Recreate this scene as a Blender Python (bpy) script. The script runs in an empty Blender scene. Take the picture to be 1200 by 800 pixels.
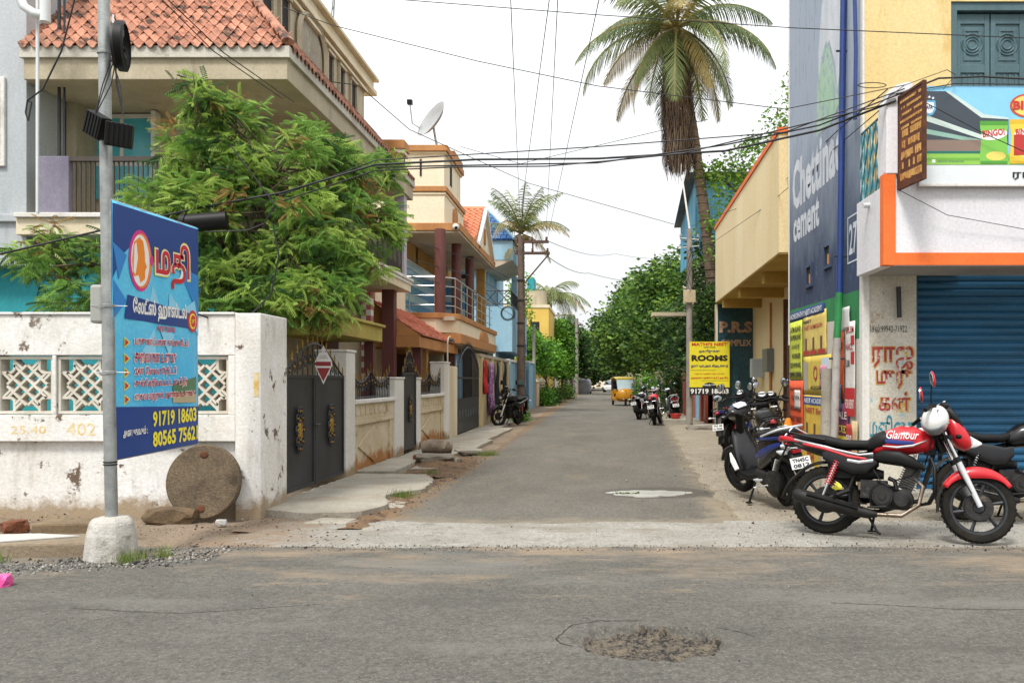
import bpy, math, random
import numpy as np
from mathutils import Vector, Matrix, Euler, noise
R = math.radians
random.seed(7); rng = np.random.default_rng(7)
S = bpy.context.scene
COL = S.collection

# ---------------------------------------------------------------- camera
cd = bpy.data.cameras.new('camera'); cam = bpy.data.objects.new('camera', cd); COL.objects.link(cam)
cam.location = (0, 0, 1.4); cam.rotation_euler = (R(90), 0, 0)
cd.sensor_width = 36; cd.lens = 30.0; cd.shift_x = -103/1200; cd.shift_y = 46/1200
cd.clip_start = .05; cd.clip_end = 3000
S.camera = cam
# ---------------------------------------------------------------- sky and sun (bright overcast)
W = bpy.data.worlds.new('World'); S.world = W; W.use_nodes = True
nt = W.node_tree; nt.nodes.clear()
def wn(t): return nt.nodes.new(t)
out = wn('ShaderNodeOutputWorld'); mixs = wn('ShaderNodeMixShader'); bs = wn('ShaderNodeBackground'); bc = wn('ShaderNodeBackground')
sky = wn('ShaderNodeTexSky'); sky.sky_type = 'NISHITA'; sky.sun_disc = False
SUN_EL, SUN_ROT = 58, 205
sky.sun_elevation = R(SUN_EL); sky.sun_rotation = R(SUN_ROT); sky.dust_density = 3
nt.links.new(sky.outputs[0], bs.inputs[0]); bs.inputs[1].default_value = .12
tc = wn('ShaderNodeTexCoord'); sp = wn('ShaderNodeSeparateXYZ'); nt.links.new(tc.outputs['Generated'], sp.inputs[0])
mr = wn('ShaderNodeMapRange'); nt.links.new(sp.outputs[2], mr.inputs[0])
mr.inputs[1].default_value = 0; mr.inputs[2].default_value = 1; mr.inputs[3].default_value = .84; mr.inputs[4].default_value = 1.95
ns = wn('ShaderNodeTexNoise'); ns.inputs['Scale'].default_value = 2.2; ns.inputs['Detail'].default_value = 5
nt.links.new(tc.outputs['Generated'], ns.inputs['Vector'])
mr2 = wn('ShaderNodeMapRange'); nt.links.new(ns.outputs[0], mr2.inputs[0])
mr2.inputs[1].default_value = .3; mr2.inputs[2].default_value = .7; mr2.inputs[3].default_value = .91; mr2.inputs[4].default_value = 1.06
mu = wn('ShaderNodeMath'); mu.operation = 'MULTIPLY'; nt.links.new(mr.outputs[0], mu.inputs[0]); nt.links.new(mr2.outputs[0], mu.inputs[1])
bc.inputs[0].default_value = (.98, .99, 1, 1); nt.links.new(mu.outputs[0], bc.inputs[1])
mixs.inputs[0].default_value = .9
nt.links.new(bs.outputs[0], mixs.inputs[1]); nt.links.new(bc.outputs[0], mixs.inputs[2]); nt.links.new(mixs.outputs[0], out.inputs[0])
sl = bpy.data.lights.new('sun', 'SUN'); so = bpy.data.objects.new('sun', sl); COL.objects.link(so)
sl.energy = 3.1; sl.angle = R(13); sl.color = (1, .97, .93)
_d = Vector((math.sin(R(SUN_ROT))*math.cos(R(SUN_EL)), math.cos(R(SUN_ROT))*math.cos(R(SUN_EL)), math.sin(R(SUN_EL))))
so.rotation_euler = _d.to_track_quat('Z', 'Y').to_euler(); so.location = (0, -5, 30)
S.view_settings.view_transform = 'Standard'; S.view_settings.look = 'None'; S.view_settings.gamma = 1; S.view_settings.exposure = .25
S.cycles.max_bounces = 6; S.cycles.transparent_max_bounces = 8

# ---------------------------------------------------------------- helpers
def at(px, py, Y):
    """world point seen at photo pixel (px,py) if it stands Y metres down the street"""
    return Vector(((px-703)*Y/1000, Y, 1.4-(py-446)*Y/1000))
def lin(h, k=1.0):
    o = []
    for i in (0, 2, 4):
        c = int(h[i:i+2], 16)/255
        o.append(min(1, k*(c/12.92 if c < .04045 else ((c+.055)/1.055)**2.4)))
    return (*o, 1)
MATS = {}
def mat(name, c, r=.8, c2=None, sc=3, lo=.35, hi=.65, st=None, stsc=2, stlo=.55, sthi=.7, bump=.15, bsc=60, metal=0, streak=1, fine=.12, spec=.5, coat=0, mud=None, mudz=(0, .5), mudy=1, k=1.0, world=False, stretch=None, extra=None):
    """base colour c varying to c2, optional stain colour st, optional mud splashed up to mudz metres"""
    if name in MATS: return MATS[name]
    m = bpy.data.materials.new(name); m.use_nodes = True; t = m.node_tree; N = t.nodes; L = t.links
    b = N['Principled BSDF']; b.inputs['Roughness'].default_value = r; b.inputs['Metallic'].default_value = metal
    b.inputs['Specular IOR Level'].default_value = spec; b.inputs['Coat Weight'].default_value = coat
    base = lin(c, k); alt = lin(c2, k) if c2 else tuple(x*.78 for x in base[:3])+(1,)
    if world:
        g = N.new('ShaderNodeNewGeometry'); vec = g.outputs['Position']
    else:
        g = N.new('ShaderNodeTexCoord'); vec = g.outputs['Object']
    def nz(scale, detail=5, rough=.6, st_=None):
        mp = N.new('ShaderNodeMapping'); L.new(vec, mp.inputs[0])
        if st_: mp.inputs['Scale'].default_value = st_
        n = N.new('ShaderNodeTexNoise'); n.inputs['Scale'].default_value = scale; n.inputs['Detail'].default_value = detail
        n.inputs['Roughness'].default_value = rough; L.new(mp.outputs[0], n.inputs['Vector']); return n.outputs[0]
    def ramp(v, a, bb):
        q = N.new('ShaderNodeMapRange'); L.new(v, q.inputs[0]); q.inputs[1].default_value = a; q.inputs[2].default_value = bb; return q.outputs[0]
    def mix(f, a, bb, mode='MIX'):
        q = N.new('ShaderNodeMix'); q.data_type = 'RGBA'; q.blend_type = mode
        if isinstance(f, float): q.inputs[0].default_value = f
        else: L.new(f, q.inputs[0])
        for i, x in ((6, a), (7, bb)):
            if isinstance(x, tuple): q.inputs[i].default_value = x
            else: L.new(x, q.inputs[i])
        return q.outputs[2]
    st3 = stretch if stretch else ((1, 1, 1/streak) if streak != 1 else None)
    col = mix(ramp(nz(sc, st_=st3), lo, hi), base, alt)
    f = nz(sc*9+20, 3)
    fr = N.new('ShaderNodeMapRange'); L.new(f, fr.inputs[0]); fr.inputs[1].default_value = .3; fr.inputs[2].default_value = .7
    fr.inputs[3].default_value = 1-fine; fr.inputs[4].default_value = 1+fine*.6
    cb = N.new('ShaderNodeVectorMath'); cb.operation = 'SCALE'; L.new(col, cb.inputs[0]); L.new(fr.outputs[0], cb.inputs['Scale']); col = cb.outputs[0]
    if st: col = mix(ramp(nz(stsc, 8, .7, st3), stlo, sthi), col, lin(st, k))
    if mud:
        sx = N.new('ShaderNodeSeparateXYZ'); gg = N.new('ShaderNodeNewGeometry'); L.new(gg.outputs['Position'], sx.inputs[0])
        a = N.new('ShaderNodeMapRange'); L.new(sx.outputs[2], a.inputs[0]); a.inputs[1].default_value = mudz[0]; a.inputs[2].default_value = mudz[1]
        a.inputs[3].default_value = .52; a.inputs[4].default_value = -.12
        ad = N.new('ShaderNodeMath'); ad.operation = 'ADD'; L.new(a.outputs[0], ad.inputs[0]); L.new(nz(3.5, 9, .75), ad.inputs[1])
        col = mix(ramp(ad.outputs[0], .58, .78), col, lin(mud, k))
    if extra: col = extra(N, L, vec, nz, ramp, mix, col)
    L.new(col, b.inputs['Base Color'])
    if bump:
        bp = N.new('ShaderNodeBump'); bp.inputs['Strength'].default_value = bump; bp.inputs['Distance'].default_value = .02
        L.new(nz(bsc, 6, .65), bp.inputs['Height']); L.new(bp.outputs[0], b.inputs['Normal'])
    MATS[name] = m; return m
def leafmat(name, c, c2, tr=.35, k=1.0, sc=1.5):
    if name in MATS: return MATS[name]
    m = mat(name, c, .55, c2, sc=sc, bump=0, fine=.25, k=k, spec=.3)
    t = m.node_tree; b = t.nodes['Principled BSDF']; o = [n for n in t.nodes if n.type == 'OUTPUT_MATERIAL'][0]
    tb = t.nodes.new('ShaderNodeBsdfTranslucent'); mx = t.nodes.new('ShaderNodeMixShader'); mx.inputs[0].default_value = tr
    src = b.inputs['Base Color'].links[0].from_socket
    t.links.new(src, tb.inputs[0]); t.links.new(b.outputs[0], mx.inputs[1]); t.links.new(tb.outputs[0], mx.inputs[2]); t.links.new(mx.outputs[0], o.inputs[0])
    return m
def solid(name, c, r=.6, metal=0, k=1.0, coat=0, spec=.5, bump=0):
    """printed or plain coloured stuff with a faint tone change"""
    return mat(name, c, r, sc=4, fine=.05, bump=bump, metal=metal, k=k, coat=coat, spec=spec, c2=None, lo=.3, hi=1.2)
def glass(name, c, r=.05, tr=.0):
    if name in MATS: return MATS[name]
    m = solid(name, c, r, spec=.8); return m

class MB:
    def __init__(s, M=None): s.v = []; s.f = []; s.mi = []; s.M = M
    def add(s, vs, fs, mi=0):
        n = len(s.v)
        s.v += [tuple(s.M @ Vector(v)) if s.M else tuple(v) for v in vs]
        s.f += [tuple(i+n for i in f) for f in fs]; s.mi += [mi]*len(fs); return s
    def box(s, x0, x1, y0, y1, z0, z1, mi=0):
        return s.add([(x0,y0,z0),(x1,y0,z0),(x1,y1,z0),(x0,y1,z0),(x0,y0,z1),(x1,y0,z1),(x1,y1,z1),(x0,y1,z1)],
            [(0,3,2,1),(4,5,6,7),(0,1,5,4),(1,2,6,5),(2,3,7,6),(3,0,4,7)], mi)
    def obox(s, c, d, rot=(0,0,0), mi=0):
        m = Matrix.Translation(c) @ Euler(rot).to_matrix().to_4x4(); x, y, z = d[0]/2, d[1]/2, d[2]/2
        return s.add([m @ Vector(p) for p in [(-x,-y,-z),(x,-y,-z),(x,y,-z),(-x,y,-z),(-x,-y,z),(x,-y,z),(x,y,z),(-x,y,z)]],
            [(0,3,2,1),(4,5,6,7),(0,1,5,4),(1,2,6,5),(2,3,7,6),(3,0,4,7)], mi)
    def tube(s, pts, r, n=8, mi=0, cap=True, flat=1.0):
        pts = [Vector(p) for p in pts]; k = len(pts); rr = r if isinstance(r, (list, tuple)) else [r]*k
        vs = []; fs = []; up = None
        for i, p in enumerate(pts):
            d = (pts[min(i+1, k-1)]-pts[max(i-1, 0)]).normalized()
            if up is None: up = Vector((0,0,1)) if abs(d.z) < .9 else Vector((1,0,0))
            a = d.cross(up).normalized(); up = a.cross(d).normalized()
            for j in range(n):
                t = 2*math.pi*j/n; vs.append(p+(a*math.cos(t)+up*math.sin(t)*flat)*rr[i])
        for i in range(k-1):
            for j in range(n): fs.append((i*n+j, i*n+(j+1)%n, (i+1)*n+(j+1)%n, (i+1)*n+j))
        if cap: fs.append(tuple(range(n-1,-1,-1))); fs.append(tuple((k-1)*n+j for j in range(n)))
        return s.add(vs, fs, mi)
    def loft(s, secs, n=14, e=2.6, mi=0, cap=True):
        """secs: (x, yc, zc, halfwidth, halfheight[, topscale]) rings across x"""
        vs = []; fs = []
        for q in secs:
            x, yc, zc, w, h = q[:5]; ts = q[5] if len(q) > 5 else 1
            for j in range(n):
                t = 2*math.pi*j/n; c, sn = math.cos(t), math.sin(t)
                yy = math.copysign(abs(c)**(2/e), c)*w; zz = math.copysign(abs(sn)**(2/e), sn)*h
                if zz > 0: yy *= 1-(1-ts)*(zz/h if h else 0)
                vs.append((x, yc+yy, zc+zz))
        k = len(secs)
        for i in range(k-1):
            for j in range(n): fs.append((i*n+j, (i+1)*n+j, (i+1)*n+(j+1)%n, i*n+(j+1)%n))
        if cap: fs.append(tuple(range(n))); fs.append(tuple((k-1)*n+j for j in range(n-1,-1,-1)))
        return s.add(vs, fs, mi)
    def lathe(s, prof, c=(0,0,0), axis='z', n=24, mi=0, closed=False, a0=0, a1=2*math.pi):
        vs = []; fs = []; c = Vector(c); full = abs(a1-a0-2*math.pi) < 1e-6; m = n if full else n+1
        for i in range(m):
            t = a0+(a1-a0)*i/n; ct, stt = math.cos(t), math.sin(t)
            for r, h in prof:
                p = {'z': (r*ct, r*stt, h), 'y': (r*ct, h, r*stt), 'x': (h, r*ct, r*stt)}[axis]; vs.append(c+Vector(p))
        k = len(prof); e = k if closed else k-1
        for i in range(n):
            for j in range(e):
                a, b = i*k+j, i*k+(j+1)%k; i2 = (i+1) % m if full else i+1
                fs.append((a, b, i2*k+(j+1)%k, i2*k+j))
        return s.add(vs, fs, mi)
    def prism(s, poly, axis, a, b, mi=0):
        """poly: 2D outline in the other two axes (x: yz, y: xz, z: xy)"""
        n = len(poly)
        def g(p, w): return {'x': (w, p[0], p[1]), 'y': (p[0], w, p[1]), 'z': (p[0], p[1], w)}[axis]
        return s.add([g(p, a) for p in poly]+[g(p, b) for p in poly],
            [tuple(range(n)), tuple(range(2*n-1, n-1, -1))]+[(i, n+i, n+(i+1)%n, (i+1)%n) for i in range(n)], mi)
    def sphere(s, c, r, n=12, m=8, mi=0, sc=(1,1,1)):
        vs = []; fs = []; c = Vector(c)
        for i in range(m+1):
            p = math.pi*i/m
            for j in range(n):
                t = 2*math.pi*j/n; vs.append(c+Vector((r*sc[0]*math.sin(p)*math.cos(t), r*sc[1]*math.sin(p)*math.sin(t), r*sc[2]*math.cos(p))))
        for i in range(m):
            for j in range(n): fs.append((i*n+j, (i+1)*n+j, (i+1)*n+(j+1)%n, i*n+(j+1)%n))
        return s.add(vs, fs, mi)
    def build(s, name, mats, parent=None, bevel=0, smooth=False, angle=.6, fix=True):
        me = bpy.data.meshes.new(name); me.from_pydata(s.v, [], s.f)
        if not isinstance(mats, (list, tuple)): mats = [mats]
        for m in mats: me.materials.append(m)
        if len(mats) > 1: me.polygons.foreach_set('material_index', s.mi)
        if fix:
            import bmesh
            b = bmesh.new(); b.from_mesh(me)
            bmesh.ops.remove_doubles(b, verts=b.verts, dist=1e-6); bmesh.ops.recalc_face_normals(b, faces=b.faces); b.to_mesh(me); b.free()
        if smooth:
            me.polygons.foreach_set('use_smooth', [True]*len(me.polygons)); me.set_sharp_from_angle(angle=angle)
        o = bpy.data.objects.new(name, me); COL.objects.link(o)
        if parent: o.parent = parent
        if bevel:
            bv = o.modifiers.new('bevel', 'BEVEL'); bv.width = bevel; bv.segments = 2; bv.limit_method = 'ANGLE'; bv.angle_limit = R(40)
        return o
def npmesh(name, V, F, mats, MI=None, parent=None):
    """V (n,3) array, F (m,k) array with k fixed"""
    me = bpy.data.meshes.new(name); k = F.shape[1]
    me.vertices.add(len(V)); me.vertices.foreach_set('co', np.ascontiguousarray(V, dtype=np.float32).ravel())
    me.loops.add(F.size); me.loops.foreach_set('vertex_index', F.astype(np.int32).ravel())
    me.polygons.add(len(F)); me.polygons.foreach_set('loop_start', np.arange(0, F.size, k, dtype=np.int32))
    if not isinstance(mats, (list, tuple)): mats = [mats]
    for m in mats: me.materials.append(m)
    if MI is not None: me.polygons.foreach_set('material_index', MI.astype(np.int32))
    me.update(calc_edges=True); me.validate()
    o = bpy.data.objects.new(name, me); COL.objects.link(o)
    if parent: o.parent = parent
    return o
def tag(o, label=None, cat=None, group=None, kind=None):
    for k, v in (('label', label), ('category', cat), ('group', group), ('kind', kind)):
        if v: o[k] = v
    return o
def thing(name, label, cat, loc=(0,0,0), group=None, rot=(0,0,0)):
    o = bpy.data.objects.new(name, None); COL.objects.link(o); o.location = loc; o.rotation_euler = rot
    o.empty_display_size = .2
    return tag(o, label, cat, group)
def struct(o): o['kind'] = 'structure'; return o
def keep(o, root):
    """parent o to root but keep where it stands (root unscaled)"""
    o.parent = root; o.matrix_parent_inverse = root.matrix_basis.inverted(); return o
def box(name, m, parent, *a, bevel=0):
    return MB().box(*a).build(name, m, parent, bevel=bevel)
def tamil(s):
    """put Tamil left-hand vowel signs before their consonant, as they are drawn"""
    o = []
    for ch in s:
        c = ord(ch)
        if c in (0xBC6, 0xBC7, 0xBC8) and o: o.insert(-1, ch)
        elif c in (0xBCA, 0xBCB) and o: o.insert(-1, chr(c-4)); o.append(chr(0xBBE))
        else: o.append(ch)
    return ''.join(o)
def text(s, m, parent, origin, right, up, w=None, h=None, bold=0, shear=0, ext=.0015, name='lettering', res=2, center=False):
    """lettering fitted to w x h metres with its lower left corner at origin"""
    cu = bpy.data.curves.new(name, 'FONT'); cu.body = tamil(s); cu.size = 1; cu.offset = bold; cu.shear = shear; cu.resolution_u = res
    ob = bpy.data.objects.new(name, cu); me = bpy.data.meshes.new_from_object(ob); bpy.data.objects.remove(ob); bpy.data.curves.remove(cu)
    n = len(me.vertices)
    if n == 0: return None
    co = np.empty(n*3, np.float32); me.vertices.foreach_get('co', co); co = co.reshape(-1, 3)
    mn, mx = co.min(0), co.max(0); sz = np.maximum(mx-mn, 1e-6)
    if w is None: w = h*sz[0]/sz[1]
    if h is None: h = w*sz[1]/sz[0]
    u = (co[:, 0]-mn[0])/sz[0]*w; v = (co[:, 1]-mn[1])/sz[1]*h
    if center: u = u-w/2
    rt = np.array(Vector(right).normalized()); uu = np.array(Vector(up).normalized()); nn = np.cross(rt, uu)
    P3 = np.array(origin)[None]+u[:, None]*rt+v[:, None]*uu+nn*ext
    me.vertices.foreach_set('co', P3.astype(np.float32).ravel())
    me.materials.clear(); me.materials.append(m); me.name = name; me.update()
    o = bpy.data.objects.new(name, me); COL.objects.link(o)
    if parent: o.parent = parent
    return o
def grid(name, xs, ys, zf, mats, mif=None):
    """xs: per row arrays (rows, cols) or 1D; ys 1D"""
    ys = np.asarray(ys); xs = np.asarray(xs)
    if xs.ndim == 1: xs = np.repeat(xs[None], len(ys), 0)
    ny, nx = xs.shape; Y = np.repeat(ys[:, None], nx, 1); Z = zf(xs, Y)
    V = np.stack([xs, Y, Z], -1).reshape(-1, 3)
    idx = np.arange(ny*nx).reshape(ny, nx)
    F = np.stack([idx[:-1,:-1], idx[:-1,1:], idx[1:,1:], idx[1:,:-1]], -1).reshape(-1, 4)
    o = npmesh(name, V, F, mats); o.data.polygons.foreach_set('use_smooth', [True]*len(o.data.polygons)); return o
def vn(x, y, s, seed=0.0):
    """cheap smooth value noise on arrays, about -1..1"""
    return (np.sin(x*s*1.7+seed)*np.cos(y*s*2.3+seed*1.3)+.6*np.sin(x*s*3.9+y*s*2.9+seed*2.1)+.4*np.sin(-x*s*7.3+y*s*8.1+seed*3.7))/2
def scatter(name, tv, tf, Rm, T, mats, MI=None, parent=None):
    """copies of a small template (tv verts, tf faces) by rotation/scale matrices Rm (k,3,3) and offsets T (k,3)"""
    k = len(T); n = len(tv)
    V = (np.einsum('kij,nj->kni', Rm, tv)+T[:, None, :]).reshape(-1, 3)
    F = (tf[None]+(np.arange(k)*n)[:, None, None]).reshape(-1, tf.shape[1])
    mi = np.repeat(MI, len(tf)) if MI is not None else None
    return npmesh(name, V, F, mats, mi, parent)
def rots(k, zmin=-1, zmax=1):
    """random orientation matrices (k,3,3); local x axis points anywhere with z part in zmin..zmax"""
    z = rng.uniform(zmin, zmax, k); t = rng.uniform(0, 2*np.pi, k); r = np.sqrt(np.maximum(0, 1-z*z))
    x = np.stack([r*np.cos(t), r*np.sin(t), z], -1); a = rng.normal(size=(k, 3)); y = np.cross(x, a); y /= np.linalg.norm(y, axis=1)[:, None]
    return np.stack([x, y, np.cross(x, y)], -1)
def dup(root, loc=None, rotz=None, label=None):
    r = root.copy(); COL.objects.link(r)
    if loc is not None: r.location = loc
    if rotz is not None: r.rotation_euler.z = rotz
    if label: r['label'] = label
    for ch in list(root.children):
        c = ch.copy(); COL.objects.link(c); c.parent = r
        for g in list(ch.children):
            d = g.copy(); COL.objects.link(d); d.parent = c
    return r

# ---------------------------------------------------------------- shared materials
WHITE = mat('white_limewash', 'eae8e4', .9, 'd9d5cc', sc=1.3, st='a8a294', stsc=2.2, stlo=.6, sthi=.75, mud='9a866a', mudz=(0, .35), bump=.25, bsc=40, streak=2.5, k=.92)
CHIP = mat('chipped_limewash', 'edebe7', .9, 'dad5cb', sc=1.3, st='6a5848', stsc=3.2, stlo=.585, sthi=.62, extra=lambda N, L, vec, nz, ramp, mix, col: mix(ramp(nz(2.2, 10, .8, (1, 1, .22)), .51, .74), col, lin('aaa294', .9)), mud='a08d73', mudz=(-.04, .36), bump=.35, bsc=30, k=.92)
CREAM = mat('cream_plaster', 'ebe0c8', .9, 'd6c6a4', sc=1.1, st='a4957a', stsc=1.4, stlo=.62, sthi=.8, bump=.12, streak=4, k=.92)
BEIGE = mat('weathered_beige_plaster', 'c3b79d', .9, 'aa9e85', sc=1.2, st='6f675a', stsc=1.7, stlo=.58, sthi=.78, bump=.2, streak=3, k=.92)
TRIM = mat('ochre_brown_trim', 'c68c55', .8, 'b07a46', sc=2, bump=.1, k=.9)
MAROON = mat('maroon_column_paint', '72403c', .55, '5f3532', sc=2, bump=.05, k=.9)
def _tilevar(N, L, vec, nz, ramp, mix, col):
    oi = N.new('ShaderNodeObjectInfo'); q = N.new('ShaderNodeMapRange'); L.new(oi.outputs['Random'], q.inputs[0]); q.inputs[3].default_value = .72; q.inputs[4].default_value = 1.12
    s = N.new('ShaderNodeVectorMath'); s.operation = 'SCALE'; L.new(col, s.inputs[0]); L.new(q.outputs[0], s.inputs['Scale'])
    return mix(ramp(nz(1.1, 8, .75), .54, .72), s.outputs[0], lin('7d6a58', .8))
TERRA = mat('terracotta_tile', 'c78e74', .88, 'a96e55', sc=4, lo=.4, hi=.6, st='4a3b31', stsc=4, stlo=.53, sthi=.6, extra=_tilevar, bump=.3, bsc=50, k=.95, world=True)
TERRA2 = mat('red_clay_tile', 'cf8064', .8, 'b06048', sc=2, st='5a3a2e', stsc=2.5, stlo=.6, sthi=.75, bump=.25, k=.9, world=True)
DARK = solid('dark_interior', '23211f', .9)
BLACKM = mat('black_gate_paint', '26282a', .45, '33353a', sc=2.5, st='5a5348', stsc=6, stlo=.66, sthi=.8, bump=.08, spec=.4)
GOLD = mat('gold_paint', 'b08a35', .45, '8d6b25', sc=12, metal=.4, bump=.1)
STEEL = mat('galvanised_steel', 'a9aca9', .45, '8a8d8b', sc=8, st='7c5f48', stsc=9, stlo=.68, sthi=.8, metal=.55, bump=.1, spec=.5)
CHROME = solid('chrome', 'd4d4d2', .15, metal=1)
RUBBER = mat('tyre_rubber', '171615', .9, '28251f', sc=7, bump=.3, bsc=120, fine=.2, spec=.2, st='5a5142', stsc=4, stlo=.6, sthi=.8)
BLACKP = mat('black_plastic', '0c0c0d', .5, '141413', sc=5, bump=.05, spec=.22)
ENG = mat('engine_alloy', '32312f', .5, '1b1a19', sc=14, metal=.5, st='6b5f4c', stsc=9, stlo=.6, sthi=.75, bump=.2)
ALLOY = mat('dark_alloy_rim', '26282b', .45, '35373a', sc=9, metal=.5, bump=.05)
CONC = mat('old_concrete', 'b9b2a4', .95, '9c9587', sc=2.2, st='6f695f', stsc=3, stlo=.6, sthi=.75, bump=.5, bsc=35, k=.8)
WIRE = solid('black_cable', '161616', .6)
BARK = mat('rough_bark', '6b5a48', .95, '4a3d31', sc=6, bump=.6, bsc=25)
# ================================================================ GROUND
def _dust(c1, c2, sc1=.5, s1=(.5, .7), axis=(1, 1, 1)):
    def f(N, L, vec, nz, ramp, mix, col):
        col = mix(ramp(nz(sc1, 8, .65, axis), *s1), col, lin(c1, .5))
        return mix(ramp(nz(sc1*3.1, 9, .75, axis), .56, .72), col, lin(c2, .5))
    return f
def _speck(N, L, vec, nz, ramp, mix, col):
    """exposed pale and dark aggregate in the asphalt plus a few dropped dark crumbs"""
    v = N.new('ShaderNodeTexVoronoi'); v.inputs['Scale'].default_value = 105; L.new(vec, v.inputs['Vector'])
    c = N.new('ShaderNodeSeparateColor'); L.new(v.outputs['Color'], c.inputs[0])
    col = mix(ramp(c.outputs[0], .76, 1.25), col, lin('d8d0c0', .4)); col = mix(ramp(c.outputs[1], .8, 1.2), col, lin('4a463f', .45))
    return col
def _main(N, L, vec, nz, ramp, mix, col):
    col = _speck(N, L, vec, nz, ramp, mix, col)
    s = N.new('ShaderNodeSeparateXYZ'); L.new(vec, s.inputs[0])
    # sandy dust blown against the far side of the road
    a = N.new('ShaderNodeMapRange'); L.new(s.outputs[1], a.inputs[0]); a.inputs[1].default_value = 4.9; a.inputs[2].default_value = 6.6; a.inputs[3].default_value = -.16; a.inputs[4].default_value = .02
    ad = N.new('ShaderNodeMath'); ad.operation = 'ADD'; L.new(a.outputs[0], ad.inputs[0]); L.new(nz(1.5, 10, .76, (.5, 1.5, 1)), ad.inputs[1])
    col = mix(ramp(ad.outputs[0], .47, .66), col, lin('c9b294', .5))
    col = mix(ramp(nz(.7, 8, .7, (.6, 1.5, 1)), .52, .74), col, lin('a8a59b', .5)); col = mix(ramp(nz(26, 4, .7), .66, .74), col, lin('57534b', .5)); col = mix(ramp(nz(.9, 9, .75, (.6, 1.4, 1)), .55, .7), col, lin('6f6c64', .5))
    # broken pothole bed: crumbled dark stones and sand
    d = N.new('ShaderNodeVectorMath'); d.operation = 'SUBTRACT'; L.new(vec, d.inputs[0]); d.inputs[1].default_value = (.27, 4.56, 0)
    e = N.new('ShaderNodeVectorMath'); e.operation = 'MULTIPLY'; L.new(d.outputs[0], e.inputs[0]); e.inputs[1].default_value = (1/.39, 1/.29, 0)
    ln = N.new('ShaderNodeVectorMath'); ln.operation = 'LENGTH'; L.new(e.outputs[0], ln.inputs[0])
    w = N.new('ShaderNodeMath'); w.operation = 'MULTIPLY_ADD'; L.new(nz(9, 6, .7), w.inputs[0]); w.inputs[1].default_value = .55; L.new(ln.outputs['Value'], w.inputs[2])
    hole = N.new('ShaderNodeMapRange'); L.new(w.outputs[0], hole.inputs[0]); hole.inputs[1].default_value = 1.28; hole.inputs[2].default_value = 1.22
    v = N.new('ShaderNodeTexVoronoi'); v.inputs['Scale'].default_value = 60; L.new(vec, v.inputs['Vector'])
    c = N.new('ShaderNodeSeparateColor'); L.new(v.outputs['Color'], c.inputs[0])
    bed = mix(ramp(c.outputs[0], .35, .8), lin('2f2c28', .5), lin('857a6a', .5))
    bed = mix(ramp(nz(4, 9, .85), .49, .58), bed, lin('a7987f', .46))
    return mix(hole.outputs[0], col, bed)
def _edge(N, L, vec, nz, ramp, mix, col, sockets, c, amp=.7, a=.45, b=.62):
    ad = N.new('ShaderNodeMath'); ad.operation = 'MULTIPLY_ADD'; L.new(nz(2.6, 9, .75), ad.inputs[0]); ad.inputs[1].default_value = amp; L.new(sockets, ad.inputs[2])
    return mix(ramp(ad.outputs[0], a, b), col, c)
def _mr(N, L, v, a, b, c, d):
    q = N.new('ShaderNodeMapRange'); L.new(v, q.inputs[0]); q.inputs[1].default_value = a; q.inputs[2].default_value = b; q.inputs[3].default_value = c; q.inputs[4].default_value = d; return q.outputs[0]
def _lane(N, L, vec, nz, ramp, mix, col):
    """sand and red earth washed over the lane's edges"""
    col = mix(ramp(nz(1.1, 8, .7, (1.5, .5, 1)), .54, .72), _speck(N, L, vec, nz, ramp, mix, col), lin('aa9c86', .45))
    s = N.new('ShaderNodeSeparateXYZ'); L.new(vec, s.inputs[0])
    col = _edge(N, L, vec, nz, ramp, mix, col, _mr(N, L, s.outputs[0], -1.5, -2.3, -.14, .34), lin('ab8a64', .48))
    t = N.new('ShaderNodeMath'); t.operation = 'MULTIPLY_ADD'; L.new(s.outputs[1], t.inputs[0]); t.inputs[1].default_value = -.05; L.new(s.outputs[0], t.inputs[2])
    col = _edge(N, L, vec, nz, ramp, mix, col, _mr(N, L, t.outputs[0], .2, 1.1, -.1, .4), lin('b5a58a', .5))
    col = _edge(N, L, vec, nz, ramp, mix, col, _mr(N, L, s.outputs[1], 9.2, 8.4, -.2, .25), lin('b3a58e', .48))
    d = N.new('ShaderNodeVectorMath'); d.operation = 'SUBTRACT'; L.new(vec, d.inputs[0]); d.inputs[1].default_value = (.72, 10.6, 0)
    e = N.new('ShaderNodeVectorMath'); e.operation = 'MULTIPLY'; L.new(d.outputs[0], e.inputs[0]); e.inputs[1].default_value = (1/.8, 1/.62, 0)
    ln = N.new('ShaderNodeVectorMath'); ln.operation = 'LENGTH'; L.new(e.outputs[0], ln.inputs[0])
    return _edge(N, L, vec, nz, ramp, mix, col, _mr(N, L, ln.outputs['Value'], 1.15, .72, -.4, .3), lin('777064', .42), 1.1, .45, .8)
def taper(x):
    u = (x-x[:, :1])/(x[:, -1:]-x[:, :1]); return -.035*(1-np.clip(np.minimum(u, 1-u)/.035, 0, 1))
def _strip(N, L, vec, nz, ramp, mix, col):
    col = _speck(N, L, vec, nz, ramp, mix, col); col = mix(ramp(nz(1.3, 9, .75, (.7, 1.5, 1)), .52, .66), col, lin('a89e8c', .5)); s = N.new('ShaderNodeSeparateXYZ'); L.new(vec, s.inputs[0])
    col = _edge(N, L, vec, nz, ramp, mix, col, _mr(N, L, s.outputs[0], -1.3, -3.2, -.1, .26), lin('ae957a', .5))
    return _edge(N, L, vec, nz, ramp, mix, col, _mr(N, L, s.outputs[1], 7.45, 7.1, -.2, .2), lin('8b8272', .5))
ASPH = mat('dusty_asphalt', '98948a', .9, '858278', sc=1.1, fine=.36, bump=.8, bsc=150, k=.44, world=True, stretch=(.75, 1.1, 1), extra=_main)
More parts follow.
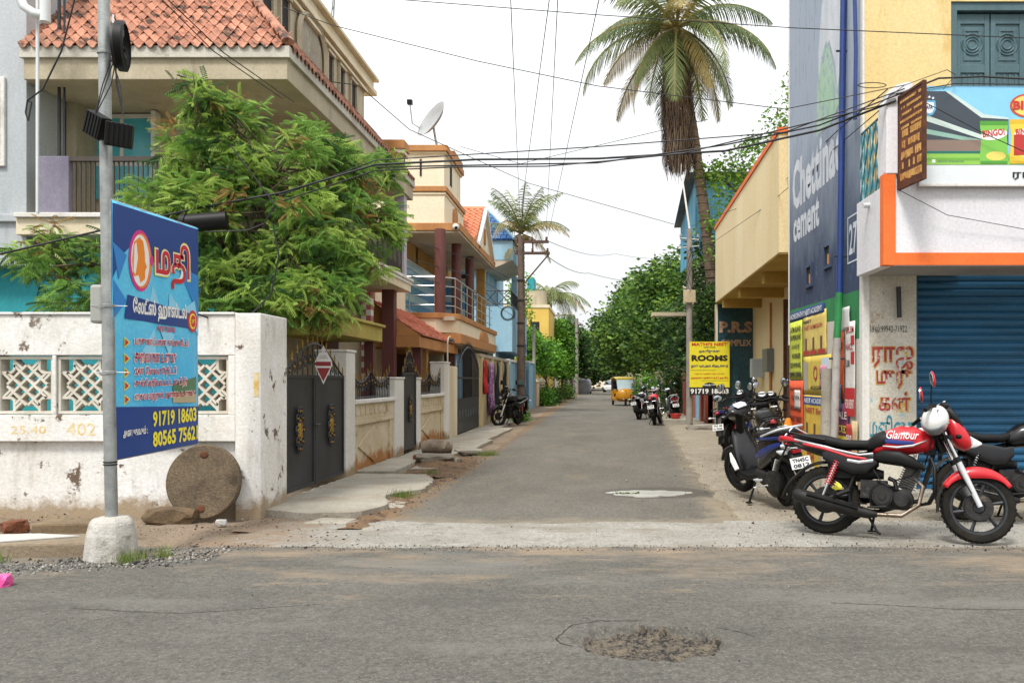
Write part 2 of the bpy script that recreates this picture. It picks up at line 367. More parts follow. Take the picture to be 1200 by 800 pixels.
LANE = mat('lane_asphalt', '878072', .9, '9b9588', sc=.7, fine=.3, bump=.6, bsc=150, k=.43, world=True, stretch=(1.2, .6, 1), extra=_lane)
STRIPM = mat('worn_concrete_strip', 'd4d0c4', .95, 'bdb8ab', sc=1.5, st='8f8575', stsc=5, stlo=.53, sthi=.7, fine=.34, bump=.5, bsc=110, k=.52, world=True, extra=_strip)
DIRT = mat('sandy_dirt', 'c2ab90', 1, 'ad967b', sc=1.6, st='7d5f45', stsc=3.2, stlo=.54, sthi=.7, fine=.25, bump=1, bsc=45, k=.5, world=True, extra=_speck)
APRON = mat('sand_covered_concrete', 'c2b59d', 1, 'aba08b', sc=1.2, st='8a7a66', stsc=2.2, stlo=.55, sthi=.72, fine=.3, bump=.8, bsc=50, k=.6, world=True, extra=_speck)
SLABM = mat('pavement_slab_concrete', 'cfc8b8', .95, 'b3aa98', sc=1.8, st='b3946c', stsc=1.6, stlo=.56, sthi=.76, fine=.2, bump=.5, bsc=40, k=.62, world=True)
ORANGE_DIRT = mat('red_earth', 'b18a60', 1, '92714f', sc=3, st='5e4632', stsc=5, stlo=.5, sthi=.62, fine=.4, bump=1, bsc=40, k=.5, world=True, extra=_speck)
FARG = mat('far_ground', '8a8068', 1, '6c6a50', sc=.2, bump=.3, k=.5, world=True)

struct(grid('ground', np.array([-900, -60, 60, 900.]), np.array([-300, -10, 150, 1500.]), lambda x, y: x*0-.16, FARG))
# main road with a real dip at the pothole
def potz(x, y):
    d = np.sqrt(((x-.27)/.40)**2+((y-4.56)/.30)**2)+.17*vn(x, y, 7, 1)
    t = np.clip((1.03-d)/.10, 0, 1); return -.05*t*t*(3-2*t)
def mainz(x, y): return .005*vn(x, y, .8)+potz(x, y)+.012*t_noise(x, y)
def t_noise(x, y):
    d = np.sqrt(((x-.27)/.40)**2+((y-4.56)/.30)**2); return np.where(d < .95, vn(x, y, 34, 2)*.9, 0)
xs = np.unique(np.concatenate([np.linspace(-40, -6.2, 20), np.linspace(-6.2, -.45, 60), np.linspace(-.45, 1.0, 73), np.linspace(1.0, 5, 50), np.linspace(5, 40, 20)]))
ys = np.unique(np.concatenate([np.linspace(-8, 3.4, 20), np.linspace(3.4, 4.1, 10), np.linspace(4.1, 5.05, 60), np.linspace(5.05, 7.0, 30)]))
o = grid('road', xs, ys, mainz, ASPH)
# ragged far edge of the asphalt
co = np.empty(len(o.data.vertices)*3, np.float32); o.data.vertices.foreach_get('co', co); co = co.reshape(-1, 3)
t = np.clip((co[:, 1]-6.6)/.4, 0, 1); co[:, 1] += t*(.13+.05*vn(co[:, 0], co[:, 0]*0, 2.5, 3)+.02*vn(co[:, 0], co[:, 0]*0, 17)); co[:, 2] += .012
o.data.vertices.foreach_set('co', co.ravel()); struct(o)
def edge(ys_, base, amp, s, seed): return base+amp*vn(ys_, ys_*0+.3, s, seed)+amp*.4*vn(ys_, ys_*0, s*6, seed+1)
# concrete strip between the road and the lane
ys = np.linspace(6.98, 8.52, 22); nx = 90
base = np.linspace(0, 1, nx)[None]; xa = edge(ys, -3.3, .35, 2, 1)[:, None]; xb = edge(ys, 7.5, .1, 2, 2)[:, None]
o = grid('concrete_strip', xa+(xb-xa)*base, ys, lambda x, y: .004+.004*vn(x, y, 1.3), STRIPM)
struct(o)
# lane going up the street
ys = np.concatenate([np.linspace(8.38, 16, 90), np.linspace(16.2, 40, 90), np.linspace(41, 170, 60)])
xa = np.where(ys < 12, -2.25, -2.2)-.35*np.clip((ys-20)/20, 0, 1)+.12*vn(ys, ys*0, .8, 4)+.05*vn(ys, ys*0, 4, 5)
xb = 1.45+.6*np.clip((ys-12)/12, 0, 1)+.35*np.clip((ys-22)/20, 0, 1)+.15*vn(ys, ys*0, .9, 6)+.05*vn(ys, ys*0, 5, 7)
def pudd(x, y):
    d = np.sqrt(((x-.58)/.56)**2+((y-10.6)/.42)**2); return -.03*np.clip(1.25-d, 0, 1)
o = grid('lane_road', xa[:, None]+(xb-xa)[:, None]*np.linspace(0, 1, 44)[None], ys, lambda x, y: .015+.003*vn(x, y, .7)+pudd(x, y)-.012*np.clip((8.75-y)/.4, 0, 1)+taper(x), LANE)
co = np.empty(len(o.data.vertices)*3, np.float32); o.data.vertices.foreach_get('co', co); co = co.reshape(-1, 3)
co[:, 1] += np.clip((8.6-co[:, 1])/.2, 0, 1)*(.03*vn(co[:, 0], co[:, 0]*0, 3, 5)+.012*vn(co[:, 0], co[:, 0]*0, 19)); o.data.vertices.foreach_set('co', co.ravel()); struct(o)
# sandy ground on both sides
ys = np.concatenate([np.linspace(6.85, 16, 80), np.linspace(16.3, 30, 30), np.linspace(31, 170, 30)])
xs = np.concatenate([np.linspace(-45, -8, 6), np.linspace(-7.5, -1.7, 70)])
o = grid('dirt_verge', xs, ys, lambda x, y: -.01+.016*vn(x, y, 1.7, 3)+.01*vn(x, y, 6, 2)-.03*np.clip((x+2.1)/.3, 0, 1), DIRT); struct(o)
xs = np.concatenate([np.linspace(1.0, 6, 60), np.linspace(6.5, 45, 10)])
o = grid('sandy_apron', xs, ys, lambda x, y: -.012+.012*vn(x, y, 1.5, 5)+.006*vn(x, y, 5, 2)-.03*np.clip((1.5-x)/.3, 0, 1)+.02*np.clip((x-1.9)/.8, 0, 1)*np.clip((y-8.6)/.6, 0, 1), APRON); struct(o)
# rain puddle
pts = []
for i in range(48):
    a = 2*math.pi*i/48; r = 1+.13*math.sin(3*a+1)+.08*math.sin(7*a)+.05*math.sin(13*a)
    pts.append((.58+.50*r*math.cos(a), 10.6+.30*r*math.sin(a)*(1 if math.cos(a) > -.3 else .75)))
WATER = mat('pale_sheen_puddle_water', 'dedbd5', .14, 'c9c5bc', bump=0, spec=.9, fine=0, k=.8)  # pale base colour stands in for bright sky mirrored in the water
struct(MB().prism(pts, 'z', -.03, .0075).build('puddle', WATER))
# leaves floating in the puddle
GL = leafmat('wet_leaf', '4d6b2b', '6f7a35', k=.7)
k = 34; T = np.stack([rng.uniform(.18, .5, k), 10.55+rng.normal(0, .03, k), np.full(k, .012)], -1)
leaf4 = np.array([[0, 0, 0], [.5, .2, .05], [1, 0, 0], [.5, -.2, .05]]); leaff = np.array([[0, 1, 2, 3]])
tag(scatter('floating_leaves', leaf4, leaff, rots(k, -.15, .15)*.05, T, GL), 'small green leaves floating in the puddle on the lane', 'leaves', kind='stuff')

# pavement slabs before the left gates: one cracked platform of separate pieces
pv = MB(); pav = thing('pavement', None, None); struct(pav)
def slab(poly, z0, z1, par=None, m=SLABM, name='slab'):
    mb = MB(); n = len(poly); q = []
    for i in range(n):
        a, b = Vector(poly[i]), Vector(poly[(i+1) % n]); L_ = (b-a).length; kk = max(1, int(L_/.12))
        nrm = Vector((-(b-a).y, (b-a).x)).normalized() if L_ else Vector((0, 0))
        for j in range(kk):
            p = a+(b-a)*j/kk; w = .022*math.sin(p.x*23+p.y*31)+.012*math.sin(p.x*71+p.y*53); q.append(p+nrm*w)
    mb.prism([tuple(p) for p in q], 'z', z0, z1); return mb.build(name, m, par if par else pav, bevel=.008)
slab([(-3.56, 8.9), (-2.95, 8.62), (-2.42, 8.75), (-2.3, 9.3), (-2.55, 10.1), (-3.56, 10.15)], -.06, .068)
slab([(-3.56, 10.17), (-2.55, 10.12), (-2.2, 10.6), (-2.25, 11.6), (-2.5, 12.3), (-3.56, 12.4)], -.06, .058)
slab([(-3.56, 12.42), (-3.0, 12.4), (-3.02, 14.6), (-3.56, 14.7)], -.06, .09)
slab([(-3.56, 14.72), (-2.7, 14.7), (-2.62, 16.6), (-3.56, 16.7)], -.06, .07)
slab([(-2.6, 9.45), (-2.15, 9.3), (-2.2, 9.75), (-2.5, 9.9)], -.06, .02)
slab([(-2.9, 8.35), (-2.5, 8.3), (-2.45, 8.6), (-2.85, 8.66)], -.06, .015)
slab([(-2.95, 13.3), (-2.45, 13.2), (-2.4, 14.4), (-2.9, 14.5)], -.06, .04)
slab([(-3.56, 16.72), (-2.5, 16.7), (-2.45, 19.5), (-3.56, 19.6)], -.06, .06)
slab([(-3.56, 19.62), (-2.6, 19.6), (-2.5, 24.6), (-3.56, 24.8)], -.06, .05)
slab([(-3.56, 24.85), (-2.9, 24.8), (-2.8, 33), (-3.5, 33)], -.06, .05)
# red earth heap with stones and a log
xs = np.linspace(-3.1, -1.85, 40); ys = np.linspace(12.2, 16.2, 60)
def heap(x, y):
    d = ((x+2.65)/.55)**2+((y-14.4)/1.1)**2; d2 = ((x+2.35)/.5)**2+((y-12.6)/1.1)**2
    return -.02+.17*np.exp(-d*1.6)*(1+.3*vn(x, y, 7))+.05*np.exp(-d2)*(1+.3*vn(x, y, 9))
tag(grid('dirt_heap', xs, ys, heap, ORANGE_DIRT), 'low heap of reddish earth beside the pavement slabs', 'dirt heap', kind='stuff')
xs = np.linspace(-3.6, -1.9, 50); ys = np.linspace(8.0, 13.2, 70)
tag(grid('loose_earth', xs, ys, lambda x, y: -.035+.052*np.exp(-((x+2.35+.22*vn(y, y*0, 1.2, 8))/.23)**2)*(1+.35*vn(x, y, 8)), ORANGE_DIRT), 'loose red earth spilled along the broken pavement edge', 'earth', kind='stuff')

def rock(name, c, d, m, label=None, cat=None, seed=0, par=None, rot=0, sub=3, group=None):
    import bmesh
    b = bmesh.new(); bmesh.ops.create_icosphere(b, subdivisions=sub, radius=1)
    cr, sr = math.cos(rot), math.sin(rot)
    for v in b.verts:
        n = noise.noise(v.co*1.3+Vector((seed*3.1, seed, 0)))+.35*noise.noise(v.co*4+Vector((seed, 0, seed))); q = v.co*(1+.38*n)
        q = Vector((max(-.8, min(.8, q.x)), max(-.8, min(.8, q.y)), max(-.75, min(.75, q.z))))
        q = Vector((q.x*d[0]/1.6, q.y*d[1]/1.6, q.z*d[2]/1.5)); v.co = Vector((q.x*cr-q.y*sr, q.x*sr+q.y*cr, q.z))+Vector(c)
    me = bpy.data.meshes.new(name); b.to_mesh(me); b.free(); me.materials.append(m)
    o = bpy.data.objects.new(name, me); COL.objects.link(o)
    if par: o.parent = par
    return tag(o, label, cat, group)
STONE = mat('grey_stone', 'a59c8c', .95, '7e7568', sc=5, bump=.7, bsc=30, k=.62)
BRICKM = mat('broken_brick', 'a8633f', .95, '7f4a30', sc=6, bump=.6, bsc=40, k=.6)
WOOD = mat('weathered_wood', 'a1917c', .9, '6f6152', sc=5, bump=.6, bsc=30, k=.7)
# old log with a hollow, lying on the heap
mb = MB(); c0 = Vector((-2.78, 14.5, .27))
mb.tube([c0+Vector((-.24, -.05, .0)), c0+Vector((-.1, -.03, .02)), c0+Vector((.1, .02, .015)), c0+Vector((.25, .07, -.01))], [.10, .125, .12, .10], n=14)
for i in range(4): mb.tube([c0+Vector((-.28+.14*i, -.1, -.02)), c0+Vector((-.25+.15*i, -.02, .09))], [.02, .03], n=6)
tag(mb.build('log', WOOD, smooth=True), 'short thick grey log lying on the reddish earth heap', 'log')
rock('rubble_slab', (-2.72, 14.1, .13), (.62, .5, .13), STONE, 'long flat pale stone in front of the short log', 'stone', 3, rot=.15)
rock('rubble_block', (-3.02, 14.3, .12), (.2, .2, .1), BRICKM, 'small brown stone left of the log on the earth heap', 'stone', 5, rot=.6)
rock('rubble_block', (-2.42, 14.1, .08), (.2, .25, .1), STONE, 'small pale stone right of the flat stone on the earth heap', 'stone', 8, rot=1)
rock('rubble_slab', (-2.5, 16.2, .07), (.5, .4, .07), CONC, 'flat broken concrete piece behind the earth heap', 'stone', 9, rot=.4)
# left front kerb slab with papers, rubble
k_ = MB(); k_.prism([(-8.5, 6.35), (-3.98, 6.75), (-3.9, 6.98), (-4.1, 7.15), (-8.5, 7.1)], 'z', -.15, .125)
ks = struct(k_.build('kerb_slab', mat('kerb_concrete', 'b8a68c', .95, '97836a', sc=1.8, st='6d5b47', stsc=3, bump=.6, bsc=30, k=.55, world=True), bevel=.02))
PAPER = solid('white_sheet_paint', 'd9d6cf', .7, k=.7)
tag(MB().prism([(-5.05, 6.55), (-4.25, 6.98), (-4.65, 7.08), (-5.3, 6.98)], 'z', .128, .136).build('cardboard_sheet', PAPER), 'white sheet lying flat on the kerb slab, nearer the sign pole', 'sheet')
tag(MB().prism([(-6.4, 6.6), (-5.1, 7.0), (-5.3, 7.09), (-6.4, 7.09)], 'z', .128, .134).build('cardboard_sheet', PAPER), 'white sheet lying flat on the kerb slab at the left edge of the photo', 'sheet')
BLOCKM = mat('dirty_block', 'a8916f', .95, '7f6a50', sc=3, bump=.6, bsc=30, k=.55)
tag(MB().obox((-4.75, 7.75, .06), (.62, .32, .15), (0, 0, .12)).build('stone_block', BLOCKM, bevel=.02), 'long brown stone block at the foot of the wall behind the pole', 'stone block')
rock('brick_piece', (-4.25, 8.45, .06), (.5, .22, .17), mat('earth_block', '8f7759', 1, '6f5a43', sc=4, bump=.7, bsc=30, k=.55), 'dark earthy block against the white wall behind the pole', 'block', 11)
rock('brick_piece', (-5.75, 7.9, .05), (.28, .2, .14), BRICKM, 'orange broken brick before the white wall', 'brick', 12, rot=.3)
rock('brick_piece', (-5.45, 7.95, .04), (.2, .16, .12), BRICKM, 'small orange brick stub beside the larger broken brick', 'brick', 14, rot=.9)
rock('plastic_bag', (-4.05, 5.78, .04), (.12, .10, .10), solid('pink_plastic', 'e0559a', .35), 'bright pink plastic bag at the left kerb', 'bag', 21)
rock('plastic_bag', (-3.66, 8.25, .03), (.1, .06, .06), PAPER, 'small crumpled white bag near the round manhole lid', 'bag', 22)
# gravel and crumbs
def pebbles(name, n, xr, yr, zf, size, mats, label, cat='gravel', dens=None):
    ico = np.array([[1,0,-.3],[-.5,.87,-.3],[-.5,-.87,-.3],[.4,.2,.7],[-.4,.1,.6],[0,-.3,.75]]); ff = np.array([[0,1,3],[1,4,3],[1,2,4],[2,5,4],[2,0,5],[0,3,5],[3,4,5],[0,2,1]])
    x = rng.uniform(*xr, n*3); y = rng.uniform(*yr, n*3)
    if dens is not None:
        kk = rng.uniform(size=n*3) < dens(x, y); x, y = x[kk][:n], y[kk][:n]
    else: x, y = x[:n], y[:n]
    k = len(x); s = size*np.exp(rng.normal(0, .45, k))
    o = scatter(name, ico*.5, ff, rots(k)*s[:, None, None], np.stack([x, y, zf(x, y)+s*.15], -1), mats, rng.integers(0, len(mats), k))
    return tag(o, label, cat, kind='stuff')
PB = [mat('pebble_grey', '8d8a84', .9, bump=0, k=.5), mat('pebble_pale', 'c9c4b8', .9, bump=0, k=.55), mat('pebble_dark', '4b4741', .9, bump=0, k=.5), mat('pebble_brown', '8f6f50', .9, bump=0, k=.5)]
pebbles('gravel', 3600, (-6.2, -3.0), (5.7, 7.3), lambda x, y: x*0+.012, .016, PB[:3], 'loose grey gravel spilled below the kerb slab',
        dens=lambda x, y: np.clip(1.25-np.abs(y-(6.2+.42*(x+4.6)))/.42, 0, 1)**2)
pebbles('gravel', 1500, (-3.6, 3.5), (6.95, 7.2), lambda x, y: x*0+.014, .009, PB, 'small loose gravel along the far edge of the main road')
pebbles('road_crumbs', 900, (-5, 4.6), (4.0, 8.4), lambda x, y: x*0+.010, .007, PB, 'scattered crumbs of stone on the road', dens=lambda x, y: .25+.75*(y > 5.4))
pebbles('pothole_rubble', 1000, (-.12, .66), (4.26, 4.86), lambda x, y: potz(x, y)+.003, .008, [PB[2], PB[2], PB[0], PB[3]], 'crumbled asphalt stones in the pothole', dens=lambda x, y: (((x-.27)/.38)**2+((y-4.56)/.28)**2 < 1)*1.0)
pebbles('verge_litter', 900, (-6.5, -2.0), (7.1, 9.2), lambda x, y: x*0+.002, .008, [PB[1], PB[3], PB[0]], 'stones and crumbs on the dirt before the white wall')
pebbles('lane_edge_litter', 1200, (-2.9, -2.0), (9, 17), lambda x, y: heap(x, y)*0+.02, .011, PB, 'small stones along the left edge of the lane')
pebbles('lane_dust_crumbs', 900, (-2.2, 2.0), (8.6, 20), lambda x, y: x*0+.02, .008, PB, 'scattered crumbs on the lane surface', dens=lambda x, y: np.clip(np.abs(x+.2)/2, .1, 1))
pebbles('apron_litter', 2200, (1.3, 4.5), (7.2, 16), lambda x, y: x*0+.02, .010, PB, 'small stones on the sandy ground by the parked motorcycles')
DL = [leafmat('dry_leaf', '9a6d3a', '7a5230', k=.7), leafmat('dry_leaf_dark', '5c4029', '6b4a2c', k=.7)]
k = 380; T = np.stack([rng.uniform(-6.5, -1.9, k), 7.1+np.abs(rng.normal(0, 1.1, k)), np.full(k, .03)], -1)
tag(scatter('dry_leaves', leaf4, leaff, rots(k, -.3, .3)*rng.uniform(.02, .045, k)[:, None, None], T, DL, rng.integers(0, 2, k)), 'dry brown leaf litter on the dirt near the wall', 'leaf litter', kind='stuff')
GRASS = leafmat('grass_blade', '6d8a38', '8a9a4a', k=.75)
def tuft(name, spots, label):
    bl = np.array([[0, -.006, 0], [0, .006, 0], [.25, .004, .6], [.4, 0, 1.]]); T = []; 
    for (x, y, r, n) in spots: T += [(x+rng.normal(0, r), y+rng.normal(0, r), 0.01) for _ in range(n)]
    T = np.array(T); k = len(T); a = rng.uniform(0, 2*np.pi, k); s = rng.uniform(.04, .12, k)
    Rm = np.zeros((k, 3, 3)); Rm[:, 0, 0] = np.cos(a); Rm[:, 1, 0] = np.sin(a); Rm[:, 0, 1] = -np.sin(a)*.8; Rm[:, 1, 1] = np.cos(a)*.8; Rm[:, 2, 2] = 1
    bl2 = bl.copy(); bl2[:, 1] *= 6
    tag(scatter(name, bl2, np.array([[0, 1, 2, 3]]), Rm*s[:, None, None], T, GRASS), label, 'grass', kind='stuff')
tuft('grass', [(-3.62, 6.55, .06, 160), (-3.45, 6.7, .05, 80), (-4.6, 6.5, .05, 60), (-5.0, 6.4, .04, 30)], 'sparse green grass tufts by the pole base')
tuft('grass', [(-2.35, 10.2, .08, 260), (-2.5, 12.6, .06, 120), (-2.1, 15.9, .12, 420), (-2.9, 17, .1, 60)], 'green grass tufts along the left pavement edge')

# cracks in the asphalt round the pothole and across the road
m = MB(); random.seed(3)
def crack(pts, w=.006):
    q = []
    for i in range(len(pts)-1):
        a, b = Vector(pts[i]), Vector(pts[i+1]); n = max(2, int((b-a).length/.03))
        for j in range(n): p = a.lerp(b, j/n); q.append((p.x+random.uniform(-.008, .008), p.y+random.uniform(-.008, .008)))
    for i in range(len(q)-1):
        (x0, y0), (x1, y1) = q[i], q[i+1]; d = Vector((x1-x0, y1-y0)).normalized(); nx, ny = -d.y*w*random.uniform(.3, 1), d.x*w*random.uniform(.3, 1)
        z = .0138+float(mainz(np.array([x0]), np.array([y0]))[0]) if math.hypot((x0-.27)/.4, (y0-4.56)/.3) > 1.1 else .004
        m.add([(x0-nx, y0-ny, z), (x0+nx, y0+ny, z), (x1+nx, y1+ny, z), (x1-nx, y1-ny, z)], [(0, 1, 2, 3)])
crack([(.25, 4.95), (.0, 4.94), (-.16, 4.86), (-.2, 4.72), (-.24, 4.6), (-.2, 4.5), (-.12, 4.44)]); crack([(.66, 4.8), (.8, 4.7), (.86, 4.6)], .004); crack([(1.45, 5.35), (1.8, 5.3), (2.2, 5.18), (2.6, 5.17)], .005); crack([(-3.2, 5.2), (-2.5, 5.1), (-1.7, 5.3)], .004)
tag(m.build('road_cracks', mat('crack_shadow', '3a362f', 1, bump=0, k=.6), fix=False), 'thin jagged cracks in the road surface round the pothole', 'cracks', kind='stuff')
random.seed(7)
# ================================================================ LEFT: COMPOUND WALL, GATES
TURQ = mat('turquoise_paint', '2fa3a8', .8, '2593a0', sc=1.2, st='1f7f8a', stsc=2, stlo=.6, sthi=.8, bump=.1, k=.85)
YNUM = mat('yellow_chalk_paint', 'd6b05a', .9, 'e3d3a8', sc=12, lo=.4, hi=.6, bump=0)
wall = thing('compound_wall', 'low white limewashed compound wall with pierced lattice blocks and chipped paint', 'wall', (-5, 8.8, 0))
WL = -9.6; WR = -3.46
mb = MB(); F0, F1 = 8.72, 8.95
mb.box(WL, -3.728, F0, F1, 1.66, 2.07)                    # top rail
mb.box(WL, -3.728, F0, F1, .78, 1.05)                     # band below the lattice
for a, b in ((WL, -8.2), (-6.85, -6.79), (-6.20, -6.15), (-4.50+.03, -4.44), (-5.0, -4.97)): pass
pan = [(-8.04, -7.46), (-7.42, -6.84), (-6.80, -6.22), (-6.18, -5.60), (-5.56, -4.98), (-4.94, -4.36), (-4.32, -3.80)]
prev = WL
for a, b in pan: mb.box(prev, a, F0+.002, F1-.002, 1.05, 1.66); prev = b
mb.box(prev, -3.728, F0+.002, F1-.002, 1.05, 1.66)
keep(mb.build('wall_frame', CHIP, bevel=.008), wall)
keep(box('wall_base', CHIP, None, WL, -3.725, F0+.07, F1-.01, -.1, .78), wall)
keep(box('corner_pillar', CHIP, None, -3.725, WR, F0-.012, 9.44, -.1, 2.09, bevel=.012), wall)
keep(box('coping', CHIP, None, WL, -3.73, F0-.02, F1+.02, 2.072, 2.10, bevel=.01), wall)
LATM = mat('lattice_block_paint', 'ded8cb', .85, 'c9c0ae', sc=4, st='8b7a62', stsc=7, stlo=.62, sthi=.75, bump=.2, k=.9)
def lattice(a, b):
    mb = MB(); cx, cz = (a+b)/2, 1.355; h = (b-a)/2; v = .295; w = .024; y0, y1 = F0+.03, F1-.06
    mb.box(a+.004, b-.004, y0, y1, cz-v, cz-v+.03); mb.box(a+.004, b-.004, y0, y1, cz+v-.03, cz+v); mb.box(a+.004, a+.03, y0+.001, y1-.001, cz-v+.03, cz+v-.03); mb.box(b-.03, b-.004, y0+.001, y1-.001, cz-v+.03, cz+v-.03)
    def bar(x0, z0, x1, z1, dy=0):
        d = math.atan2(z1-z0, x1-x0); L_ = math.hypot(x1-x0, z1-z0)
        mb.obox((cx+(x0+x1)/2, (y0+y1)/2+dy, cz+(z0+z1)/2), (L_+w*.6, .10+dy, w), (0, -d, 0))
    s = .098; n = 0
    for i in (-1.5, -.5, .5, 1.5):                    # woven diagonal bars
        e = .235 if abs(i) < 1 else .20
        for sg in (1, -1):
            # line x - sg*z = i*2*s*0.72
            c = i*s*1.45; L_ = .40-abs(c)
            p = (c/2-L_/2*1, sg*(-c/2-L_/2)); q = (c/2+L_/2, sg*(-c/2+L_/2)); bar(p[0], p[1], q[0], q[1], .002*(sg > 0))
    for sx in (1, -1):                                # links from the weave to the frame
        for sz in (1, -1):
            bar(sx*.13, sz*.27, sx*.13, sz*.16); bar(sx*.27, sz*.13, sx*.16, sz*.13)
            bar(sx*.13, sz*.16, sx*.16, sz*.13, .003); bar(sx*.13, sz*.25, sx*.05, sz*.17, .001); bar(sx*.25, sz*.13, sx*.17, sz*.05, .001)
    return keep(mb.build('lattice_block', LATM), wall)
for a, b in pan: lattice(a, b)
text('25.40', YNUM, wall, (-6.02-0+5, F0-8.8, .86), (1,0,0), (0,0,1), w=.36, h=.08, name='painted_number')
text('402', YNUM, wall, (-5.45+5, F0-8.8, .84), (1,0,0), (0,0,1), w=.30, h=.13, name='painted_number')
text('1', YNUM, wall, (-3.53+5, F0-.014-8.8, 1.24), (1,0,0), (0,0,1), w=.05, h=.24, name='painted_number')
# manhole lid leaning on the wall
LID = mat('cement_lid', '8d7a60', .95, '6b5c49', sc=3, st='4f4234', stsc=5, stlo=.55, sthi=.68, bump=1, bsc=60, fine=.4, k=.7)
lid = thing('manhole_lid', 'round brown cement manhole lid leaning against the white wall', 'manhole lid', (-3.98, 8.58, .385), rot=(R(-8), 0, 0))
prof = [(0, -.035), (.36, -.035), (.375, -.02), (.375, .02), (.36, .03), (0, .03)]
MB().lathe(prof, axis='y', n=48).build('disc', LID, lid, smooth=True, angle=.5)
RUST = mat('rust_patch', '6e4026', .95, '4f2f1e', sc=9, bump=.5, k=.8)
for z in (.27, -.27): MB().sphere((0, -.038, z), .045, sc=(1, .2, .8)).build('handle_socket', RUST, lid, smooth=True)

# gates and low walls along the left side, all on the X = -3.55 line
GX = -3.55
def gy(px): return 3550/(703-px)
# iron scroll-topped gate with gold tips
def ironcrest(y0, y1, zb, zt, up=True, x=GX, n=9, curve='arch'):
    k = MB(); g = MB(); pts = []
    for i in range(n*3+1):
        t = i/(n*3)
        if curve == 'arch': z = zb+(zt-zb)*math.sin(math.pi*t)**1.2
        elif curve == 'dip': z = zt-(zt-zb)*.65*math.sin(math.pi*t)
        else: z = zt
        pts.append((x, y0+(y1-y0)*t, z))
    k.tube(pts, .014, n=6)
    for i in range(n+1):
        t = i/n; p = pts[i*3 if i*3 < len(pts) else -1]; y = y0+(y1-y0)*t
        k.tube([(x, y, zb-.02), (x, y, p[2])], .008, n=5)
        g.lathe([(0, 0), (.014, .02), (.006, .05), (.012, .07), (0, .13)], (x, y, p[2]), n=6)
    for i in range(n):
        t = (i+.5)/n; z = pts[int(t*n*3)][2]; y = y0+(y1-y0)*t; hh = z-zb
        if hh > .08:
            m = min(.05, hh*.3); c = [(x, y+m*math.cos(a)*.8, zb+hh*.5+m*math.sin(a)*1.3) for a in [2*math.pi*j/10 for j in range(11)]]
            k.tube(c, .007, n=5, cap=False); g.sphere((x-.0, y, zb+hh*.5), .016, 6, 4)
    return k, g
def medallion(parent, c, s=1.0):
    k = MB(); g = MB(); y, z = c; x = .028
    for i in range(10):
        a = 2*math.pi*i/10; r = .13*s
        ring = [(x, y+(r*math.cos(a)*.62+.034*s*math.cos(b)), z+(r*1.45*math.sin(a)+.042*s*math.sin(b))) for b in [2*math.pi*j/10 for j in range(11)]]
        k.tube(ring, .009*s, n=5, cap=False)
        g.sphere((x+.008, y+r*1.05*math.cos(a)*.62, z+r*1.5*math.sin(a)), .012*s, 6, 4)
    g.sphere((x, y, z), .055*s, 14, 8, sc=(.35, .72, 1.35)); g.tube([(x, y+.055*s*math.cos(b), z+.1*s*math.sin(b)) for b in [2*math.pi*j/18 for j in range(19)]], .008*s, n=5, cap=False)
    k.build('scrollwork', BLACKM, parent); g.build('gold_boss', GOLD, parent, smooth=True)
def leaf(root, y0, y1, z0, z1, med=True, s=1.0):
    """sheet-steel leaf; local coordinates x across thickness, y along the wall"""
    m = MB(); m.box(-.012, .0, y0+.008, y1-.008, z0+.01, z1-.01); m.box(-.02, .016, y0, y0+.04, z0, z1); m.box(-.02, .016, y1-.04, y1, z0, z1)
    m.box(-.019, .015, y0+.04, y1-.04, z0, z0+.04); m.box(-.019, .015, y0+.04, y1-.04, z1-.04, z1)
    f = m.build('gate_leaf', BLACKM, root, bevel=.003)
    if med: medallion(f, ((y0+y1)/2, z0+(z1-z0)*.52), s*1.2)
    return f
g = thing('double_gate', 'black sheet steel double gate with gold flower medallions next to the white corner pillar', 'gate', (GX, 9.46, 0))
leaf(g, 0, 1.13, .12, 1.47); leaf(g, 1.145, 2.34, .12, 1.47)
k, gg = ironcrest(0.03, 2.31, 1.47, 1.86, x=0, n=13); k.build('crest', BLACKM, g); gg.build('spear_tips', GOLD, g, smooth=True)
MB().tube([(.03, 1.05, .86), (.05, 1.1, .86), (.05, 1.2, .86), (.03, 1.25, .86)], .012, n=6).build('latch', BLACKM, g)
# diamond board hanging on the gate crest
WSIGN = solid('white_print', 'e8e6e2', .5); RSIGN = solid('dark_red_print', '8e2226', .5)
ds = thing('hanging_board', 'small red and white diamond board hanging on the crest of the double gate', 'sign', (-3.46, 10.68, 1.60), rot=(0, 0, R(12))); ds.scale = (.78,)*3
MB().prism([(0, -.31), (.13, -.02), (.13, .06), (0, .31), (-.13, .06), (-.13, -.02)], 'y', -.004, .006).build('board', WSIGN, ds)
MB().prism([(0, -.27), (.105, -.05), (-.105, -.05)], 'y', -.007, -.003).build('red_tip', RSIGN, ds)
MB().prism([(-.115, .05), (-.115, -.02), (.115, -.02), (.115, .05)], 'y', -.007, -.003).build('red_band', RSIGN, ds)
for j, (w_, z_) in enumerate(((.09, .13), (.13, .1), (.09, .2))): text('NO PARKING' if j == 1 else 'TO LET' if j == 0 else 'H', RSIGN, ds, (0, -.006, z_), (1,0,0), (0,0,1), w=w_, h=.022, center=True)

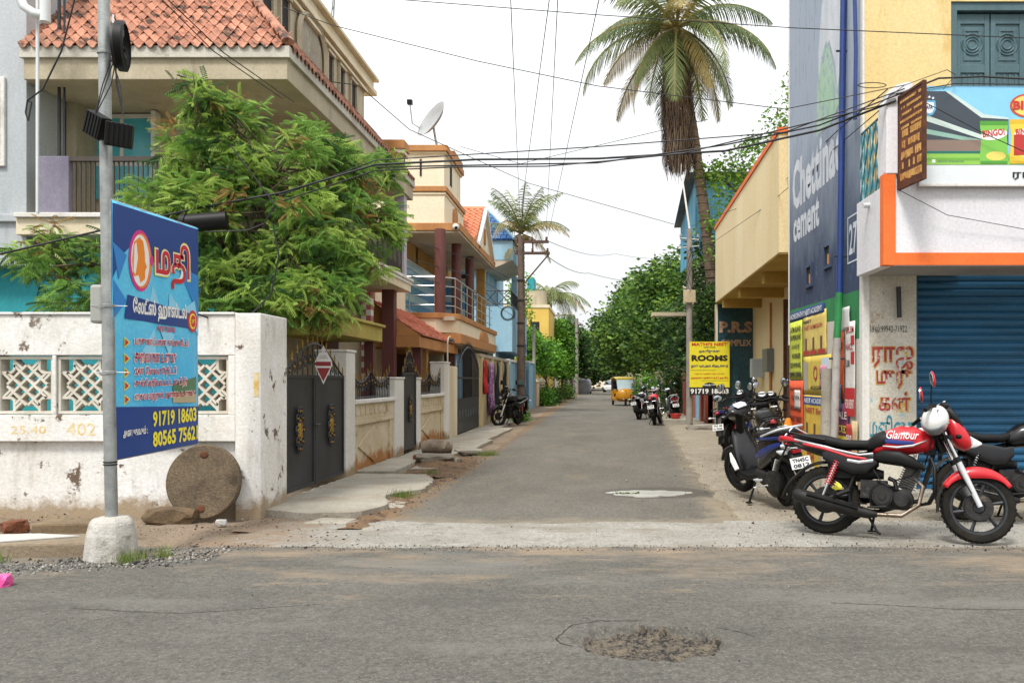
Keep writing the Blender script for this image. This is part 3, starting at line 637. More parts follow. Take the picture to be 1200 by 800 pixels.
def post(px0, px1, zt, xb=-3.85, m=WHITE, name='gate_post', label=None):
    o = box(name, m, None, xb, GX+.03, gy(px0), gy(px1), -.1, zt, bevel=.012)
    return o
def gpost(label, px0, px1, zt, xb=-3.85, m=WHITE):
    r = thing('gate_post', label, 'gate post', ((xb+GX+.03)/2, (gy(px0)+gy(px1))/2, 0)); o = box('shaft', m, None, xb, GX+.03, gy(px0), gy(px1), -.1, zt, bevel=.012); keep(o, r)
    keep(box('cap', m, None, xb-.015, GX+.045, gy(px0)-.015, gy(px1)+.015, zt, zt+.035, bevel=.008), r); return r
gpost('tall white gate post at the far side of the medallion double gate', 403.5, 414, 1.80, -3.95)
gpost('white gate post on the near side of the narrow black gate', 461, 471.5, 1.43)
gpost('white gate post on the far side of the narrow black gate', 487, 491.5, 1.43)
gpost('tall white post before the cream wall with a lamp', 519.5, 525.5, 1.80)
PANW = mat('stained_wall_panel', 'ddcfb4', .9, 'c8b795', sc=1.6, st='9b7f58', stsc=3, stlo=.56, sthi=.7, mud='a9743f', mudz=(0, .5), bump=.4, bsc=30, k=.9, world=True)
def lowwall(px0, px1, zt, label):
    y0, y1 = gy(px0)+.002, gy(px1)-.002; r = thing('boundary_wall', label, 'wall', (GX, (y0+y1)/2, 0)); x0, x1 = GX-.14, GX
    keep(box('wall_body', PANW, None, x0, x1-.03, y0, y1, -.1, zt-.03), r)
    m = MB(); m.box(x1-.03, x1, y0+.001, y0+.22, -.1, zt-.34); m.box(x1-.03, x1, y1-.22, y1-.001, -.1, zt-.34); m.box(x1-.03, x1+.012, y0, y1, zt-.34, zt-.27); m.box(x1-.03, x1+.001, y0, y1, zt-.27, zt-.03)
    keep(m.build('panel_surround', PANW, bevel=.006), r)
    keep(box('coping', WHITE, None, x0-.02, x1+.045, y0+.001, y1-.001, zt-.03, zt+.03, bevel=.01), r)
    cy, cz = (y0+y1)/2, (zt-.34)/2+.05; hy = (y1-y0)/2-.3; hz = .30
    keep(MB().prism([(cy-hy, cz), (cy, cz+hz), (cy+hy, cz), (cy, cz-hz)], 'x', x1-.028, x1-.008).build('diamond_relief', PANW, bevel=.004), r)
    m = MB(); yy = y0+.1
    while yy < y1-.3:
        m.box(x1+.002, x1+.012, yy, yy+.16, zt-.2, zt-.12); m.box(x1+.002, x1+.012, yy, yy+.05, zt-.12, zt-.07); yy += .26
    keep(m.build('fret_moulding', PANW, bevel=.003), r); return r, y0, y1
def grille(y0, y1, z0, zt, label):
    r = thing('iron_grille', label, 'grille', (GX-.07, (y0+y1)/2, z0)); mid = (y0+y1)/2
    for a, b in ((y0, mid), (mid, y1)):
        k, g_ = ironcrest(a, b, z0+.16, zt, x=GX-.07, n=7, curve='dip'); 
        for i in range(12):
            y = a+(b-a)*i/11; k.tube([(GX-.07, y, z0), (GX-.07, y, z0+.2)], .007, n=5)
        k.tube([(GX-.07, a, z0+.03), (GX-.07, b, z0+.03)], .01, n=5)
        keep(k.build('scroll_panel', BLACKM), r); keep(g_.build('spear_tips', GOLD, smooth=True), r)
_, a, b = lowwall(414, 461, 1.09, 'low cream wall with a diamond relief between the double gate and the narrow gate'); grille(a+.02, b-.02, 1.12, 1.56, 'black iron grille with gold tips on the wall before the narrow gate')
_, a, b = lowwall(491.5, 519.5, 1.09, 'low cream wall with a diamond relief beyond the narrow black gate'); grille(a+.02, b-.02, 1.12, 1.58, 'black iron grille with gold tips on the wall beyond the narrow gate')
y0, y1 = gy(471.5)+.02, gy(487)-.02
g = thing('narrow_gate', 'narrow black steel gate with one gold medallion between two white posts', 'gate', (GX, y0, 0))
leaf(g, 0, y1-y0, .14, 1.55, s=.9); k, gg = ironcrest(.02, y1-y0-.02, 1.55, 1.95, x=0, n=7); k.build('crest', BLACKM, g); gg.build('spear_tips', GOLD, g, smooth=True)
# cream wall with lamp, then the tall grey arch gate
r = thing('boundary_wall', 'narrow cream wall section with a small lamp before the tall arched gate', 'wall', (GX, gy(530), 0))
keep(box('wall_body', CREAM, None, GX-.15, GX+.01, gy(525.5)+.01, gy(535.5), -.1, 1.75, bevel=.01), r)
lp = thing('gate_lamp', 'small wall lamp on a curved stem beside the tall arched gate', 'lamp', (GX-.05, gy(527), 1.8))
m = MB(); m.tube([(0, 0, .02), (0, 0, .5), (0, .1, .62), (0, .3, .66), (0, .45, .6)], .018, n=6); m.build('stem', CREAM, lp); MB().lathe([(0, .66), (.05, .64), (.09, .56), (0, .56)], (0, .5, -.02), n=10).build('shade', BLACKM, lp)
GREYG = mat('grey_gate_paint', '5d6670', .5, '4a5058', sc=2, bump=.05)
y0, y1 = gy(535.8), gy(561)-.05
g = thing('arched_gate', 'tall grey iron double gate with an arched scroll top and spear tips', 'gate', (GX, y0, 0)); W_ = y1-y0
for a, b in ((0, W_/2-.01), (W_/2+.01, W_)):
    m = MB(); n = 9
    for i in range(n+1):
        y = a+(b-a)*i/n; t = y/W_; zt = 1.75+.55*math.sin(math.pi*t); m.tube([(0, y, .1), (0, y, zt)], .013, n=5)
    m.box(-.012, .012, a, b, .1, .9); m.box(-.018, .018, a, b, .08, .13); m.box(-.018, .018, a, b, .9, .95); m.box(-.018, .018, a, b, 1.45, 1.5)
    m.tube([(0, a+(b-a)*i/10, 1.75+.55*math.sin(math.pi*(a+(b-a)*i/10)/W_)) for i in range(11)], .022, n=6)
    f = m.build('gate_leaf', BLACKM, g); m2 = MB()
    for i in range(4): y = a+(b-a)*(i+.5)/4; m2.obox((.02, y, .55), (.01, .13, .2), (0, 0, 0)); 
    m2.build('panel_plate', GREYG, f)
    gg = MB()
    for i in range(10): y = a+(b-a)*(i+.5)/10; gg.lathe([(0, 0), (.016, .03), (0, .16)], (0, y, 1.77+.55*math.sin(math.pi*y/W_)), n=6)
    gg.build('spear_tips', BLACKM, f)
# cream wall where clothes hang
y0, y1 = gy(561), 33.0
r = thing('boundary_wall', 'tall faded cream wall with clothes hung on it', 'wall', (GX, 29, 0))
YW = mat('faded_yellow_wall', 'd9c79d', .9, 'c3b087', sc=1, st='7d7160', stsc=2, stlo=.58, sthi=.72, bump=.2, streak=4, k=.9, world=True)
keep(box('wall_body', YW, None, GX-.18, GX, y0, y1, -.1, 2.1), r); keep(box('coping', BEIGE, None, GX-.22, GX+.06, y0, y1, 2.1, 2.2, bevel=.01), r)
m = MB(); [m.box(GX, GX+.06, y, y+.5, -.1, 2.098) for y in (25.2, 27.6, 30.1, 32.4)]; keep(m.build('pilaster', YW), r)
def cloth(name, m, y, w, z1, z0, label, cat='cloth', seed=0):
    xs = []; rows = 14; cols = 16; V = []; F = []
    for i in range(rows+1):
        for j in range(cols+1):
            u = j/cols; v = i/rows; ww = w*(.55+.45*math.sin(v*2.2+.4))
            V.append((GX+.09+.05*math.sin(u*19+seed)*(.3+v)+.02*math.sin(v*9), y+(u-.5)*ww+.05*math.sin(v*5+seed), z1+(z0-z1)*v-(.12*abs(u-.5))))
    for i in range(rows):
        for j in range(cols): a = i*(cols+1)+j; F.append((a, a+1, a+cols+2, a+cols+1))
    mb = MB().add(V, F); o = mb.build(name, m, smooth=True); sd = o.modifiers.new('thick', 'SOLIDIFY'); sd.thickness = .012
    return tag(o, label, cat)
REDC = mat('red_cloth', 'c22a24', .9, '9d1d1d', sc=6, bump=.2); PURC = mat('purple_print_cloth', '6a2f74', .9, 'a874ad', sc=9, st='e3c9e0', stsc=11, stlo=.55, sthi=.6, bump=.2)
cloth('red_cloth', REDC, 25.7, .7, 2.05, 1.05, 'bright red cloth hanging on the cream wall'); cloth('purple_cloth', PURC, 27.1, .9, 2.0, .35, 'purple patterned cloth hanging on the cream wall', seed=2)
cloth('dark_cloth', solid('dark_cloth', '2a2830', .9), 28.9, .5, 2.05, .6, 'narrow dark cloth hanging beyond the purple cloth', seed=4)
cloth('dark_cloth', solid('dark_cloth', '2a2830', .9), 31.2, .5, 2.1, .8, 'dark cloth hanging at the far end of the cream wall', seed=5)
# further walls and gates
LBLUE = mat('light_blue_paint', '9fc4d6', .8, '86afc4', sc=.9, st='6d94a8', stsc=1.6, stlo=.58, sthi=.75, bump=.1, streak=3, k=.9, world=True)
def fwall(label, y0, y1, z, m, x=GX, cap=None, cat='wall', name='boundary_wall'):
    r = thing(name, label, cat, (x, (y0+y1)/2, 0)); keep(box('wall_body', m, None, x-.18, x, y0, y1, -.1, z, bevel=.01), r)
    keep(box('coping', cap or m, None, x-.22, x+.05, y0, y1, z+.002, z+.09, bevel=.01), r); n = max(1, int((y1-y0)/3)); mm = MB()
    for i in range(n+1): y = y0+(y1-y0-.4)*i/n; mm.box(x-.002, x+.07, y, y+.4, -.1, z)
    keep(mm.build('pilaster', m), r); return r
fwall('light blue wall behind the parked black motorcycle', 33.1, 40, 2.15, LBLUE, cap=WHITE)
bg = thing('blue_gate', 'blue sheet gate in the light blue wall', 'gate', (GX+.02, 41, 0)); m = MB(); BLG = solid('blue_gate_paint', '3f6f92', .5)
for i in range(14): m.tube([(0, -.9+i*.14, .1), (0, -.9+i*.14, 2.0)], .02, n=5)
m.box(-.02, .02, -1, 1, .1, .2); m.box(-.02, .02, -1, 1, 1.9, 2.0); m.box(-.01, .005, -1, 1, .2, 1.1); m.build('gate_leaf', BLG, bg)
fwall('light blue wall beyond the blue gate', 42.1, 46, 2.3, LBLUE, cap=WHITE)
ORG = solid('orange_gate_paint', 'c9623c', .7)
fwall('pink and orange striped wall', 46.5, 56, 1.35, ORG, cap=CREAM)
m = MB(); r = thing('wall_columns', 'pale round-topped columns on the orange wall', 'columns', (GX, 50, 0))
for y in (47, 49.4, 51.8, 54.2): m.lathe([(.2, 0), (.2, 1.3), (.26, 1.34), (.2, 1.45), (.08, 1.55), (0, 1.57)], (GX+.02, y, 0), n=10)
keep(m.build('column_shaft', CREAM, smooth=True), r)
fwall('white wall with a domed top between orange wall and bushes', 57, 70, 2.2, WHITE); 
dm = MB().sphere((GX-.1, 62, 2.2), 1.0, 16, 8, sc=(.3, 1.4, .7)).build('dome_ornament', WHITE, smooth=True); tag(dm, 'rounded white ornament on top of the white wall', 'ornament')
fwall('long pale yellow wall far down the left side', 71, 100, 2.1, YW); fwall('grey wall at the far left end of the street', 101, 150, 2.2, BEIGE)

# ================================================================ LEFT GREY HOUSE at the frame edge
GREYP = mat('pale_grey_plaster', 'c3c7c9', .85, 'adb3b6', sc=.8, st='8d9396', stsc=1.5, stlo=.6, sthi=.8, bump=.12, streak=4, k=.9, world=True)
h0 = thing('grey_house', 'pale grey house with a jutting upper floor at the left edge', 'house', (-9, 12, 0))
keep(box('upper_wall', GREYP, None, -15, -7.46, 11.1, 18, 2.9, 12), h0)
keep(box('lower_wall', TURQ, None, -15, -7.9, 12.0, 18, -.1, 2.896), h0)
keep(box('floor_band', GREYP, None, -15, -7.42, 11.05, 11.2, 3.46, 3.56, bevel=.01), h0)
w = box('window', WHITE, None, -8.5, -7.72, 11.06, 11.1, 4.18, 5.34, bevel=.01); keep(w, h0)
wp = box('pane', solid('grey_glass', '70787c', .1, spec=.8), None, -8.44, -7.78, 11.05, 11.058, 4.24, 5.28); wp.parent = w
for i, z in enumerate((4.6, 4.95)): bb = box('bar', WHITE, None, -8.44, -7.78, 11.04, 11.048, z, z+.02); bb.parent = w
# turquoise inner house wall behind the compound wall
tw = thing('turquoise_wall', 'turquoise ground floor wall behind the white compound wall', 'wall', (-6, 11.1, 0))
keep(box('wall_body', TURQ, None, -10, -5.02, 11.35, 11.5, -.1, 3.1), tw)
m = MB(); 
for dz, r_ in ((0, .02), (.07, .014)): m.tube([(-7.16+dz, 11.3, 6.5), (-7.16+dz, 11.3, 2.3+dz), (-7.1+dz, 11.3, 2.22+dz), (-5.6, 11.3, 2.22+dz)], r_, n=8)
tag(m.build('dark_pipes', BLACKM, smooth=True), 'dark drain pipes running down and along the turquoise wall', 'pipe')
PVC = solid('white_pvc', 'd5d8d8', .4)
m = MB(); m.tube([at(15, -20, 10.6), at(28, 8, 10.6), at(40, 16, 10.6), at(52, 18, 10.6)], .055, n=12); m.tube([at(53, -20, 10.6), at(53, 26, 10.6)], .06, n=12); m.tube([at(44, -20, 10.7), at(44, 250, 10.7)], .02, n=8)
tag(m.build('waste_pipe', PVC, smooth=True), 'white plastic waste pipe between the grey house and the tiled roof', 'pipe')

# ================================================================ HOUSE A: tiled balcony roof
A = thing('tiled_roof_house', 'beige two storey house with a scalloped terracotta roof over its balcony, behind the neem tree', 'house', (-5, 15, 0))
AX0, AX1, AXW = -7.43, -4.03, -5.0; AZ0, AZ1 = 11.0, 18.1
def part(n, m, par, mb, bevel=0, smooth=False):
    o = mb.build(n, m, bevel=bevel, smooth=smooth); 
    return keep(o, par)
def sub(n, m, par, mb, bevel=0, smooth=False):
    o = mb.build(n, m, bevel=bevel, smooth=smooth); o.parent = par; o.matrix_parent_inverse = (par.matrix_parent_inverse.copy() if par.type != 'EMPTY' else par.matrix_basis.inverted())
    if par.parent: o.matrix_parent_inverse = Matrix()
    return o
# walls (with a recessed balcony bay at the front)
m = MB(); m.box(-7.44, AXW, 12.4, AZ1, -.1, 3.3); m.box(-7.44, -7.40, 12.4, AZ1, 3.3, 5.28); m.box(-6.4, AXW, 12.4, AZ1, 3.3, 5.28); m.box(-7.40, -6.4, 12.4, AZ1, 3.3, 4.55); m.box(-7.40, -6.4, 13, AZ1, 4.55, 5.28)
m.box(-7.44, AXW-.002, 12.402, AZ1, 5.7, 8.0)
part('wall', BEIGE, A, m)
m = MB(); m.box(-7.44, -7.30, 11.9, 12.398, 3.5, 5.28); part('side_wall', BEIGE, A, m)
# balcony window
w = part('window', solid('white_window_frame', 'd9d7d0', .5), A, MB().box(-7.4, -6.38, 12.36, 12.4, 4.5, 4.56).box(-7.4, -6.38, 12.36, 12.4, 5.2, 5.26).box(-7.4, -7.34, 12.36, 12.4, 4.56, 5.2).box(-6.44, -6.38, 12.36, 12.4, 4.56, 5.2).box(-6.95, -6.9, 12.355, 12.398, 4.56, 5.2))
part('window_pane', solid('turquoise_glass', '4fb3c0', .2, spec=.6), A, MB().box(-7.34, -6.44, 12.38, 12.39, 4.56, 5.2))
w2 = part('window', MATS['white_window_frame'], A, MB().box(-6.42, -6.36, 12.2, 12.36, 3.5, 5.26)); 
part('window_pane', MATS['turquoise_glass'], A, MB().box(-7.3, -6.44, 12.33, 12.35, 4.02, 4.5))
# slabs
part('balcony_slab', CREAM, A, MB().box(AX0-.1, AX1, AZ0, 12.398, 3.28, 3.5).box(AXW+.002, AX1, 12.4, AZ1+.1, 3.28, 3.5), bevel=.01)
part('balcony_cornice', WHITE, A, MB().box(AX0-.1, AX1+.05, AZ0-.05, AZ0+.06, 3.5, 3.56).box(AX1-.06, AX1+.05, AZ0+.06, AZ1+.14, 3.5, 3.56).box(AX1-.08, AX1+.025, AZ0+.062, AZ1+.12, 3.43, 3.498), bevel=.008)
part('roof_slab', BEIGE, A, MB().box(AX0, AX1, AZ0, AZ1+.3, 5.28, 5.56), bevel=.008)
part('fascia', mat('pale_fascia', 'cfcabd', .85, 'b3ad9f', sc=1.5, st='7b756a', stsc=2.5, stlo=.58, sthi=.72, bump=.15, k=.92), A, MB().box(AX0-.03, AX1+.04, AZ0-.04, AZ0+.2, 5.56, 5.70).box(AX1-.2, AX1+.04, AZ0+.2, AZ1+.32, 5.56, 5.70).box(AX0-.032, AX1+.045, AZ0-.045, AZ0+.2, 5.552, 5.575).box(AX1-.2, AX1+.045, AZ0+.2, AZ1+.33, 5.552, 5.575))
# balcony parapet, railing
part('parapet_panel', mat('lilac_grey_plaster', '8d8796', .9, '787284', sc=2, st='a59fa8', stsc=3, bump=.2, k=.9), A, MB().box(-7.28, -6.86, AZ0+.02, AZ0+.12, 3.56, 4.30), bevel=.01)
m = MB(); m.box(-6.86, AX1, AZ0+.03, AZ0+.10, 4.24, 4.30)
for i in range(44): x = -6.8+i*.062; m.box(x, x+.016, AZ0+.05, AZ0+.07, 3.56, 4.24)
part('railing', mat('dark_brown_rail', '4a3f38', .6, '3a322c', sc=3), A, m)
m = MB(); m.box(AX1-.10, AX1-.03, 12, AZ1-.4, 4.22, 4.28)
for i in range(60):
    y = 12+i*.095; m.box(AX1-.08, AX1-.06, y, y+.03, 3.56, 4.22)
    if i % 4 == 0: m.obox((AX1-.07, y+.1, 3.9), (.02, .2, .28), (R(30), 0, 0))
part('railing', MATS['dark_brown_rail'], A, m)
LILC = mat('lilac_white_column', 'bcb6bd', .8, 'a39da8', sc=2, bump=.1)
part('balcony_column', LILC, A, MB().box(AX1-.28, AX1-.04, AZ1-.34, AZ1-.1, 3.56, 5.28), bevel=.01)
# porch columns with pink and white checks
CHK = solid('pink_check_tile', 'a8605e', .5); CHW = solid('white_check_tile', 'd8d0cc', .5)
m = MB(); cx, cy = -4.44, 16.2
for i in range(28):
    for j in range(2): 
        z = .0+i*.11; m.box(cx-.09+j*.09, cx+j*.09, cy-.002, cy+.2, z, z+.11, (i+j) % 2)
part('porch_column', [CHK, CHW], A, m)
part('porch_column', MAROON, A, MB().box(-4.5, -4.25, 17.6, 17.85, -.1, 3.28))
part('porch_door', mat('dark_wood_door', '4b2f22', .6, '38241b', sc=4), A, MB().box(-4.99, -4.96, 15.2, 16.2, .1, 2.2))
# upper storey openings on the lane side
for y0, y1, z0, z1 in ((12.55, 12.95, 6.85, 7.45), (13.3, 13.65, 6.85, 7.45), (15.6, 15.9, 6.85, 7.4), (16.3, 16.6, 6.85, 7.4), (17.05, 17.4, 6.8, 7.4)):
    f = part('window', BEIGE, A, MB().box(AXW, AXW+.05, y0-.05, y1+.05, z0-.06, z0).box(AXW, AXW+.07, y0-.06, y1+.06, z1, z1+.06).box(AXW, AXW+.05, y0-.05, y0, z0, z1).box(AXW, AXW+.05, y1, y1+.05, z0, z1), bevel=.004)
    part('window_recess', DARK, A, MB().box(AXW-.01, AXW+.012, y0, y1, z0, z1))
pts = [(14.1, 6.7), (15.3, 6.7)]+[(14.7+.6*math.cos(a), 7.15+.42*math.sin(a)) for a in [math.pi*j/14 for j in range(15)]]
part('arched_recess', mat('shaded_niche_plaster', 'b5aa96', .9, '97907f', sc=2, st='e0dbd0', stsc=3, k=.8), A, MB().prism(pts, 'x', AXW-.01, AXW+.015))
arc = [(AXW+.05, 14.7+.68*math.cos(a), 7.15+.5*math.sin(a)) for a in [math.pi*j/16 for j in range(17)]]
part('arch_moulding', BEIGE, A, MB().tube([(AXW+.05, 15.38, 6.7)]+arc+[(AXW+.05, 14.02, 6.7)], .06, n=4))
part('upper_parapet', CREAM, A, MB().box(-8, AXW+.12, 12.3, AZ1+.6, 7.62, 7.72).box(-8, AXW+.06, 12.36, AZ1+.55, 7.722, 7.93).box(-8, AXW+.16, 12.26, AZ1+.64, 7.932, 8.0), bevel=.008)
part('string_course', CREAM, A, MB().box(AXW, AXW+.08, 12.42, AZ1, 7.5, 7.56).box(AXW, AXW+.06, 12.42, AZ1, 6.72, 6.78), bevel=.005)
# roof: slabs of the hip and scalloped tiles as single pieces
roof = part('roof', BEIGE, A, MB().add([(AX0, 11, 5.69), (AX1, 11, 5.69), (AXW, 12.2, 6.84), (AX0, 12.2, 6.84), (AX1, AZ1+.3, 5.69), (AXW, AZ1+.3, 6.84)], [(0, 1, 2, 3), (1, 4, 5, 2)]))
def tilemesh(w, l, nm, m):
    V = []; F = []; nx = 6
    for k_, lift in ((0, 0), (1, -.014)):
        for i in range(4):
            for j in range(nx+1):
                u = j/nx; v = i/3; edge_ = (math.sin(math.pi*u)**.7)*.055*(1-v)**3      # rounded lower lip
                V.append(((u-.5)*w*1.03, v*l*1.25-edge_, .028*math.cos(2*math.pi*(u-.5))*-1*(1-.3*v)+.022*(1-v)+lift))
    n = (nx+1)
    for i in range(3):
        for j in range(nx): a = i*n+j; F.append((a, a+1, a+n+1, a+n))
    for j in range(nx): F.append((j, 4*n+j, 4*n+j+1, j+1))
    for i in range(3): a = i*n; F.append((a, a+n, 4*n+a+n, 4*n+a)); a += nx; F.append((a, 4*n+a, 4*n+a+n, a+n))
    me = bpy.data.meshes.new(nm); me.from_pydata(V, [], F); me.materials.append(m); me.polygons.foreach_set('use_smooth', [True]*len(F)); me.set_sharp_from_angle(angle=.9); return me
tm = tilemesh(.148, .178, 'roof_tile', TERRA)
sl = math.atan2(1.15, 1.2); L_ = math.hypot(1.15, 1.2); nrow = 9; 
ap = Matrix()
cnt = 0
for r_ in range(nrow):
    d = r_*.178; y = 11.0+math.cos(sl)*d-.03; z = 5.70+math.sin(sl)*d
    xmax = AX1+.02-(AX1-AXW)*(d/L_)
    x = AX0+.04+(r_ % 2)*.0
    while x < xmax:
        o = bpy.data.objects.new('roof_tile', tm); COL.objects.link(o); o.parent = roof
        o.matrix_parent_inverse = Matrix(); 
        Mw = Matrix.Translation((x, y, z+.006)) @ Euler((sl+random.uniform(-.03, .03), random.uniform(-.03, .03), random.uniform(-.02, .02))).to_matrix().to_4x4()
        o.matrix_basis = A.matrix_basis.inverted() @ Mw if False else Mw
        o.parent = roof; o.matrix_parent_inverse = (A.matrix_basis @ roof.matrix_parent_inverse @ roof.matrix_basis).inverted(); x += .148; cnt += 1
# hip cap tiles and the lane-side slope (joined: seen edge-on)
def scatter_tiles(name, spots, me, m, parent, kind=True):
    tv = np.array([v.co[:] for v in me.vertices]); tf = np.array([p.vertices[:] for p in me.polygons])
    Rm = np.array([np.array(s[1])[:3, :3] for s in spots]); T = np.array([s[0] for s in spots]); o = scatter(name, tv, tf, Rm, T, m)
    o.data.polygons.foreach_set('use_smooth', [True]*len(o.data.polygons))
    keep(o, parent); 
    if kind: o['kind'] = 'stuff'
    return o
spots = []
sl2 = math.atan2(1.15, .97); L2 = math.hypot(1.15, .97)
for r_ in range(8):
    d = r_*.178
    for i in range(49):
        y = 11.1+i*.148; 
        if y < 11+1.2*d/L2: continue
        mt = Matrix.Rotation(math.pi/2, 3, 'Z') @ Matrix.Rotation(sl2, 3, 'X')
        spots.append(((AX1+.03-math.cos(sl2)*d, y, 5.705+math.sin(sl2)*d), mt))
scatter_tiles('lane_side_tiles', spots, tm, TERRA, A)
capm = MB()
for i in range(9):
    t = i/9; p = Vector((AX1+.02, 10.98, 5.74)).lerp(Vector((AXW, 12.2, 6.9)), t); q = Vector((AX1+.02, 10.98, 5.74)).lerp(Vector((AXW, 12.2, 6.9)), t+.13)
    capm.tube([p+Vector((0, 0, .02)), q+Vector((0, 0, .05))], [.085, .065], n=10, flat=.6)
part('hip_tiles', TERRA, A, capm, smooth=True)
# roof mast and pipe
m = MB(); p0 = at(383, 100, 16); p1 = at(392, -10, 16)
for dx, dy in ((-.05, 0), (.05, 0), (0, .08)): m.tube([p0+Vector((dx, dy, 0)), p1+Vector((dx*.3, dy*.3, 0))], .012, n=5)
for i in range(9): t = i/9; m.tube([p0.lerp(p1, t)+Vector((-.05*(1-.7*t), 0, 0)), p0.lerp(p1, t+.1)+Vector((.05*(1-.7*t), 0, 0))], .008, n=4)
tag(m.build('antenna_mast', STEEL), 'thin lattice antenna mast on the beige house parapet', 'mast')
m = MB(); m.tube([at(394, 60, 16.5), at(394, 40, 16.5)], .03, n=6); m.tube([at(388, 41, 16.5), at(399, 41, 16.5)], .025, n=6)
tag(m.build('vent_pipe', STEEL), 'short T shaped pipe beside the antenna mast', 'pipe')
# olive-yellow porch canopy over the double gate
cp = thing('porch_canopy', 'flat olive yellow concrete canopy above the black double gate', 'canopy', (-5, 14, 2.2))
OLV = mat('olive_yellow_paint', 'b3a24f', .8, '958640', sc=1.5, st='5f5a34', stsc=2, stlo=.6, sthi=.75, bump=.1)
keep(box('slab', OLV, None, -6.6, -3.95, 13.1, 15.5, 2.10, 2.36, bevel=.01), cp); keep(box('top_edge', OLV, None, -6.6, -3.9, 13.06, 15.54, 2.362, 2.41, bevel=.008), cp)
m = MB(); [m.box(x, x+.16, 15.2, 15.36, -.1, 2.1) for x in (-4.2, -5.2)]; keep(m.build('support', MAROON), cp)
# brown entrance wall behind the small gate
bw = thing('entrance_wall', 'ochre brown entrance wall with round arched opening behind the narrow gate', 'wall', (-4.6, 19.4, 0))
keep(MB().box(-6, -3.9, 19.2, 19.4, -.1, 2.3).build('wall_body', mat('ochre_wall', 'b98d50', .9, '9f763f', sc=1.2, k=.8)), bw)
keep(MB().box(-4.75, -4.3, 19.17, 19.2, .1, 2.0).build('door', MATS['dark_wood_door']), bw)
pb = thing('potted_plant', 'small green potted plant behind the wall beyond the narrow gate', 'plant', (-4.05, 17.9, 1.0))
MB().lathe([(.1, 0), (.14, .22), (.13, .22), (0, .2)], n=12).build('pot', TERRA2, pb, smooth=True)
PL = leafmat('plant_leaf', '6fae3f', '4f8f33', k=.8); k = 40; T = np.zeros((k, 3)); T[:, 2] = .22; Rm = rots(k, .1, .95)*.34
scatter('foliage', leaf4, leaff, Rm, T, PL, parent=pb)
# ================================================================ HOUSE B: cream and brown, maroon columns
B = thing('cream_brown_house', 'cream two storey house with ochre brown bands and maroon columns on its balcony', 'house', (-6, 26, 0))
CRB = mat('warm_cream_paint', 'f2e7cf', .85, 'eadbbd', sc=1, st='b9a47c', stsc=1.3, stlo=.62, sthi=.85, bump=.06, streak=4, k=.93, world=True)
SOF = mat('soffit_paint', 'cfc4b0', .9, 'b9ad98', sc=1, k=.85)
part('wall', CRB, B, MB().box(-12, -5.4, 21.5, 31, -.1, 5.3))
part('wall', mat('ochre_inner_wall', 'c09a58', .9, 'a98547', sc=1, k=.8), B, MB().box(-5.398, -5.36, 21.5, 31, 3.2, 5.3))
# lower awning with ribbed red tiles beside house A
aw = part('awning', TERRA2, B, MB().add([(-6.8, 18.6, 3.3), (-4.15, 18.6, 3.3), (-3.72, 21.4, 2.32), (-6.8, 21.4, 2.32)][::-1], [(0, 1, 2, 3)]).box(-4.9, -4.88, 18.6, 21.4, 2.2, 2.3))
m = thing('tiled_awning', 'small sloping porch roof of ribbed red clay tiles between the beige and the cream house', 'awning', (-5, 19, 2.4))
bpy.data.objects.remove(aw)
# awning: slope rising away from the lane (to -X), its lower edge along X=-3.75
z0_, z1_, x0_, x1_ = 2.36, 3.12, -3.72, -4.9
n = 7; yA, yB = 17.9, 22.6
for i in range(n):
    for j in range(5):
        ya = yA+(yB-yA)*i/n; yb = yA+(yB-yA)*(i+1)/n-.03; t0, t1 = j/5, (j+1)/5+.02
        xa, xb_ = x0_+(x1_-x0_)*t0, x0_+(x1_-x0_)*t1; za, zb = z0_+(z1_-z0_)*t0+.03, z0_+(z1_-z0_)*t1-.0
        q = MB(); q.add([(xa, ya, za), (xa, yb, za), (xb_, yb, zb), (xb_, ya, zb), (xa, ya, za-.04), (xa, yb, za-.04), (xb_, yb, zb-.03), (xb_, ya, zb-.03)], [(0,1,2,3), (4,7,6,5), (0,4,5,1), (1,5,6,2), (2,6,7,3), (3,7,4,0)])
        q.tube([(xa, (ya+yb)/2, za+.008), (xb_, (ya+yb)/2, zb+.008)], .035, n=6); keep(q.build('tile', TERRA2), m)
keep(box('beam', TRIM, None, -5.0, -3.76, yA-.1, yB, 2.1, 2.33, bevel=.008), m)
m2 = MB(); m2.add([(-3.74, yA-.03, 2.34), (-4.9, yA-.03, 2.34), (-4.9, yA-.03, 3.1)], [(0, 1, 2)]); m2.add([(-3.74, yA, 2.34), (-4.9, yA, 2.34), (-4.9, yA, 3.1)], [(2, 1, 0)])
keep(m2.build('gable_end', TRIM), m); m2 = MB(); [m2.box(-3.98, -3.8, y, y+.18, -.1, 2.1) for y in (18.1, 22.3)]; keep(m2.build('support', MAROON), m)
part('porch_canopy', TRIM, B, MB().box(-7, -3.58, 22.0, 29.5, 2.36, 2.62), bevel=.01)
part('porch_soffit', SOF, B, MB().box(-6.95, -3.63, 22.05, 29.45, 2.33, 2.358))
for y in (22.4, 25.5, 29): part('porch_column', MAROON, B, MB().lathe([(.14, -.1), (.14, 2.33)], (-3.95, y, 0), n=16), smooth=True)
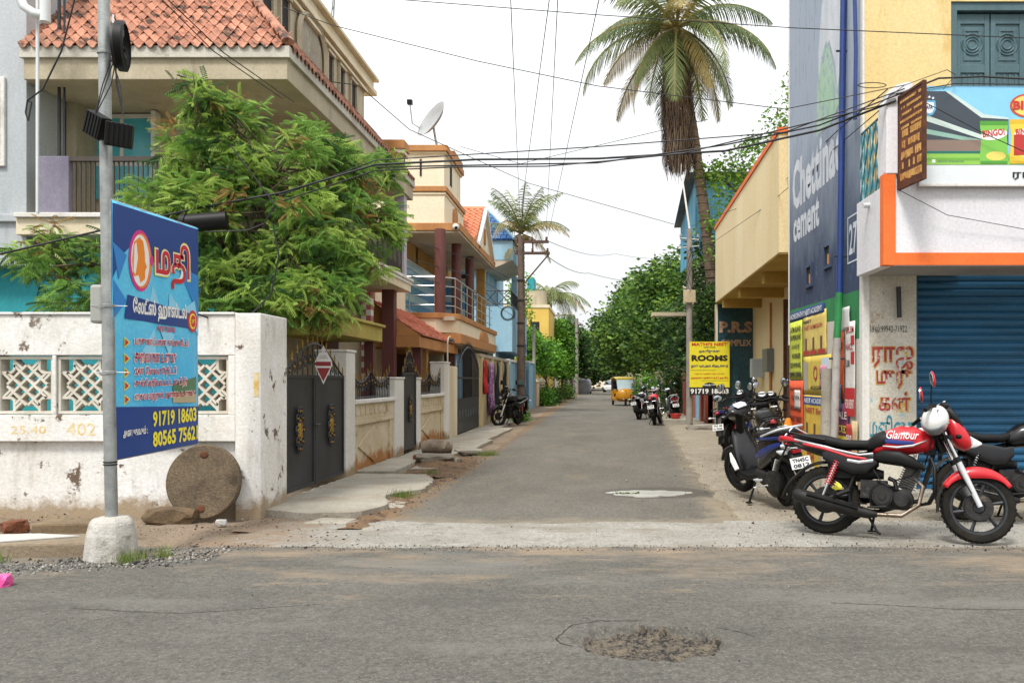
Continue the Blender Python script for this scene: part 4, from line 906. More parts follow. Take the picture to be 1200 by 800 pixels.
# balcony floor and parapet (chamfered corner)
def ring(name, m_, x1, y0, y1, ch, z0, z1, d=.14, pad=0):
    x1 += pad; y0 -= pad; poly = [(-7, y0), (x1-ch, y0), (x1, y0+ch), (x1, y1), (x1-d, y1), (x1-d, y0+ch+d*.4), (x1-ch-d*.4, y0+d), (-7, y0+d)]
    return part(name, m_, B, MB().prism(poly, 'z', z0, z1), bevel=.006)
part('balcony_floor', SOF, B, MB().box(-7, -3.75, 21.9, 30.2, 2.95, 3.05))
ring('balcony_parapet', CRB, -3.70, 21.8, 30.3, .5, 2.64, 3.0, .2); ring('parapet_trim', TRIM, -3.70, 21.8, 30.3, .5, 3.002, 3.14, .26, .05)
for i, y in enumerate((22.0, 24.5, 27.0)): part('balcony_column', MAROON, B, MB().lathe([(.14, 3.05), (.14, 5.3)], (-4.12, y, 0), n=20), smooth=True)
part('corner_pier', mat('tan_pier_paint', 'c59a55', .85, 'ab8244', sc=2, k=.85), B, MB().box(-4.35, -4.05, 30.0, 30.3, 3.05, 5.3), bevel=.01)
SS = solid('steel_rail', 'b9b9b6', .3, metal=.8)
m = MB()
for z in (3.35, 3.6, 3.85, 4.08): m.tube([(-7, 21.95, z), (-4.25, 21.95, z), (-3.8, 22.4, z), (-3.8, 30, z)], .02 if z > 4 else .012, n=6)
for y in (22.4, 23.4, 24.4, 25.4, 26.4, 27.4, 28.4, 29.4): m.tube([(-3.8, y, 3.1), (-3.8, y, 4.08)], .018, n=6)
for x in (-4.25, -4.9, -5.6): m.tube([(x, 21.95, 3.1), (x, 21.95, 4.08)], .018, n=6)
part('railing', SS, B, m)
# blue striped sliding window in the back wall of the balcony
wn_ = part('window', WHITE, B, MB().box(-5.36, -5.28, 23.0, 27.2, 3.1, 4.75)); BLW = solid('blue_window_glass', '4d93c9', .15, spec=.7); WLW = solid('pale_window_glass', 'a9cfe4', .15, spec=.7)
for i in range(7):
    q = box('pane', BLW if i % 2 else WLW, None, -5.275, -5.26, 23.05, 27.15, 3.15+i*.225, 3.36+i*.225); q.parent = wn_
front = part('inner_wall', MATS['ochre_inner_wall'], B, MB().box(-7, -5.36, 24.9, 25.1, 3.05, 5.3))
wf = part('window', WHITE, B, MB().box(-5.3, -4.45, 28.9, 28.98, 3.05, 4.85))
for i in range(7): q = box('pane', BLW if i % 2 else WLW, None, -5.26, -4.5, 28.88, 28.898, 3.1+i*.24, 3.33+i*.24); q.parent = wf
m = MB(); [m.box(-5.26, -5.2, y, y+.12, 3.1, 5.1) for y in (28.0, 29.2)]; part('dark_window', DARK, B, MB().box(-5.355, -5.34, 28, 29.4, 3.4, 4.9))
# roof slab, parapets, tower
def ring2(name, m_, x1, y0, y1, ch, z0, z1, pad=0, x0=-12):
    x1 += pad; y0 -= pad; return part(name, m_, B, MB().prism([(x0, y0), (x1-ch, y0), (x1, y0+ch), (x1, y1+pad), (x0, y1+pad)], 'z', z0, z1), bevel=.01)
ring2('roof_slab', TRIM, -3.70, 22.6, 30.2, .0, 5.38, 5.58); ring2('roof_soffit', SOF, -3.73, 22.63, 30.17, .0, 5.32, 5.378)
ring2('roof_parapet', CRB, -4.13, 22.68, 25.8, 0, 5.582, 6.42); ring2('parapet_band', TRIM, -4.13, 22.68, 25.8, 0, 6.422, 6.56, .06); ring2('parapet_band', CREAM, -4.13, 22.68, 25.8, 0, 6.34, 6.40, .03)
ring2('tower', CRB, -4.15, 22.75, 25.4, .0, 6.562, 7.5); ring2('tower_band', CREAM, -4.15, 22.75, 25.4, .0, 7.44, 7.5, .05); ring2('tower_cap', TRIM, -4.15, 22.75, 25.4, .0, 7.502, 7.66, .1)
ring2('tower_cap', TRIM, -4.13, 24.0, 25.3, 0, 7.662, 7.85, .06, x0=-4.9)
part('rear_block', CRB, B, MB().box(-7, -4.5, 25.82, 27.0, 5.6, 7.1)); part('rear_cap', TRIM, B, MB().box(-7, -4.44, 25.83, 27.1, 7.1, 7.22))
part('window_slit', DARK, B, MB().box(-4.8, -4.75, 22.735, 22.76, 6.85, 7.3).box(-4.148, -4.14, 23.6, 23.9, 6.8, 7.35))
part('arched_vent', TRIM, B, MB().prism([(23.9, 5.75), (24.5, 5.75), (24.5, 6.05)]+[(24.2+.3*math.cos(a), 6.05+.22*math.sin(a)) for a in [math.pi*j/8 for j in range(1, 8)]]+[(23.9, 6.05)], 'x', -4.13, -4.07))
part('floor_arch', TRIM, B, MB().prism([(26.2, 2.64), (27.8, 2.64)]+[(27+.8*math.cos(a), 2.66+.3*math.sin(a)) for a in [math.pi*j/10 for j in range(11)]], 'x', -3.70, -3.62))
cm = thing('security_camera', 'small white dome security camera under the brown roof slab corner', 'camera', at(534, 266, 22.55)); MB().sphere((0, 0, 0), .09, 12, 8).build('housing', WHITE, cm, smooth=True); MB().sphere((.02, -.06, -.03), .045, 8, 6).build('lens', BLACKP, cm)
# roof with orange tiles and a gable to the lane
yr, zr = 28.2, 7.05
part('gable_wall', CRB, B, MB().prism([(26.3, 5.56), (30.1, 5.56), (yr, zr-.08)], 'x', -12, -3.82))
part('gable_trim', WHITE, B, MB().prism([(26.15, 5.5), (26.3, 5.44), (yr, zr-.1), (30.1, 5.44), (30.25, 5.5), (yr, zr+.08)], 'x', -3.819, -3.70))
part('gable_mark', TRIM, B, MB().box(-3.822, -3.78, 28.05, 28.35, 5.9, 6.4))
spots = []; sA = math.atan2(zr-5.58, yr-26.2); LA = math.hypot(zr-5.58, yr-26.2); nr = 11
for r_ in range(nr):
    for i in range(30):
        d = r_*LA/nr; spots.append(((-3.92-i*.2, 26.17+math.cos(sA)*d, 5.6+math.sin(sA)*d), Matrix.Rotation(sA, 3, 'X') @ Matrix.Diagonal((1.35, 1.15, 1.6))))
part('roof_deck', TERRA2, B, MB().add([(-12, 26.17, 5.58), (-3.83, 26.17, 5.58), (-3.83, yr, zr-.01), (-12, yr, zr-.01), (-3.83, 30.2, 5.56), (-12, 30.2, 5.56)], [(0, 1, 2, 3), (3, 2, 4, 5)]))
TER3 = mat('fresh_orange_tile', 'd98c68', .8, 'c97a58', sc=1.5, bump=.1, world=True, k=.95)
scatter_tiles('roof_tiles', spots, tm, TER3, B)
part('ridge_cap', TER3, B, MB().tube([(-12, yr, zr+.02), (-3.8, yr, zr+.02)], .09, n=8), smooth=True)
# dish
dsh = thing('satellite_dish', 'grey satellite dish on a bent stand on the cream house roof', 'satellite dish', at(509, 176, 23.5)); dsh.scale = (1.35,)*3
DG = solid('dish_grey', 'a3a6a6', .8, spec=.1)
M_ = Matrix.Translation((-.05, 0, .62)) @ Euler((R(34), R(-56), R(0))).to_matrix().to_4x4()
o = MB(M_).lathe([(0, -.10), (.16, -.085), (.3, -.04), (.42, .03), (.43, .03), (.3, -.05), (0, -.115)], n=28).build('dish', DG, dsh, smooth=True)
MB().tube([(.1, 0, -.15), (.02, 0, .25), (-.02, 0, .5)], .025, n=6).tube([(-.3, 0, .45), (-.45, 0, .55), (-.5, 0, .95)], .015, n=6).build('stand', STEEL, dsh); MB().box(-.55, -.45, -.05, .05, .93, 1.02).build('receiver', BLACKP, dsh)
# roof pillar behind house A
rp = thing('chimney_block', 'maroon roof pillar with an ochre cap between the tiled house and the cream house', 'chimney', (-4.4, 19.2, 5.5))
keep(box('shaft', MAROON, None, -4.78, -4.42, 19.0, 19.4, 4.9, 6.55, bevel=.01), rp); keep(box('cap', TRIM, None, -4.86, -4.34, 18.93, 19.47, 6.55, 6.75, bevel=.01), rp); keep(box('lip', WHITE, None, -4.83, -4.37, 18.96, 19.44, 6.47, 6.549), rp)
# link wing behind house A that carries the pillar
part('link_wing', CRB, B, MB().box(-9, -4.9, 18.6, 21.5, -.1, 4.9))

# ================================================================ HOUSE C: light blue with blue hipped roof
Cc = thing('light_blue_house', 'light blue house with a blue tiled hip roof beyond the cream house', 'house', (-6, 38, 0))
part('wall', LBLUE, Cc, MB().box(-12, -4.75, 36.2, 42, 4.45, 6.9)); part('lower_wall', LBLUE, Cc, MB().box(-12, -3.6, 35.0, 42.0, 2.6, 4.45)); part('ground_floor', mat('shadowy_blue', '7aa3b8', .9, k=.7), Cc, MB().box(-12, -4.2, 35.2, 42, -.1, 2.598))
part('floor_band', mat('blue_band', '3f6f9c', .7, k=.8), Cc, MB().prism([(37.6, 3.55), (41.6, 3.15), (41.6, 2.75), (37.6, 3.15)], 'x', -3.6, -3.58))
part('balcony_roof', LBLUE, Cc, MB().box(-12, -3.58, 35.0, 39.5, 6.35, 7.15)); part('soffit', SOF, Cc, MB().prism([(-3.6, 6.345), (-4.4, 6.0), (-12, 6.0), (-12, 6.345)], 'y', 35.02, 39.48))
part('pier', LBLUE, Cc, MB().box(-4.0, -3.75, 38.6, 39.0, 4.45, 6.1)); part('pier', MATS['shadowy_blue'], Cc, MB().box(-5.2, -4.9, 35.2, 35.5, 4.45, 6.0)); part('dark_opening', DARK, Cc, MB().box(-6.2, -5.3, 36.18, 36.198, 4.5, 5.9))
m = MB()
for z in (4.55, 5.1): m.tube([(-7, 35.08, z), (-3.66, 35.08, z), (-3.66, 41.8, z)], .025, n=5)
for i in range(5): x = -6.5+i*.58; m.tube([(x, 35.08, 4.55), (x+.5, 35.08, 5.1)], .016, n=4); m.tube([(x+.5, 35.08, 4.55), (x, 35.08, 5.1)], .016, n=4); m.tube([(x-.04, 35.08, 4.45), (x-.04, 35.08, 5.1)], .02, n=4)
for i in range(26): y = 35.2+i*.25; m.tube([(-3.66, y, 4.45), (-3.66, y, 5.1)], .013, n=4)
part('railing', BLACKM, Cc, m)
BTL = mat('blue_roof_tile', '2b5c96', .6, '3b75ad', sc=2, bump=.1, k=.8); xe, ye, ze, xr, yr2, zr2 = -3.5, 34.9, 7.16, -5.0, 37.4, 8.9
rf = part('roof', BTL, Cc, MB().add([(-12, ye, ze), (xe, ye, ze), (xr, yr2, zr2), (-12, yr2, zr2), (xe, 40, ze), (-12, 40, ze)], [(0, 1, 2, 3), (1, 4, 2), (3, 2, 4, 5)]))
m = MB(); sA = math.atan2(zr2-ze, yr2-ye); nr = 9
for r_ in range(nr):
    t = r_/nr; y, z = ye+(yr2-ye)*t, ze+(zr2-ze)*t; x = xe-(xe-xr)*t-.2
    while x > -7: m.obox((x, y+.13, z+.12), (.20, .30, .05), (sA, 0, 0)); x -= .24
o = part('roof_tiles', BTL, Cc, m); o['kind'] = 'stuff'
part('hip_cap', LBLUE, Cc, MB().tube([(xe, ye, ze+.05), (xr, yr2, zr2+.06), (-12, yr2, zr2+.06)], .06, n=5))
m = MB(); m.tube([(-6, 34.8, 3.1), (-4.3, 34.8, 3.1), (-4.3, 34.8, 2.2)], .06, n=8); m.tube([(-6, 34.8, 3.4), (-4.4, 34.8, 3.4)], .03, n=6)
tag(m.build('water_pipes', PVC, smooth=True), 'white pipes on brackets below the light blue house balcony', 'pipe')

# ================================================================ FAR LEFT
D = thing('yellow_house', 'yellow house with a round grey water tank far down the left side', 'house', (-6, 55, 0))
part('wall', mat('far_yellow_wall', 'ecc868', .9, 'd9b45a', sc=.6, k=.9), D, MB().box(-9, -3.3, 55, 62, -.1, 6.1)); part('parapet', CREAM, D, MB().box(-9, -3.25, 54.95, 62, 6.102, 6.3)); part('water_tank', BEIGE, D, MB().lathe([(.75, 6.3), (.75, 7.3), (0, 7.35)], (-4.25, 56.5, 0), n=20), smooth=True)
part('turquoise_block', TURQ, D, MB().box(-4.75, -4.35, 56, 58, 6.3, 8.2)); part('window', DARK, D, MB().box(-3.31, -3.28, 57, 58.5, 3, 4.4)); part('window', DARK, D, MB().box(-4.5, -3.9, 54.98, 55.01, 4.2, 5.2))
E = thing('white_house', 'white upper storey of a house behind the conifer far down the left side', 'house', (-4, 90, 0))
part('wall', mat('far_white_wall', 'e4e2de', .9, 'cfccc6', sc=.5, k=.9), E, MB().box(-9, -2.75, 88, 100, -.1, 8.2)); part('parapet', WHITE, E, MB().box(-9.1, -2.65, 87.9, 100, 8.2, 8.4))
part('window', DARK, E, MB().box(-2.76, -2.73, 90, 92, 5, 6.4)); part('window', DARK, E, MB().box(-2.76, -2.73, 95, 97, 5, 6.4)); part('window', DARK, E, MB().box(-4.4, -3.4, 87.97, 88.0, 5.4, 6.8))
part('hoarding', RSIGN, E, MB().box(-2.73, -2.2, 93, 93.2, 4.6, 7.0))
F_ = thing('far_building', 'pale building closing the far left of the street', 'house', (-6, 120, 0)); part('wall', CREAM, F_, MB().box(-16, -2.8, 102, 140, -.1, 7)); part('window', DARK, F_, MB().box(-2.81, -2.77, 108, 111, 3, 5).box(-2.81, -2.77, 118, 121, 3, 5))
G_ = thing('far_building', 'grey building closing the far right of the street', 'house', (10, 150, 0)); part('wall', BEIGE, G_, MB().box(3.5, 20, 110, 150, -.1, 6)); part('window', DARK, G_, MB().box(3.47, 3.5, 114, 117, 2, 4))
H_ = thing('far_building', 'low pale building at the very end of the street behind the trees', 'house', (0, 190, 0)); part('wall', CREAM, H_, MB().box(-30, 40, 186, 200, -.1, 7)); part('window', DARK, H_, MB().box(-3, -1, 185.9, 186.02, 2, 4).box(2, 4, 185.9, 186.02, 2, 4))
# ================================================================ RIGHT: SHOP BUILDING WITH PAINTED WALL
XB = 3.2; Z0 = 10.4; Z1 = 14.4
NAVY = '34455f'; 
def _adv(N, L, vec, nz, ramp, mix, col):
    s = N.new('ShaderNodeSeparateXYZ'); L.new(vec, s.inputs[0])
    def zr(a, b, nscale=3, amp=.5):
        q = N.new('ShaderNodeMath'); q.operation = 'MULTIPLY_ADD'; L.new(nz(nscale, 7, .7, (1, 1, .5)), q.inputs[0]); q.inputs[1].default_value = amp; L.new(s.outputs[2], q.inputs[2])
        return ramp(q.outputs[0], a, b)
    col = mix(zr(4.0, 6.2, 2.5, 1.8), col, lin('9fabba', .95))                 # paint washed pale above
    col = mix(ramp(nz(7, 9, .8, (1, 1, .35)), .52, .66), col, lin('a2afbf', .8)) if False else mix(ramp(nz(5, 10, .85, (1, 1, .18)), .54, .70), mix(ramp(nz(12, 10, .85, (1, 1, .3)), .56, .66), col, lin('6d7f9c', .9)), lin('3b4b6d', .9))
    return col
ADV = mat('faded_navy_wall_paint', NAVY, .85, '24324f', sc=1.5, fine=.2, bump=.2, streak=3, world=True, k=1.0, extra=_adv)
YEL = mat('yellow_ochre_plaster', 'e8d19a', .9, 'dcc283', sc=.9, st='c9a458', stsc=1.6, stlo=.6, sthi=.75, bump=.12, streak=3, k=.92, world=True)
SB = thing('shop_building', 'corner shop building with a navy painted cement advert on its side and yellow upper front', 'building', (5, 11, 0))
part('side_wall', ADV, SB, MB().box(XB, XB+.3, Z0+.02, Z1, -.1, 9.6))
part('side_wall_edge', WHITE, SB, MB().box(XB-.012, XB+.31, Z1, Z1+.04, 2.0, 9.62).box(XB-.006, XB+.02, Z0-.02, Z0+.06, -.1, 9.6))
part('upper_front_wall', YEL, SB, MB().box(XB+.02, 4.28, Z0, Z0+.25, 2.7, 9.6).box(4.28, 12, Z0, Z0+.25, 6.02, 9.6).box(5.72, 12, Z0, Z0+.25, 2.7, 6.02).box(XB+.302, 12, Z0+.252, Z1, 2.7, 9.6).box(3.9, 12, 11.3, Z1, -.1, 2.7))
PW = mat('old_painted_pillar', 'd9d4c6', .9, 'cac3b2', sc=2, st='8fb7bf', stsc=4.5, stlo=.62, sthi=.66, fine=.2, bump=.3, k=.9, world=True,
         extra=lambda N, L, vec, nz, ramp, mix, col: mix(ramp(nz(7, 9, .8), .62, .66), mix(ramp(nz(2.2, 8, .75), .6, .68), col, lin('a38a68', .9)), lin('6b6157', .9)))
part('front_pillar', PW, SB, MB().box(XB+.004, 3.86, Z0, Z0+.5, -.1, 2.69), bevel=.006)
part('pillar_edge', WHITE, SB, MB().box(XB-.008, XB+.085, Z0-.012, Z0+.1, -.1, 2.688), bevel=.004)
part('door_frame', mat('bluegrey_wood', '4e6a70', .6, '3d565c', sc=3, streak=6, bump=.2, bsc=30), SB, MB().box(4.28, 4.36, Z0+.02, Z0+.2, 2.8, 6.02).box(5.64, 5.72, Z0+.02, Z0+.2, 2.8, 6.02).box(4.36, 5.64, Z0+.021, Z0+.2, 5.92, 6.02).box(4.36, 5.64, Z0+.18, Z0+.24, 2.8, 5.92))
BW = MATS['bluegrey_wood']
for i, x in enumerate((4.37, 4.80, 5.23)):
    w_ = .415; dl = part('door_leaf', BW, SB, MB().box(x, x+w_, Z0+.10, Z0+.14, 2.8, 5.9)); yy = Z0+.10; m = MB()
    for a, b in ((x, x+.06), (x+w_-.06, x+w_)): m.box(a, b, yy-.02, yy, 2.8, 5.9)
    for a, b in ((5.78, 5.9), (5.18, 5.28), (3.9, 4.0), (2.8, 2.9)): m.box(x+.06, x+w_-.06, yy-.018, yy, a, b)
    for k_ in range(4): a = x+.085+k_*.072; m.box(a, a+.03, yy-.012, yy, 4.02, 5.16)
    m.box(x+.1, x+w_-.1, yy-.01, yy, 5.33, 5.37).box(x+.1, x+w_-.1, yy-.01, yy, 5.69, 5.73).box(x+.1, x+.13, yy-.009, yy, 5.37, 5.69).box(x+w_-.13, x+w_-.1, yy-.009, yy, 5.37, 5.69)
    sub('stile_and_rail', BW, dl, m, bevel=.003); m = MB()
    for r_ in (.115, .08, .045): m.lathe([(r_, 0), (r_+.014, -.014), (r_+.026, 0)], (x+w_/2, yy, 5.53), axis='y', n=24)
    sub('carved_rosette', BW, dl, m, smooth=True)
# balcony
WP = mat('white_wall_paint', 'e3e1e4', .8, 'd6d4d8', sc=1.2, st='b5b0ac', stsc=2, stlo=.66, sthi=.8, bump=.08, streak=3, k=.95, world=True)
OR = mat('orange_paint', 'f0742c', .7, 'e26a25', sc=3, bump=.05, k=.95)
BY = 9.35
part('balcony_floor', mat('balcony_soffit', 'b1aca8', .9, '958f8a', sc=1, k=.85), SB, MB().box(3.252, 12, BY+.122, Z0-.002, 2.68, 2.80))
part('balcony_front', WP, SB, MB().box(3.13, 12, BY, BY+.12, 2.672, 3.68).box(3.14, 12, BY+.001, BY+.119, 3.68, 4.55))
part('balcony_side', WP, SB, MB().box(3.13, 3.25, BY+.12, Z0-.002, 2.671, 3.55), bevel=.004)
pts = [(3.13, 3.66), (3.42, 3.66), (3.42, 4.66), (3.36, 4.66), (3.25, 4.63), (3.17, 4.57), (3.13, 4.45)]
part('corner_pier', WP, SB, MB().prism(pts, 'y', BY-.03, BY+.26), bevel=.01)
part('orange_band', OR, SB, MB().box(3.10, 3.235, BY-.022, BY+.10, 2.665, 3.66).box(3.235, 12, BY-.022, BY, 2.665, 2.80), bevel=.003)
m = MB(); TG = mat('teal_grille_paint', '3f8592', .5, '2f6b78', sc=4)
for z in (3.56, 4.4): m.tube([(3.19, BY+.26, z), (3.19, Z0, z)], .014, n=6)
for i in range(8): y = BY+.3+i*.105; m.tube([(3.19, y, 3.56), (3.19, y, 4.4)], .008, n=5)
for i in range(4): y = BY+.3+i*.2; m.tube([(3.185, y, 3.56), (3.185, y+.2, 3.98), (3.185, y, 4.4)], .01, n=5); m.tube([(3.185, y+.2, 3.56), (3.185, y, 3.98), (3.185, y+.2, 4.4)], .01, n=5)
part('side_grille', TG, SB, m)
part('spout', PVC, SB, MB().tube([(3.05, 9.9, 3.43), (3.25, 9.95, 3.45)], .03, n=8))
# billboard on the balcony
bb = thing('billboard', 'wide snack advertising billboard with a green and a yellow chips packet on the balcony front', 'billboard', (5, 9.3, 3.5))
def part2(n, m, par, mb, bevel=0, smooth=False): return keep(mb.build(n, m, bevel=bevel, smooth=smooth), par)
yb = 9.27
part2('panel', solid('billboard_white', 'dfe6e8', .5), bb, MB().box(3.49, 7.2, yb+.004, yb+.03, 3.54, 4.60)); part2('frame', WHITE, bb, MB().box(3.47, 7.22, yb, yb+.05, 3.515, 3.539).box(3.47, 3.489, yb, yb+.05, 3.539, 4.6))
def flat(n, c, poly, lay=1, par=bb, r=.5): return part2(n, solid('print_'+c, c, r), par, MB().prism(poly, 'y', yb+.004-.0012*lay, yb+.004-.0012*(lay-1)-.0002))
def rect(x0, x1, z0, z1): return [(x0, z0), (x1, z0), (x1, z1), (x0, z1)]
def px_(x): return (x-703)*.00927
def pz_(y): return 1.4+(446-y)*.00927
flat('print_sky', '86c8ea', rect(3.49, 7.2, 3.76, 4.60), 1)
flat('print_stand', '3d4650', [(px_(1080), pz_(107)), (px_(1109), pz_(107)), (px_(1150), pz_(137)), (px_(1182), pz_(140)), (px_(1182), pz_(170)), (px_(1150), pz_(172)), (px_(1080), pz_(168))], 2)
flat('print_roof_edge', 'c8d9d4', [(px_(1108), pz_(107)), (px_(1113), pz_(107)), (px_(1153), pz_(134)), (px_(1182), pz_(138)), (px_(1182), pz_(140)), (px_(1150), pz_(138))], 3)
flat('print_terrace', 'cfe0d8', [(px_(1080), pz_(133)), (px_(1150), pz_(158)), (px_(1150), pz_(163)), (px_(1080), pz_(140))], 3)
flat('print_terrace', '8fb7a8', [(px_(1080), pz_(150)), (px_(1150), pz_(164)), (px_(1150), pz_(168)), (px_(1080), pz_(156))], 3)
flat('print_crowd', '8a7568', rect(px_(1080), px_(1152), pz_(177), pz_(164)), 4)
flat('print_barrier', '1f6f62', rect(px_(1080), px_(1152), pz_(180), pz_(177)), 4); flat('print_grass', '8fc653', rect(px_(1080), px_(1300), pz_(193), pz_(180)), 3); flat('print_grass_stripe', '6fae3c', rect(px_(1080), px_(1300), pz_(188), pz_(185)), 4)
def packet(x0, x1, y0, y1, c, c2, n):
    a, b, t, u = px_(x0), px_(x1), pz_(y0), pz_(y1); flat('print_packet', c, [(a+.01, u), (b-.01, u), (b, u+.05), (b-.015, u+.3), (b, t-.04), (b, t), (a, t), (a, t-.04), (a+.02, u+.3), (a, u+.05)], 5)
    flat('print_packet_top', c2, rect(a, b, t-.045, t), 6); flat('print_packet_seal', c2, rect(a+.01, b-.01, u, u+.03), 6)
    cx, cz = (a+b)/2, t-.15; e = [(cx+.145*math.cos(q), cz+.055*math.sin(q)+.02*math.cos(q)) for q in [2*math.pi*j/20 for j in range(20)]]; flat('print_logo_ground', 'f2f0ea', e, 6)
    e = [(cx+.02+.11*math.cos(q), cz-.23+.05*math.sin(q)) for q in [2*math.pi*j/14 for j in range(14)]]; flat('print_chips', 'e6d56a', e, 6)
    text(n, solid('print_red', 'c22f2a', .5), bb, (cx-.12-5, yb-.004-9.3, cz-.03-3.5), (1, 0, .12), (-.12, 0, 1), w=.24, h=.075, bold=.03)
packet(1148, 1181.5, 142, 192, '7ec24f', '4f9a35', 'BINGO!'); packet(1183, 1224, 140, 192, 'e9c93f', 'd9b32c', 'BINGO!')
flat('print_packet_panel', 'b8322c', rect(px_(1188), px_(1220), pz_(182), pz_(158)), 7)
e = [(px_(1204)+.19*math.cos(q), pz_(124)+.13*math.sin(q)) for q in [2*math.pi*j/24 for j in range(24)]]; flat('print_badge', 'c2472f', e, 4); e = [(px_(1204)+.165*math.cos(q), pz_(124)+.11*math.sin(q)) for q in [2*math.pi*j/24 for j in range(24)]]; flat('print_badge', 'f3ce6c', e, 5)
text('BINGO!', solid('print_red', 'c22f2a', .5), bb, (px_(1187)-5, yb-.006-9.3, pz_(129)-3.5), (1,0,0), (0,0,1), w=.5, h=.1, bold=.04)
# football crest: pale blue shield with three stars
cx, cz = px_(1089), pz_(126); sh = [(cx-.065, cz+.075), (cx+.065, cz+.075), (cx+.075, cz-.02), (cx+.04, cz-.08), (cx, cz-.095), (cx-.04, cz-.08), (cx-.075, cz-.02)]; flat('print_crest', '5fa9cf', sh, 5)
flat('print_crest', 'e8eef2', [(cx+(p[0]-cx)*.72, cz+(p[1]-cz)*.72) for p in sh], 6); text('AFA', solid('print_navy', '25406a', .5), bb, (cx-.035-5, yb-.0055-9.3, cz-.02-3.5), (1,0,0), (0,0,1), w=.07, h=.04, bold=.02)
for i in (-1, 0, 1): flat('print_star', 'e8eef2', [(cx+i*.04+(.018 if j % 2 == 0 else .008)*math.sin(j*math.pi/5), cz+.1+(.012 if i == 0 else 0)+(.018 if j % 2 == 0 else .008)*math.cos(j*math.pi/5)) for j in range(10)], 6)
text('CREATIVE VISUALIZATION', solid('print_navy', '25406a', .5), bb, (px_(1098)-5, yb-.004-9.3, pz_(190)-3.5), (1,0,0), (0,0,1), w=.29, h=.018); flat('print_square', 'e9efe4', rect(px_(1092), px_(1096), pz_(191), pz_(187)), 5)
text('ராஜா ஸ்டோர்', solid('print_black', '1c1c1c', .5), bb, (px_(1186.5)-5, yb-.002-9.3, pz_(212)-3.5), (1,0,0), (0,0,1), w=1.2, h=.125, bold=.02)
# rusty projecting sign
RS = mat('rusty_sign_sheet', '6b3a24', .9, '4a2a1c', sc=4, st='8a5230', stsc=7, stlo=.55, sthi=.7, bump=.5, bsc=40, k=.9); PAT = mat('rusty_print_patch', 'dcae62', .9, 'b9803f', sc=8, st='7a4428', stsc=14, stlo=.54, sthi=.64, k=.95)
rs = thing('rusty_sign', 'rusty brown metal sign jutting from the balcony corner beside the billboard', 'sign', (3.31, 9.06, 3.5))
q = Matrix.Rotation(R(8.5), 4, 'Z')
MB(q).box(-.012, .012, -.26, .27, -.0, .98).build('sheet', RS, rs); m = MB(q)
for a, b, c, d in ((-.27, -.25, -.02, 1.0), (.26, .28, -.02, 1.0)): m.box(-.02, .02, a, b, c, d)
m.box(-.019, .019, -.25, .26, -.02, .005); m.box(-.019, .019, -.25, .26, .975, 1.0); m.build('frame', RUST, rs); m = MB(q)
for r_ in range(10):
    z = (.93-r_*.072) if r_ < 5 else (.60-(r_-5)*.115); y = .22-.02*(r_ % 3)
    while y > -.2:
        w_ = random.uniform(.025, .05); h_ = .03 if r_ < 5 else .085
        if random.random() < .9: m.box(-.0145, -.012, y-w_, y, z-h_*random.uniform(.8, 1), z)
        y -= w_+.008
m.build('worn_lettering', PAT, rs); MB(q).tube([(.0, .27, .2), (.0, .45, .2)], .012, n=5).tube([(.0, .27, .8), (.0, .45, .8)], .012, n=5).build('bracket', RUST, rs)
# rolling shutter
SHM = mat('blue_shutter_paint', '15648f', .5, '115478', sc=1.3, st='3f6c82', stsc=2.2, stlo=.6, sthi=.8, bump=.05, streak=.2, k=.8, world=True)
sh = thing('roller_shutter', 'closed blue ribbed roller shutter of the corner shop', 'shutter', (5, 10.55, 0)); pr = MB(); n = 27; pz = .093; z = .12
prof = [(0, 0), (-.006, .004), (-.019, .02), (-.022, .045), (-.019, .066), (-.006, .08), (0, .084), (0, .092)]
V = [(x, yy, zz) for x in (3.9, 6.9) for yy, zz in prof]; nn = len(prof); Fc = [(i, i+1, nn+i+1, nn+i) for i in range(nn-1)]
sm = bpy.data.meshes.new('slat'); sm.from_pydata([(v[0]-5, v[1], v[2]) for v in V], [], Fc); sm.materials.append(SHM); sm.polygons.foreach_set('use_smooth', [True]*len(Fc))
for i in range(n+1):
    o = bpy.data.objects.new('slat', sm); COL.objects.link(o); o.parent = sh; o.location = (0, random.uniform(-.003, .003), z+i*pz+random.uniform(-.002, .002)); o.rotation_euler = (random.uniform(-.03, .03), random.uniform(-.0015, .0015), random.uniform(-.001, .001))
MB().box(-1.1, 1.9, -.03, .01, .03, .12).build('bottom_bar', SHM, sh, bevel=.004); MB().box(-1.13, -1.09, -.05, .05, 0, 2.69).build('guide_rail', SHM, sh)
part('shop_step', STRIPM, SB, MB().box(3.2, 8, 10.2, 10.9, -.1, .07), bevel=.01)
part('lintel', mat('balcony_soffit2', 'a39d98', .9, k=.8), SB, MB().box(3.861, 8, Z0+.22, Z0+.4, 2.55, 2.67))
